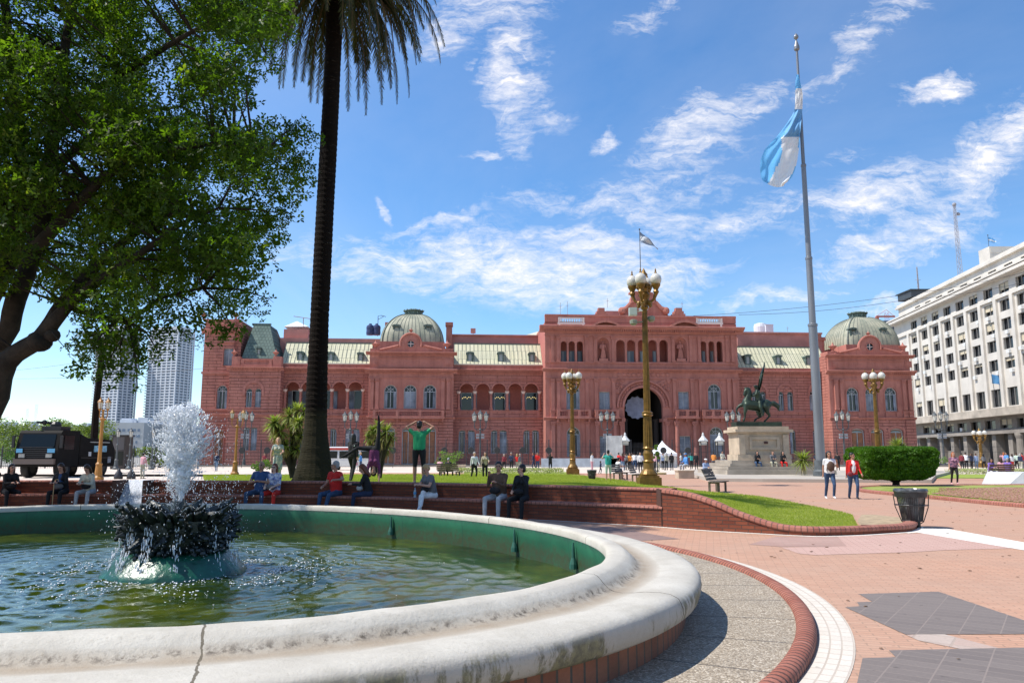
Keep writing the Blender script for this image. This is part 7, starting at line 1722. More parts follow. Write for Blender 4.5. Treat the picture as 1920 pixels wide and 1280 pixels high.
for (px, py, rz, lab) in ((1160, 899, 60, 'bench on the lawn edge carrying the man in white and dark shorts'), (1192, 903, 70, 'empty bench just left of the large lamp post'), (842, 896, 150, 'dark bench with two people seen from behind, by the flower bed'), (1876, 899, 185, 'dark bench on the far right holding two women')):
    w = gnd(px, py); dup(B0, (w.x, w.y, 0), math.radians(rz), lab)
def bin_obj(label, loc, s):
    t = thing('litter_bin', label, 'bin', loc, .2, 'litter bins'); b = MB(); n = 44
    for i in range(n):
        a = 2*PI*i/n; ca, sa = math.cos(a), math.sin(a); b.box(-.001, .001, 0, .001, 0, .001) if 0 else b.tube([(ca*.205*s, sa*.205*s, .16*s), (ca*.305*s, sa*.305*s, .78*s)], .0085*s, 4, False)
    for z, r in ((.16, .207), (.5, .262)): b.tube([(r*s*math.cos(2*PI*i/24), r*s*math.sin(2*PI*i/24), z*s) for i in range(25)], .013*s, 5)
    b.build('basket', mat('bin_black_metal', (.022, .022, .024), .4), t)
    MB().lathe([(.300*s, .68*s), (.335*s, .68*s), (.345*s, .83*s), (.330*s, .835*s), (.305*s, .70*s)], n=32, cap=False).build('rim_band', MATS['bin_black_metal'], t)
    b = MB(); n = 26; V = []; F = []; prof = [(.19, .17), (.24, .40), (.28, .62), (.30, .80), (.335, .86), (.352, .82), (.35, .79)]
    for j, (r, z) in enumerate(prof):
        for i in range(n): a = 2*PI*i/n; k = 1+.05*mnoise.noise((math.cos(a)*4, math.sin(a)*4, z*9)); V.append((r*k*s*math.cos(a), r*k*s*math.sin(a), (z+.012*mnoise.noise((i*.9, j, 0)))*s))
    for j in range(len(prof)-1):
        for i in range(n): k = (i+1) % n; F.append((j*n+i, j*n+k, (j+1)*n+k, (j+1)*n+i))
    F.append(tuple(range(n))); b.add(V, F); b.build('plastic_liner', mat('grey_plastic_bag', (.10, .11, .12), .28, trans=.25, var=.5, vscale=6), t)
    b = MB()
    for k in range(4):
        a = PI/4+PI/2*k; ca, sa = math.cos(a), math.sin(a); b.tube([(ca*.36*s, sa*.36*s, .74*s), (ca*.33*s, sa*.33*s, .45*s), (ca*.22*s, sa*.22*s, .14*s), (ca*.16*s, sa*.16*s, .10*s)], .011*s, 5)
    b.tube([(.35*s*math.cos(2*PI*i/24), .35*s*math.sin(2*PI*i/24), .5*s) for i in range(25)], .008*s, 4); b.build('cradle', MATS['bin_black_metal'], t)
    for sx in (-.16, .14): MB().box(sx*s-.03*s, sx*s+.03*s, -.04*s, .04*s, 0, .17*s).build('leg', MATS['bin_black_metal'], t)
    return t
w = gnd(1712, 989); bin_obj('black basket litter bin with a plastic liner beside the brick kerb on the right', (w.x, w.y, 0), .96)
w = gnd(1110, 903); bin_obj('black litter bin on the lawn between the two slim people near the lamp post', (w.x, w.y, 0), .80)
# low chain between ball bollards
for px, lab in ((222, 'left black bell bollard holding a chain, behind the bench wall gap'), (246, 'right black bell bollard holding a chain, behind the bench wall gap')):
    w = at(px, 894, 50); tag(MB().lathe([(.26, 0), (.27, .15), (.22, .35), (.12, .50), (.09, .62), (.02, .68)], n=12).build('bollard', M_iron, loc=(w.x, 50, 0), smooth=True), lab, 'bollard', 'bell bollards')
a, c = at(222, 884, 50), at(246, 884, 50); d_ = at(275, 880, 50); tag(MB().tube([a, (a+c)/2-Vector((0, 0, .1)), c, (c+d_)/2-Vector((0, 0, .08)), d_], .025, 5).build('chain', M_iron), 'black chain slung between the two bell bollards', 'chain')
# white marquee
w = at(1243, 880, 94); t = thing('white_tent', 'small white peaked marquee before the great arch', 'tent', (w.x, 94, 0)); hw_, e, pk = 1.45, at(1240, 850, 94).z, at(1239, 826, 94).z; M_tent = mat('tent_canvas', (.80, .80, .82), .7)
V = []; F = []; N = 8
for j in range(N+1):
    u = j/N; s_ = hw_*(1-u)**1.35+.03; z = e+(pk-e)*u
    V += [(-s_, -s_, z), (s_, -s_, z), (s_, s_, z), (-s_, s_, z)]
for j in range(N):
    for i in range(4): k = (i+1) % 4; F.append((j*4+i, j*4+k, j*4+4+k, j*4+4+i))
MB().add(V, F).build('roof', M_tent, t); MB().box(-hw_, hw_, -hw_-.02, -hw_, e-.3, e).box(-hw_-.02, -hw_, -hw_, hw_, e-.3, e).build('valance', M_tent, t); MB().box(-hw_, hw_, hw_-.03, hw_, 0, e).box(hw_-.03, hw_, -hw_, hw_-.04, 0, e).build('side_wall', M_tent, t)
for sx in (-1, 1): MB().box(sx*(hw_-.04)-.03, sx*(hw_-.04)+.03, -hw_, -hw_+.06, 0, e).build('pole', M_steel, t)
w = at(1147, 850, 97); tag(MB().box(-.6, 1.3, 0, .1, 0, 3.9).box(-.65, -.6, -.05, .15, 0, 4.0).box(1.3, 1.35, -.05, .15, 0, 4.0).build('banner_stand', mat('grey_banner', (.50, .50, .48), .8, var=.2, vscale=1), loc=(w.x, 97, 0)), 'tall plain grey banner stand behind the man photographing', 'banner')
# flower bed ring round the young tree
w = gnd(1228, 889); bq = MB().lathe([(.9, 0), (.9, .14), (.78, .15)], n=24); ring = bq.build('planting_ring', mat('ring_kerb', (.5, .42, .2), .8), loc=(w.x, w.y, 0)); tag(ring, 'low round planting ring around the thin young tree', 'planter')
# stone seats by the monument
for (x0, x1, y0, y1, lab) in ((1273, 1302, 883, 897, 'pale stone seat block under the person in the blue jacket'), (818, 872, 872, 881, 'long pale stone planter bench below the palace doors on the left')):
    w0, w1 = gnd(x0, y1), gnd(x1, y1); z = at(x0, y0, w0.y).z; tag(MB().box(0, w1.x-w0.x, 0, 1.2, 0, max(.35, z)).box(-.05, w1.x-w0.x+.05, -.05, 1.25, max(.35, z), max(.35, z)+.06).build('stone_bench', M_gran, loc=(w0.x, w0.y, 0)), lab, 'stone seat')

# ================================================================ VEHICLES
def wheel(t, x, y, r, w):
    wl = MB().lathe([(r*.7, -w/2), (r*.95, -w/2), (r, -w*.3), (r, w*.3), (r*.95, w/2), (r*.7, w/2)], n=20).xf(Matrix.Translation((x, y, r)) @ Matrix.Rotation(PI/2, 4, 'Y')).build('wheel', mat('tyre_rubber', (.015, .015, .015), .8), t)
    MB().lathe([(r*.5, -w/2-.01), (r*.5, w/2+.01)], n=14).xf(Matrix.Translation((x, y, r)) @ Matrix.Rotation(PI/2, 4, 'Y')).build('hub', mat('dark_hub', (.06, .055, .05), .6), wl)
M_truck = mat('dark_brown_armour', (.010, .009, .0085), .7, var=.2, vscale=1.5, spec=.15); M_trk2 = mat('black_grille', (.012, .012, .014), .45)
x0, x1 = at(28, 850, 52).x, at(107, 850, 52).x; TW = x1-x0; tr_ = thing('armoured_truck', 'dark brown armoured water cannon truck parked behind the wall on the left', 'truck', ((x0+x1)/2, 52, 0)); h = TW/2
tz = lambda py: at(60, py, 52).z
zc, zw0, zw1, zbp = tz(806), tz(838), tz(811), tz(860)
b = MB().prism([(0, .75), (0, zw0-.25), (.32, zw1), (.5, zc), (2.6, zc+.03), (2.6, .75)], -h, h); b.build('cab', M_truck, tr_)
MB().add([(-h+.22, .03, zw0-.1), (h-.25, .03, zw0-.1), (h-.3, .33, zw1-.08), (-h+.3, .33, zw1-.08), (-h+.22, .0, zw0-.1), (h-.25, .0, zw0-.1), (h-.3, .27, zw1-.08), (-h+.3, .27, zw1-.08)], [(4, 5, 6, 7), (0, 3, 2, 1), (0, 1, 5, 4), (1, 2, 6, 5), (2, 3, 7, 6), (3, 0, 4, 7)]).build('windscreen', mat('dark_windscreen', (.008, .012, .014), .12, spec=.35), tr_)
MB().box(h, h+.03, .7, 1.9, zw0-.15, zw1-.15).build('side_window', MATS['dark_windscreen'], tr_)
b = MB()
for k in range(6): b.box(-h+.3, h-.3, -.05, .02, 1.35+k*.13, 1.42+k*.13)
b.build('grille', M_trk2, tr_); MB().box(-h+.05, h-.05, -.25, .05, zbp-.35, zbp).box(-h+.1, h-.1, -.28, -.25, zbp-.08, zbp-.03).build('bumper', mat('bumper_metal', (.14, .11, .10), .4, metal=.5), tr_)
for sx in (-1, 1): MB().box(sx*(h-.5)-.2, sx*(h-.5)+.2, -.10, .0, 1.35, 1.6).build('headlight', mat('headlamp', (.35, .35, .33), .2), tr_)
for sx, w_ in ((-1, .42), (1, .5)): MB().box(sx*(h-.35)-w_/2, sx*(h-.35)+w_/2, -.13, -.1, 1.68, 1.95).build('blue_badge', mat('light_blue_plate', (.10, .33, .55), .5), tr_)
for sx in (-1, 1): MB().tube([(sx*h, .3, zw1-.2), (sx*(h+.25), .1, zw1-.2)], .03, 5).box(sx*(h+.2)-.09, sx*(h+.2)+.09, .0, .1, zw0-.05, zw1-.2).build('wing_mirror', M_trk2, tr_)
MB().prism([(2.75, .7), (2.75, 3.0), (3.6, 2.75), (7.0, 2.65), (7.6, 1.9), (7.6, .7)], -h+.05, h-.03).build('body', M_truck, tr_)
MB().box(h-.03, h+.02, 4.6, 6.3, 1.75, 2.2).build('side_panel', mat('pale_blue_panel', (.30, .55, .68), .6, var=.4, vscale=5), tr_)
MB().box(h-.03, h+.015, 3.9, 4.2, 1.45, 1.75).build('sticker', mat('white_sticker', (.7, .68, .68), .6), tr_); MB().box(h-.03, h+.015, 6.6, 7.0, .95, 1.4).build('sticker', mat('grey_sticker', (.45, .44, .47), .6, var=.3, vscale=8), tr_)
MB().box(h-.03, h+.03, 2.9, 7.2, 1.30, 1.36).build('rub_rail', M_trk2, tr_); MB().box(h-.03, h+.05, 4.0, 6.6, 2.42, 2.48).build('grab_rail', mat('pale_rail', (.5, .48, .45), .5), tr_)
for (x, y) in ((-h+.3, 1.2), (h-.3, 1.2), (-h+.3, 6.1), (h-.3, 6.1)): wheel(tr_, x, y, .62, .5)
b = MB().box(-.2, 1.1, .7, 1.9, zc+.02, zc+.28).lathe([(.35, zc+.28), (.35, zc+.45), (.22, zc+.62)], (.4, 1.3, 0), 10).tube([(.4, 1.3, zc+.5), (-.4, .4, zc+.55)], .09, 6).ball((-.1, .8, zc+.55), .18, 8, 6); b.build('water_cannon', M_trk2, tr_)
w0, w1 = at(612, 870, 78), at(692, 870, 78); vn = thing('white_minibus', 'white minibus with a red roof edge parked behind the palm', 'minibus', ((w0.x+w1.x)/2, 78, 0)); h = (w1.x-w0.x)/2; zt_ = at(650, 837, 78).z
MB().prism([(0, .4), (0, zt_-.9), (.12, zt_-.1), (.4, zt_), (2.1, zt_), (2.2, .4)], -h, h).build('body', mat('white_van_paint', (.62, .62, .60), .35), vn)
MB().box(-h-.01, h+.01, .0, .08, zt_-.32, zt_-.12).build('red_stripe', mat('red_paint', (.45, .04, .03), .4), vn)
for i in range(4): MB().box(-h+.2+i*h*.5, -h+.2+i*h*.5+h*.40, -.02, .05, zt_-1.15, zt_-.45).build('window', MATS['dark_windscreen'], vn)
for (x, y) in ((-h+.8, .2), (h-.8, .2), (-h+.8, 2), (h-.8, 2)): wheel(vn, x, y, .36, .24)
# kiosk
w0, w1 = at(207, 870, 84), at(233, 870, 84); ks = thing('dark_kiosk', 'dark boxy kiosk with a grey upper panel left of the water plume', 'kiosk', (w0.x, 84, 0)); zt_ = at(220, 817, 84).z
MB().box(0, w1.x-w0.x, 0, 1.6, 0, zt_).build('body', mat('kiosk_brown', (.06, .05, .045), .7, var=.2), ks); MB().box(.15, w1.x-w0.x-.15, -.04, 0, zt_-1.5, zt_-.1).build('upper_panel', mat('kiosk_panel', (.11, .10, .10), .6), ks)
MB().box(.2, w1.x-w0.x-.2, -.03, 0, .4, zt_-1.7).build('glass_front', MATS['dark_windscreen'], ks); MB().box(-.15, w1.x-w0.x+.15, -.2, 1.7, zt_, zt_+.12).build('roof', M_iron, ks)
w0 = at(-40, 880, 90); w1 = at(372, 880, 90); t = thing('forecourt_railings', 'dark iron railings across the left background behind the truck and plume', 'railing', (0, 90, 0))
for i in range(10):
    a, c = w0.x+(w1.x-w0.x)*i/10, w0.x+(w1.x-w0.x)*(i+1)/10; b = MB(); n = int((c-a)/.2)
    for k in range(n): x = a+(c-a)*(k+.5)/n; b.tube([(x, 0, 0), (x, 0, 2.2)], .02, 4, False)
    b.box(a, c, -.02, .02, .2, .25).box(a, c, -.02, .02, 2.0, 2.05); b.build('railing_panel', M_iron, t)
    MB().tube([(a, 0, 0), (a, 0, 2.6)], .06, 6).build('railing_post', M_iron, t)
# bottle on the bench
w = at(778, 929, 20.55); bt = thing('water_bottle', 'clear plastic water bottle with blue label on the brick bench', 'bottle', (w.x, w.y, ZS+.003))
MB().lathe([(.032, 0), (.036, .02), (.034, .1), (.036, .16), (.03, .19), (.013, .225), (.013, .24)], n=14).build('bottle_body', mat('clear_plastic', (.75, .85, .92), .1, trans=.6), bt, smooth=True); MB().lathe([(.0365, .09), (.0375, .15)], n=14, cap=False).build('bottle_label', mat('bottle_blue', (.10, .35, .65), .5), bt); MB().lathe([(.015, .24), (.015, .262)], n=10).build('bottle_cap', MATS['bottle_blue'], bt)
# ================================================================ PEOPLE
def cloth(name, c, **k): return mat('cloth_'+name, c, .85, var=k.get('var', .12), vscale=k.get('vs', 9), bump=.25, bscale=14, col2=k.get('c2'))
SK = {'light': mat('skin_light', (.52, .29, .20), .5), 'tan': mat('skin_tan', (.38, .20, .13), .5), 'pale': mat('skin_pale', (.60, .38, .29), .5)}
HR = {'black': mat('hair_black', (.012, .010, .009), .45), 'brown': mat('hair_brown', (.045, .022, .012), .45), 'auburn': mat('hair_auburn', (.14, .04, .016), .45), 'blond': mat('hair_blond', (.40, .26, .12), .5), 'grey': mat('hair_grey', (.30, .29, .28), .6), 'red': mat('hair_red', (.34, .10, .03), .5)}
CL = dict(black=cloth('black', (.012, .012, .014)), navy=cloth('navy', (.018, .028, .065)), blue=cloth('blue', (.03, .075, .20)), jeans=cloth('jeans', (.035, .07, .14), var=.35, vs=5), ltjeans=cloth('faded_jeans', (.13, .20, .30), var=.3), red=cloth('red', (.55, .018, .015)), redtr=cloth('red_trousers', (.60, .03, .02)),
          white=cloth('white', (.70, .70, .70)), grey=cloth('grey', (.14, .14, .15)), ltgrey=cloth('light_grey', (.42, .42, .43)), cream=cloth('cream', (.58, .55, .44)), beige=cloth('beige', (.42, .35, .25)), green=cloth('green', (.02, .30, .12)), teal=cloth('teal', (.03, .33, .28)), pink=cloth('pink', (.60, .32, .36)),
          purple=cloth('purple', (.14, .03, .10)), violet=cloth('violet', (.20, .12, .42)), orange=cloth('orange', (.65, .24, .05)), brown=cloth('brown', (.10, .06, .04)), sky=cloth('sky_blue', (.08, .26, .60)), maroon=cloth('maroon', (.20, .03, .04)), khaki=cloth('khaki', (.34, .33, .25)), mint=cloth('pale_green', (.46, .56, .48)), shirtblue=cloth('shirt_blue', (.28, .36, .52)),
          floral=mat('cloth_blue_floral', (.72, .74, .80), .85, col2=(.03, .07, .33), vscale=13), pattern=mat('cloth_dark_pattern', (.04, .03, .08), .85, col2=(.45, .22, .28), vscale=9), camo=mat('cloth_speckle', (.55, .50, .38), .85, col2=(.10, .22, .25), vscale=10))
M_eye = mat('dark_eyes', (.02, .015, .012), .3); M_mouth = mat('lips', (.32, .10, .08), .5)
def dirv(az, el):  # az 0 = forward (+y local), 90 = to the person's left... el up from horizontal
    a, e = math.radians(az), math.radians(el); return Vector((math.sin(a)*math.cos(e), math.cos(a)*math.cos(e), math.sin(e)))
def person(label, loc, face, pose, top, bottom, hair='brown', skin='light', H=1.68, res=.02, shoe='black', sleeve='long', shorts=False, hairlen=0, female=False, glasses=False, bag=None, group=None, seat=None, extra=None, bulk=1.0, lean=None, headrot=(0, 0), dress=False, hat=None, vest=None):
    """face: heading in degrees the body faces, 0 = away from camera (+Y), 180 = towards it"""
    k = H/1.70; P = dict(POSES[pose]); P.update(extra or {}); pr = []; V3 = lambda *a: Vector(a)*k
    zp = P.get('pelvis', .92)*k if seat is None else seat+.10*k
    pel = Vector((0, 0, zp)); sp = dirv(P.get('laz', 0), 90-abs(P.get('lean', 3)))if P.get('lean', 3) >= 0 else dirv(180, 90+P['lean'])
    if lean is not None: sp = dirv(lean[0], 90-lean[1])
    ch = pel+sp*.36*k; nk = pel+sp*.52*k; hd = nk+(sp*.6+Vector((0, 0, .4))).normalized()*.17*k+dirv(headrot[0], 0)*(.03*k if headrot[1] < -20 else 0)
    r_ = Vector((1, 0, 0)); fw = Vector((0, 1, 0)); b_ = bulk
    sh = .175*k*(.92 if female else 1.0)*(.5+.5*b_); hp = .095*k
    T, Bm = 'top', 'bottom'
    pr += [('e', tuple(pel+Vector((0, 0, .02*k))), (.165*k*b_, .115*k*b_, .13*k), None, Bm), ('c', tuple(pel+sp*.06*k), .125*k*b_, tuple(pel+sp*.22*k), .118*k*b_*(.9 if female else 1), T), ('c', tuple(pel+sp*.06*k-r_*.05*k), .115*k*b_, tuple(ch-r_*.06*k), .115*k*b_, T), ('c', tuple(pel+sp*.06*k+r_*.05*k), .115*k*b_, tuple(ch+r_*.06*k), .115*k*b_, T),
           ('c', tuple(ch+sp*.06*k-r_*sh*.55), .10*k, tuple(ch+sp*.06*k+r_*sh*.55), .10*k, T), ('c', tuple(nk-sp*.035*k-r_*sh*.8), .062*k, tuple(nk-sp*.035*k+r_*sh*.8), .062*k, T), ('c', tuple(nk-sp*.02*k), .055*k, tuple(nk+(hd-nk)*.5), .052*k, 'skin')]
    if female: pr += [('e', tuple(ch+sp*.0*k+fw*.09*k-r_*.07*k), (.065*k,)*3, None, T), ('e', tuple(ch+fw*.09*k+r_*.07*k), (.065*k,)*3, None, T)]
    Rh = Matrix.Rotation(-math.radians(headrot[0]), 3, 'Z') @ Matrix.Rotation(math.radians(headrot[1]), 3, 'X')
    hh = lambda x, y, z: tuple(hd+Rh @ (Vector((x, y, z))*k))
    Rt = tuple(tuple(q) for q in Rh)
    pr += [('e', hh(0, -.008, .03), (.076*k, .092*k, .092*k), Rh, 'skin'), ('e', hh(0, .018, -.045), (.056*k, .066*k, .070*k), Rh, 'skin'), ('c', hh(0, .075, -.075), .024*k, hh(0, .06, -.06), .03*k, 'skin'), ('c', hh(0, .085, .025), .010*k, hh(0, .106, -.018), .015*k, 'skin')]
    for s_ in (-1, 1): pr += [('e', hh(.080*s_, -.01, .0), (.012*k, .022*k, .032*k), Rh, 'skin'), ('e', hh(.032*s_, .083, .018), (.015*k, .010*k, .009*k), Rh, 'eye')]
    pr += [('e', hh(0, .088, -.052), (.024*k, .010*k, .007*k), Rh, 'mouth')]
    for s_, A, L in ((-1, P['armL'], P['legL']), (1, P['armR'], P['legR'])):
        m_ = lambda v: Vector((v.x*s_, v.y, v.z))
        S_ = nk-sp*.045*k+r_*s_*sh; ua = m_(dirv(*A[0])); fa = m_(dirv(*A[1])); el = S_+ua*.27*k; wr = el+fa*.24*k
        st = T; pr.append(('c', tuple(S_), .055*k*b_, tuple(S_+ua*.15*k), .048*k, st)); lo = T if sleeve == 'long' else 'skin'
        pr.append(('c', tuple(S_+ua*.15*k), .045*k, tuple(el), .040*k, lo if sleeve != 'mid' else T)); pr.append(('c', tuple(el), .039*k, tuple(wr), .027*k, T if sleeve == 'long' else 'skin'))
        # hand: palm, four fingers, thumb
        side = fa.cross(Vector((0, 0, 1))); side = side.normalized() if side.length > .2 else m_(Vector((0, 1, 0))); pn = side.cross(fa).normalized()*-1
        pc = wr+fa*.05*k; pr.append(('c', tuple(wr+fa*.015*k), .025*k, tuple(wr+fa*.075*k), .030*k, 'skin'))
        if res <= .014:
            for i_, (o_, l_) in enumerate(((-.027, .060), (-.009, .072), (.009, .068), (.026, .052))):
                f0 = wr+fa*.085*k+side*o_*k; f1 = f0+(fa*.8+pn*.35).normalized()*l_*.5*k; f2 = f1+(fa*.45+pn*.8).normalized()*l_*.5*k
                pr += [('c', tuple(f0), .0095*k, tuple(f1), .0090*k, 'skin'), ('c', tuple(f1), .0090*k, tuple(f2), .0075*k, 'skin')]
            t0 = wr+fa*.035*k-side*.028*k; pr.append(('c', tuple(t0), .011*k, tuple(t0+(fa*.7-side*.5+pn*.4).normalized()*.055*k), .009*k, 'skin'))
        else: pr.append(('c', tuple(wr+fa*.08*k), .026*k, tuple(wr+(fa*.8+pn*.3).normalized()*.15*k), .016*k, 'skin'))
        th = m_(dirv(*L[0])); sn = m_(dirv(*L[1])); h0 = pel+r_*s_*hp-Vector((0, 0, .03*k)); kn = h0+th*.42*k; an = kn+sn*.41*k
        pr.append(('c', tuple(h0), .098*k*(.6+.4*b_), tuple(kn), .060*k, Bm)); lt = 'skin' if shorts else Bm
        pr.append(('c', tuple(kn), .058*k, tuple(kn+sn*.16*k), .057*k, lt)); pr.append(('c', tuple(kn+sn*.16*k), .056*k, tuple(an), .040*k if shorts else .047*k, lt))
        ft_ = m_(dirv(*L[2])) if len(L) > 2 else Vector((0, 1, 0)); ft_ = ft_.normalized(); pr.append(('c', tuple(an+sn*.035*k-ft_*.03*k), .038*k, tuple(an+sn*.045*k+ft_*.12*k), .033*k, 'shoe')); pr.append(('c', tuple(an+sn*.045*k+ft_*.12*k), .034*k, tuple(an+sn*.05*k+ft_*.165*k), .024*k, 'shoe'))
        if s_ > 0: RW = wr
        else: LW = wr
    if dress: pr.append(('c', tuple(pel), .17*k, tuple(pel-Vector((0, 0, .38*k))), .20*k, Bm))
    if vest: pr.append(('e', tuple(ch+fw*.075*k-sp*.08*k), (.085*k, .09*k, .24*k), None, 'top2'))
    name = 'person'; root = thing(name, label, 'person', loc, -math.radians(face), group)
    if P.get('flip'):
        root.rotation_euler = (PI, 0, -math.radians(face)); 
    cols = {'skin': SK[skin], 'top': CL[top], 'bottom': CL[bottom], 'shoe': CL[shoe], 'eye': M_eye, 'mouth': M_mouth, 'top2': CL[vest or top], '*': CL[top]}
    body('body', pr, res, cols, root, smooth=1)
    # hair
    if hairlen >= 0:
        hp_ = [('e', hh(0, -.022, .052), (.088*k, .096*k, .090*k), Rh, 'h'), ('e', hh(0, -.055, -.005), (.080*k, .062*k, .080*k), Rh, 'h')]
        if hairlen > 0:
            for s_ in (-1, 1): hp_.append(('c', hh(.062*s_, -.025, .03), .045*k, hh(.070*s_, -.03, -.07-.10*hairlen), .038*k, 'h'))
            hp_ += [('c', hh(0, -.06, 0), .072*k, hh(0, -.065, -.10-.16*hairlen), .060*k, 'h')]
        body('hair', hp_, max(res, .012), {'*': HR[hair]}, root, smooth=1)
    if glasses:
        b = MB()
        for s_ in (-1, 1): b.ball(hh(.034*s_, .094, .018), (.027*k, .008*k, .020*k), 8, 6, Rh); b.tube([hh(.058*s_, .085, .02), hh(.082*s_, -.01, .015)], .004*k, 4)
        b.build('sunglasses', mat('sunglass_lens', (.01, .01, .01), .1), root)
    if hat: body('hat', [('e', hh(0, -.01, .075), (.096*k, .105*k, .060*k), Rh, 'h'), ('e', hh(0, .08, .055), (.075*k, .075*k, .012*k), Rh, 'h')], max(res, .014), {'*': CL[hat]}, root)
    if bag:
        kind, col = bag
        if kind == 'back': pb2 = [('e', tuple(ch-fw*.19*k-sp*.02*k), (.15*k, .095*k, .21*k), None, 'b'), ('e', tuple(ch-fw*.26*k-sp*.08*k), (.11*k, .05*k, .11*k), None, 'b')]
        elif kind == 'front': pb2 = [('e', tuple(ch+fw*.17*k-sp*.10*k), (.14*k, .08*k, .19*k), None, 'b')]
        elif kind == 'lap': pb2 = [('e', tuple(pel+fw*.26*k+Vector((0, 0, .13*k))), (.15*k, .10*k, .085*k), None, 'b')]
        elif kind == 'phone': pb2 = None; MB().box(-.04*k, .04*k, -.004, .004, -.075*k, .075*k).xf(Matrix.Translation((LW+RW)/2+Vector((0, .10*k, .06*k)))).build('phone', M_eye, root)
        elif kind == 'camera': pb2 = [('e', tuple((LW+RW)/2+Vector((0, .03*k, .03*k))), (.07*k, .04*k, .045*k), None, 'b'), ('c', tuple((LW+RW)/2+Vector((0, .04*k, .03*k))), .03*k, tuple((LW+RW)/2+Vector((0, .13*k, .03*k))), .032*k, 'b')]
        elif kind == 'hip': pb2 = [('e', tuple(pel+Vector((.13*k, .12*k, .02*k))), (.11*k, .06*k, .09*k), None, 'b')]
        if pb2: body('bag' if kind != 'camera' else 'camera', pb2, max(res*1.1, .016), {'*': CL[col]}, root)
        if kind in ('back', 'front', 'hip'):
            b = MB()
            for s_ in ((-1, 1) if kind != 'hip' else (1,)): b.tube([tuple(ch+r_*s_*.10*k-fw*.13*k+sp*.0), tuple(nk+r_*s_*.10*k+sp*.03*k), tuple(ch+r_*s_*.10*k+fw*.135*k), tuple(pel+r_*(.12 if kind == 'hip' else s_*.13)*k+fw*.10*k+sp*.1*k)], .014*k, 5)
            b.build('strap', CL[col], root)
    return root
DN = (0, -90)
POSES = dict(
    stand=dict(armL=((70, -78), (20, -75)), armR=((70, -78), (20, -75)), legL=((20, -87), DN, (25, 0)), legR=((20, -87), DN, (25, 0))),
    walk=dict(pelvis=.905, armL=((20, -70), (8, -50)), armR=((160, -72), (120, -85)), legL=((0, -66), (180, -74), (0, -10)), legR=((180, -78), (180, -66), (0, -25)), lean=4),
    photo=dict(armL=((35, -25), (-45, 55)), armR=((35, -25), (-45, 55)), legL=((25, -86), DN, (25, 0)), legR=((25, -86), DN, (25, 0)), lean=-4),
    headhands=dict(armL=((80, 40), (-88, 30)), armR=((80, 40), (-88, 30)), legL=((40, -84), (20, -88), (25, 0)), legR=((40, -84), (20, -88), (25, 0)), lean=0),
    sit=dict(armL=((30, -72), (-20, -15)), armR=((30, -72), (-20, -15)), legL=((12, -4), (0, -88), (5, 0)), legR=((12, -4), (0, -88), (5, 0)), lean=6),
    sitread=dict(armL=((15, -62), (-25, 5)), armR=((15, -62), (-25, 5)), legL=((10, -3), (0, -85), (5, 0)), legR=((10, -3), (0, -85), (5, 0)), lean=16),
    sitcross=dict(armL=((15, -58), (-35, 8)), armR=((15, -58), (-30, 8)), legL=((-10, -2), (0, -84), (5, 0)), legR=((-22, 12), (-40, -48), (-20, -25)), lean=14),
    sitfold=dict(armL=((40, -60), (-70, 8)), armR=((40, -60), (-70, 8)), legL=((18, -4), (5, -86), (10, 0)), legR=((18, -4), (5, -86), (10, 0)), lean=3),
    lean=dict(armL=((30, -60), (-10, -10)), armR=((60, -70), (0, -80)), legL=((20, -87), DN, (25, 0)), legR=((20, -87), DN, (25, 0)), lean=8),
    handstand=dict(flip=True, armL=((35, 78), (10, 80)), armR=((35, 78), (-10, 80)), legL=((85, -2), (85, 32), (60, 20)), legR=((60, -84), (0, -88), (0, -60)), lean=0, pelvis=.92))
def seatpoint(px, off=.23):
    i = idx(px); return behind(Wall, i, off), i
def wallface(i): a, c = Wall[max(0, i-1)], Wall[min(len(Wall)-1, i+1)]; t = Vector((c.x-a.x, c.y-a.y)).normalized(); return math.degrees(math.atan2(t.y, -t.x))  # facing the fountain
def seated(label, px, pose, *a, turn=0, off=.22, **k):
    p, i = seatpoint(px, off); t_ = Wall[min(len(Wall)-1, i+1)]-Wall[max(0, i-1)]; n = Vector((t_.y, -t_.x)).normalized(); hd = math.degrees(math.atan2(n.x, n.y)); k.setdefault('res', .0125)
    return person(label, (p.x, p.y, 0), hd+turn, pose, *a, seat=ZS, **k)
# --- on the brick bench
seated('woman in black with glasses, half profile, at the far left end of the bench', 18, 'sitread', 'black', 'black', 'black', 'light', hairlen=.8, female=True, glasses=False, turn=-50, bag=('lap', 'black'), H=1.62)
seated('dark clothed person cut off by the left picture edge on the bench', -12, 'sit', 'black', 'black', 'black', 'tan', hairlen=.3, turn=10)
seated('woman in black with a blue scarf looking down, left of the woman in cream', 122, 'sitread', 'black', 'black', 'brown', 'light', vest='blue', hairlen=.5, female=True, headrot=(0, -28), bag=('lap', 'grey'), H=1.66)
seated('woman in a cream jacket and pale jeans bent over her lap, with long dark hair', 163, 'sitread', 'cream', 'ltgrey', 'brown', 'light', hairlen=1.0, female=True, headrot=(0, -38), lean=(0, 22), H=1.62, bag=('lap', 'black'))
seated('bearded bald man in a navy T-shirt with folded arms next to the floral blouse', 479, 'sitfold', 'blue', 'jeans', 'black', 'tan', hairlen=-1, sleeve='short', bulk=1.18, H=1.74, bag=None)
seated('woman in a blue floral blouse and red trousers with auburn hair and sunglasses', 519, 'sit', 'floral', 'redtr', 'auburn', 'pale', hairlen=.45, female=True, glasses=True, sleeve='mid', bulk=1.12, H=1.62, bag=('lap', 'grey'))
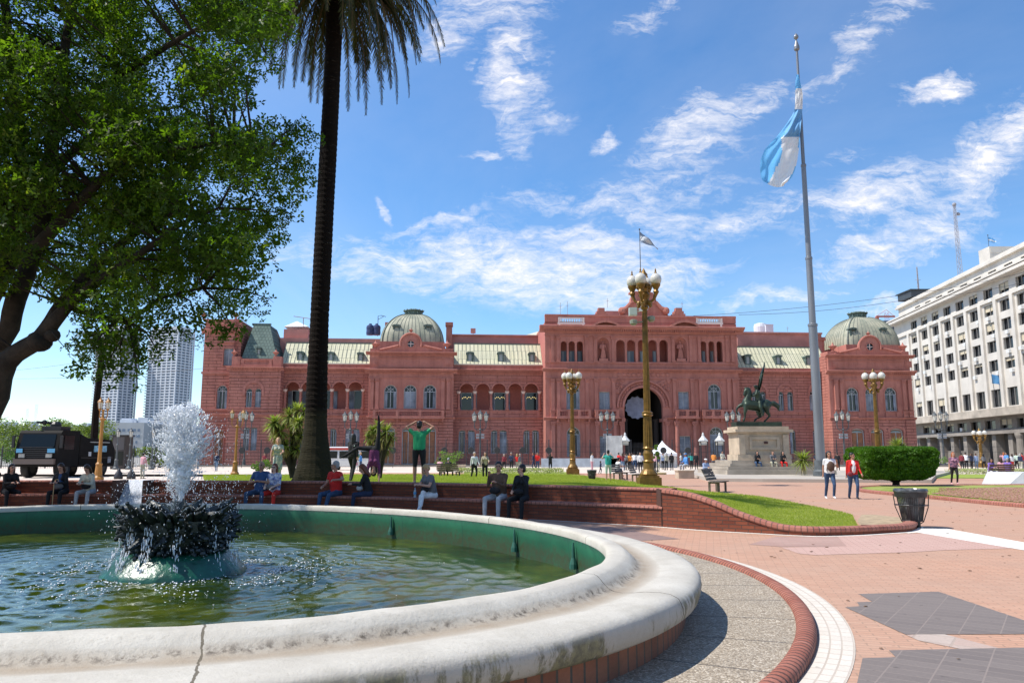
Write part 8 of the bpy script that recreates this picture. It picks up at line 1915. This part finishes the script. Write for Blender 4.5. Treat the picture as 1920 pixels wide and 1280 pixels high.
seated('man in a bright red T-shirt and jeans looking sideways on the bench', 625, 'sit', 'red', 'jeans', 'grey', 'tan', hairlen=0, sleeve='short', turn=12, headrot=(55, 0), bulk=1.12, H=1.76, shoe='white', extra=dict(armL=((60, -30), (-10, -2)), legR=((10, -4), (-28, -70), (0, 0)), legL=((8, -4), (-20, -75), (0, 0))))
seated('woman in black with long auburn hair reading a book in profile', 692, 'sitread', 'black', 'navy', 'auburn', 'light', hairlen=1.0, female=True, turn=58, headrot=(0, -32), H=1.64, bag=('lap', 'ltgrey'))
seated('fair haired woman in a grey top and white trousers with legs crossed, texting', 803, 'sitcross', 'grey', 'white', 'blond', 'light', hairlen=0, female=True, sleeve='short', headrot=(8, -38), turn=18, shoe='white', H=1.66, lean=(0, 18), bag=('lap', 'black'))
seated('man in a dark jacket and grey trousers with a hand raised to his mouth', 930, 'sit', 'brown', 'ltgrey', 'black', 'tan', hairlen=0, headrot=(-20, 0), bulk=1.15, H=1.76, bag=('lap', 'black'), extra=dict(armR=((10, -55), (-40, 68)), armL=((15, -60), (-30, 20))))
seated('woman in black with tied up hair smoking beside the man in grey trousers', 962, 'sit', 'black', 'black', 'black', 'light', hairlen=0, female=True, headrot=(55, 0), H=1.64, bag=('lap', 'black'), extra=dict(armL=((15, -40), (-40, 62))))
# walking cane of the woman in black
p, i = seatpoint(112, -.25); tag(MB().tube([(0, 0, 0), (0, 0, .78), (.03, 0, .84), (.10, 0, .86), (.13, 0, .80)], .012, 6).build('walking_cane', mat('cane_wood', (.45, .30, .14), .4), loc=(p.x, p.y, 0)), 'light wooden walking cane held by the seated woman in black', 'cane')
# --- on the raised lawn
def onlawn(px, Y):
    w = at(px, 900, Y); best = min(LV, key=lambda v: (v[0]-w.x)**2+(v[1]-Y)**2); return (w.x, Y, best[2])
person('man seen from behind in a green T-shirt and black shorts, hands behind his head', onlawn(785, 23.2), 5, 'headhands', 'green', 'black', 'black', 'tan', H=1.80, res=.0125, sleeve='short', shorts=True, bulk=1.05, shoe='grey')
person('woman all in black with long dark hair standing before the minibus, back turned', onlawn(660, 27), 15, 'walk', 'black', 'black', 'black', 'light', H=1.62, res=.0145, hairlen=1.0, female=True, bulk=1.15, bag=('hip', 'mint'))
hsn = onlawn(700, 23.8); pz = hsn[2]+2.0
hsp = person('person doing a handstand in a purple top and black leggings with legs split', (hsn[0], hsn[1], hsn[2]+1.9), 0, 'handstand', 'purple', 'black', 'black', 'light', H=1.66, res=.0145, hairlen=.8, female=True, sleeve='mid')
person('blonde woman in a pale patterned dress standing on the lawn behind the navy shirt', onlawn(519, 31), 170, 'lean', 'camo', 'camo', 'blond', 'light', H=1.68, res=.0145, hairlen=.7, female=True, dress=True, sleeve='short')
# --- walkers on the right
def gp(px, feet, *a, **k):
    w = gnd(px, feet); return (w.x, w.y, 0)
person('walking woman in a white sleeveless top with a dark backpack on her front', gp(1558, 934), 183, 'walk', 'white', 'jeans', 'black', 'tan', H=1.66, res=.014, hairlen=.5, female=True, sleeve='short', bag=('front', 'brown'), bulk=1.08, extra=dict(armL=((50, -60), (-30, 50))), shoe='white')
person('short haired woman in a white T-shirt with red cardigan walking in dark jeans', gp(1602, 935), 185, 'walk', 'red', 'jeans', 'black', 'tan', H=1.60, res=.014, hairlen=0, female=True, bag=('hip', 'maroon'), bulk=1.1, headrot=(-35, 0), vest='white')
w_ = gp(1602, 935)
person('red haired woman in a patterned blouse and black leggings strolling on the right', gp(1791, 907), 190, 'walk', 'pattern', 'black', 'red', 'light', H=1.66, res=.018, hairlen=.6, female=True, sleeve='mid', bulk=1.2, shoe='pink')
person('man in a checked blue shirt and jeans photographing before the monument steps', gp(1478, 892), 205, 'photo', 'shirtblue', 'navy', 'black', 'light', H=1.74, res=.02, bag=('camera', 'black'))
person('man in a dark T-shirt with a backpack standing at the foot of the flagpole', gp(1535, 894), 8, 'stand', 'navy', 'jeans', 'black', 'tan', H=1.76, res=.02, sleeve='short', bag=('back', 'grey'), hat='black')
person('man in a green and grey striped polo and pale shorts taking a photo, back turned', gp(1141, 903), 2, 'photo', 'teal', 'mint', 'black', 'light', H=1.78, res=.018, sleeve='short', shorts=True, bag=None)
person('grey haired man in a white shirt carrying a dark jacket on the lawn', gp(889, 899), 150, 'walk', 'white', 'black', 'grey', 'light', H=1.70, res=.02, bag=('hip', 'black'))
person('slim woman in a beige top and black trousers next to the man in white', gp(909, 899), 170, 'lean', 'beige', 'black', 'brown', 'light', H=1.70, res=.02, hairlen=.5, female=True, bag=('hip', 'black'))
# --- people on benches and steps
def sat(label, px, py, face, z, *a, **k): w = gnd(px, py); return person(label, (w.x, w.y, 0), face, k.pop('pose', 'sit'), *a, seat=z, res=.02, **k)
sat('man in a white shirt and dark shorts on the bench left of the large lamp', 1157, 898, 60, .44, 'white', 'navy', 'black', 'light', sleeve='short', shorts=True, H=1.76, pose='sitcross')
sat('person in pink with a dark cap on the black bench by the flower bed', 824, 895, 20, .44, 'pink', 'black', 'black', 'light', hat='navy')
sat('person in a black and grey jacket on the black bench, head bowed', 840, 896, 15, .44, 'black', 'black', 'grey', 'light', headrot=(0, -20))
sat('person in a bright blue hooded jacket sitting on the pale stone seat', 1288, 893, 250, .75, 'sky', 'ltgrey', 'brown', 'light', hat='sky')
sat('cyclist like person in a white cap and grey jacket seated left of the monument', 1322, 899, 160, .42, 'shirtblue', 'black', 'black', 'tan', hat='white', shoe='white', pose='sitcross')
sat('woman in a violet top seated alone, writing, left end of the far right bench', 1858, 899, 175, .44, 'violet', 'ltgrey', 'black', 'tan', hairlen=.3, female=True, pose='sitread')
sat('woman in a pink and white top on the far right bench, back of head visible', 1880, 897, 20, .44, 'pink', 'black', 'brown', 'light', hairlen=.4, female=True)
sat('grey haired woman in lilac on the right end of the far right bench', 1892, 898, 30, .44, 'violet', 'black', 'grey', 'light', female=True)
def onstep(label, px, *a, **k):
    x = (px-1420)/FPX*MY; o = Vector((x, -1.75, 0)); return person(label, (mo.x+o.x, mo.y+o.y, 0), k.pop('face', 180), k.pop('pose', 'sitread'), *a, seat=steps[2][1], res=.022, **k)
onstep('dark haired woman in black and blue jeans sitting left on the monument steps', 1405, 'black', 'jeans', 'black', 'light', hairlen=.6, female=True, shoe='white')
onstep('person in a grey hooded top sitting in the middle of the monument steps', 1433, 'grey', 'khaki', 'brown', 'light', shoe='white')
onstep('woman in black with a red skirt sitting on the right of the monument steps', 1451, 'black', 'red', 'black', 'light', hairlen=.6, female=True)
sat('person in an orange top sitting at the left corner of the monument steps', 1339, 884, 20, .9, 'orange', 'grey', 'black', 'tan')
sat('dark haired person sitting behind the left end of the monument steps', 1355, 883, 160, 1.0, 'cream', 'grey', 'black', 'tan')
# --- left background
person('man in a pink shirt standing behind the wall gap, left of the plume', gp(266, 897), 20, 'stand', 'pink', 'khaki', 'black', 'tan', H=1.66, res=.02)
person('person in a green jacket seen through the water plume', gp(319, 894), 190, 'walk', 'green', 'black', 'black', 'tan', H=1.65, res=.022)
person('man in a white shirt beside the kiosk, arm stretched to the left', gp(212, 873), 270, 'lean', 'white', 'black', 'black', 'light', H=1.7, res=.03)
person('companion in dark teal right behind the man in white by the kiosk', gp(219, 873), 270, 'walk', 'teal', 'black', 'black', 'light', H=1.7, res=.03)
person('person in pale jeans walking in front of the left door of the palace', gp(405, 883), 170, 'walk', 'navy', 'ltjeans', 'black', 'light', H=1.72, res=.025)
person('person in a maroon T-shirt and shorts by the potted shrub', gp(495, 879), 180, 'stand', 'maroon', 'maroon', 'black', 'tan', H=1.7, res=.025, sleeve='short')
# --- crowd near the arch and at the far right: a few bodies, many copies in other clothes
protos = []
for pose, fem in (('stand', 0), ('walk', 1), ('lean', 0), ('photo', 1)):
    k_ = dict(hairlen=.5 if fem else 0, female=bool(fem)); protos.append((pose, k_))
crowd = [  # px, feet, top, bottom, hair, label
    (1110, 884, 'white', 'pink', 'black', 'woman in white holding something, right behind the lawn bin'), (1126, 888, 'navy', 'navy', 'black', 'small child in navy left of the striped polo'), (1160, 880, 'red', 'grey', 'black', 'person in red just right of the striped polo'), (1168, 882, 'maroon', 'ltjeans', 'brown', 'person in a maroon striped top in the crowd before the arch'), (1173, 881, 'grey', 'black', 'black', 'person in grey with a shoulder bag in the crowd before the arch'),
    (1181, 881, 'orange', 'black', 'brown', 'woman in an orange red top and black skirt in the crowd'), (1190, 880, 'white', 'jeans', 'black', 'person in white taking a picture in the crowd'), (1196, 880, 'ltgrey', 'navy', 'black', 'person in pale grey left of the big lamp, in the crowd'), (1201, 886, 'white', 'black', 'black', 'person with a dark backpack just left of the large lamp post'), (1185, 879, 'cream', 'navy', 'brown', 'person in cream half hidden in the crowd before the arch'), (1176, 878, 'teal', 'black', 'black', 'person in teal half hidden at the back of the crowd'), (1205, 879, 'violet', 'navy', 'black', 'person in violet at the back right behind the lamp shaft'),
    (1228, 882, 'pink', 'black', 'black', 'woman in pink right of the large lamp post'), (1235, 884, 'navy', 'khaki', 'black', 'person with a backpack and khaki trousers left of the tent'), (1243, 880, 'shirtblue', 'black', 'black', 'person in a blue shirt in front of the tent opening'), (1250, 881, 'khaki', 'black', 'grey', 'person in a khaki top standing at the tent'), (1260, 881, 'black', 'black', 'black', 'person in black at the right edge of the tent'),
    (1278, 880, 'ltgrey', 'jeans', 'brown', 'man in pale grey and jeans between tent and monument'), (1284, 878, 'navy', 'black', 'blond', 'fair haired person in navy behind the blue jacket'), (1297, 879, 'teal', 'black', 'black', 'person in a turquoise top right of the blue jacket'), (1306, 880, 'black', 'black', 'brown', 'crouching looking dark person right of the turquoise top'),
    (945, 882, 'maroon', 'black', 'grey', 'white haired person in maroon behind the smoking man'), (959, 883, 'navy', 'black', 'grey', 'grey haired person in navy behind the smoking couple'), (970, 883, 'red', 'khaki', 'blond', 'person in red behind the smoking couple'), (975, 883, 'grey', 'khaki', 'grey', 'person with white hair right behind the smoking woman'), (1001, 882, 'navy', 'navy', 'black', 'woman in navy near the flower bed, left of the person in red'), (1008, 882, 'red', 'jeans', 'black', 'person in a red T-shirt right of the woman in navy by the flower bed'), (1032, 884, 'black', 'black', 'brown', 'woman in black and white holding up a camera by the central block corner'),
    (676, 884, 'sky', 'jeans', 'blond', 'person in blue between the woman in black and the handstand'), (668, 884, 'pink', 'white', 'blond', 'fair haired child in pink beside the person in blue'),
    (1813, 881, 'white', 'black', 'black', 'man in a white shirt in the group behind the right flower bed'), (1823, 881, 'navy', 'black', 'brown', 'person in navy in the group behind the right flower bed'), (1832, 881, 'shirtblue', 'ltjeans', 'brown', 'woman in pale blue in the group behind the right flower bed'), (1846, 880, 'grey', 'black', 'black', 'person in grey right of the group behind the flower bed'),
    (1890, 881, 'sky', 'black', 'black', 'man in a bright blue shirt at the far right crowd'), (1899, 881, 'white', 'red', 'brown', 'woman in white and a red skirt at the far right crowd'), (1908, 881, 'mint', 'black', 'brown', 'person in pale green at the far right crowd'), (1915, 882, 'navy', 'khaki', 'grey', 'person in navy at the far right crowd'), (1920, 880, 'red', 'grey', 'black', 'person in red cut by the right picture edge'), (1884, 880, 'pink', 'grey', 'red', 'person in pink at the left of the far right crowd'), (1805, 882, 'maroon', 'black', 'black', 'person in maroon just right of the red haired woman'),
    (1645, 880, 'black', 'grey', 'black', 'dark figure bending behind the red cardigan walker'), (1572, 884, 'black', 'black', 'brown', 'dark figure behind the walking woman in white')]
MESH = {}; rg = random.Random(77)
for n_, (px, fy, top_, bot_, hr_, lab) in enumerate(crowd):
    v = n_ % 4; w = gnd(px, fy); sc = .62 if 'child' in lab else rg.uniform(.95, 1.05); fc = rg.uniform(0, 360) if v != 3 else rg.uniform(-30, 30)
    if v not in MESH:
        pose, k_ = protos[v]; MESH[v] = person(lab, (w.x, w.y, 0), fc, pose, top_, bot_, hr_, 'tan', H=1.68, res=.032, group='people around the plaza', **k_); r = MESH[v]
        for o in [c for c in C.objects if c.parent == r]: KIDS.setdefault(r.name, []).append((o, []))
    else:
        r = MESH[v].copy(); C.objects.link(r); r.location = (w.x, w.y, 0); r.rotation_euler.z = -math.radians(fc); r['label'] = lab
        for o, _ in KIDS[MESH[v].name]:
            c = o.copy(); C.objects.link(c); c.parent = r
            for i_, sl_ in enumerate(c.material_slots):
                nm = sl_.material.name if sl_.material else ''
                role = ROLE[v][o.name.split('.')[0]][i_]
                if role == 'top': sl_.link = 'OBJECT'; sl_.material = CL[top_]
                elif role == 'bottom': sl_.link = 'OBJECT'; sl_.material = CL[bot_]
                elif role == 'hair': sl_.link = 'OBJECT'; sl_.material = HR[hr_]
    if v not in globals().setdefault('ROLE', {}):
        ROLE[v] = {}
        for o, _ in KIDS[MESH[v].name]:
            base = o.name.split('.')[0]; ROLE[v][base] = ['hair'] if base == 'hair' else sorted(['skin', 'top', 'bottom', 'shoe', 'eye', 'mouth'])
    r.scale = (sc,)*3
# pigeons on the forecourt
pg = None
for k, (px, py) in enumerate(((205, 873), (213, 872), (226, 870), (233, 873), (243, 872), (199, 871), (251, 870), (238, 869))):
    w = gnd(px, py)
    if pg is None:
        pg = thing('pigeon', 'grey pigeon pecking on the forecourt by the kiosk', 'pigeon', (w.x, w.y, 0), 0, 'pigeons by the kiosk')
        body('body', [('e', (0, 0, .16), (.17, .10, .10), None, 's'), ('c', (.12, 0, .2), .05, (.2, 0, .30), .04, 's'), ('e', (.22, 0, .32), (.05, .04, .04), None, 's'), ('c', (-.14, 0, .15), .05, (-.34, 0, .10), .03, 's'), ('c', (.26, 0, .315), .014, (.30, 0, .305), .006, 's'), ('c', (.02, .04, .1), .014, (.02, .04, .0), .014, 's'), ('c', (.02, -.04, .1), .014, (.02, -.04, .0), .014, 's')], .016, {'*': mat('pigeon_grey', (.07, .075, .09), .6, var=.3)}, pg)
    else: dup(pg, (w.x, w.y, 0), k*1.3)
# fallen leaves and scraps on the paving
P = []; R = []; rg = random.Random(91)
for k in range(420):
    x, y = rg.uniform(-1, 16), rg.uniform(5.2, 30)
    if math.hypot(x-AC.x, y-AC.y) < AR+.2 and rg.random() < .6: continue
    w = Wg[0]
    if y > 15 and x < 8.3 and y < 34 and x < 3+(y-10)*.55: continue
    s = rg.uniform(.008, .022); P.append((x, y, .012)); R.append((s*1.6, s, s*.25))
blobs('fallen_leaves', P, R, mat('dry_leaf', (.13, .07, .03), .8, var=.5, vscale=3), 'scattered dry leaves and scraps on the plaza paving', 'litter', 'stuff')
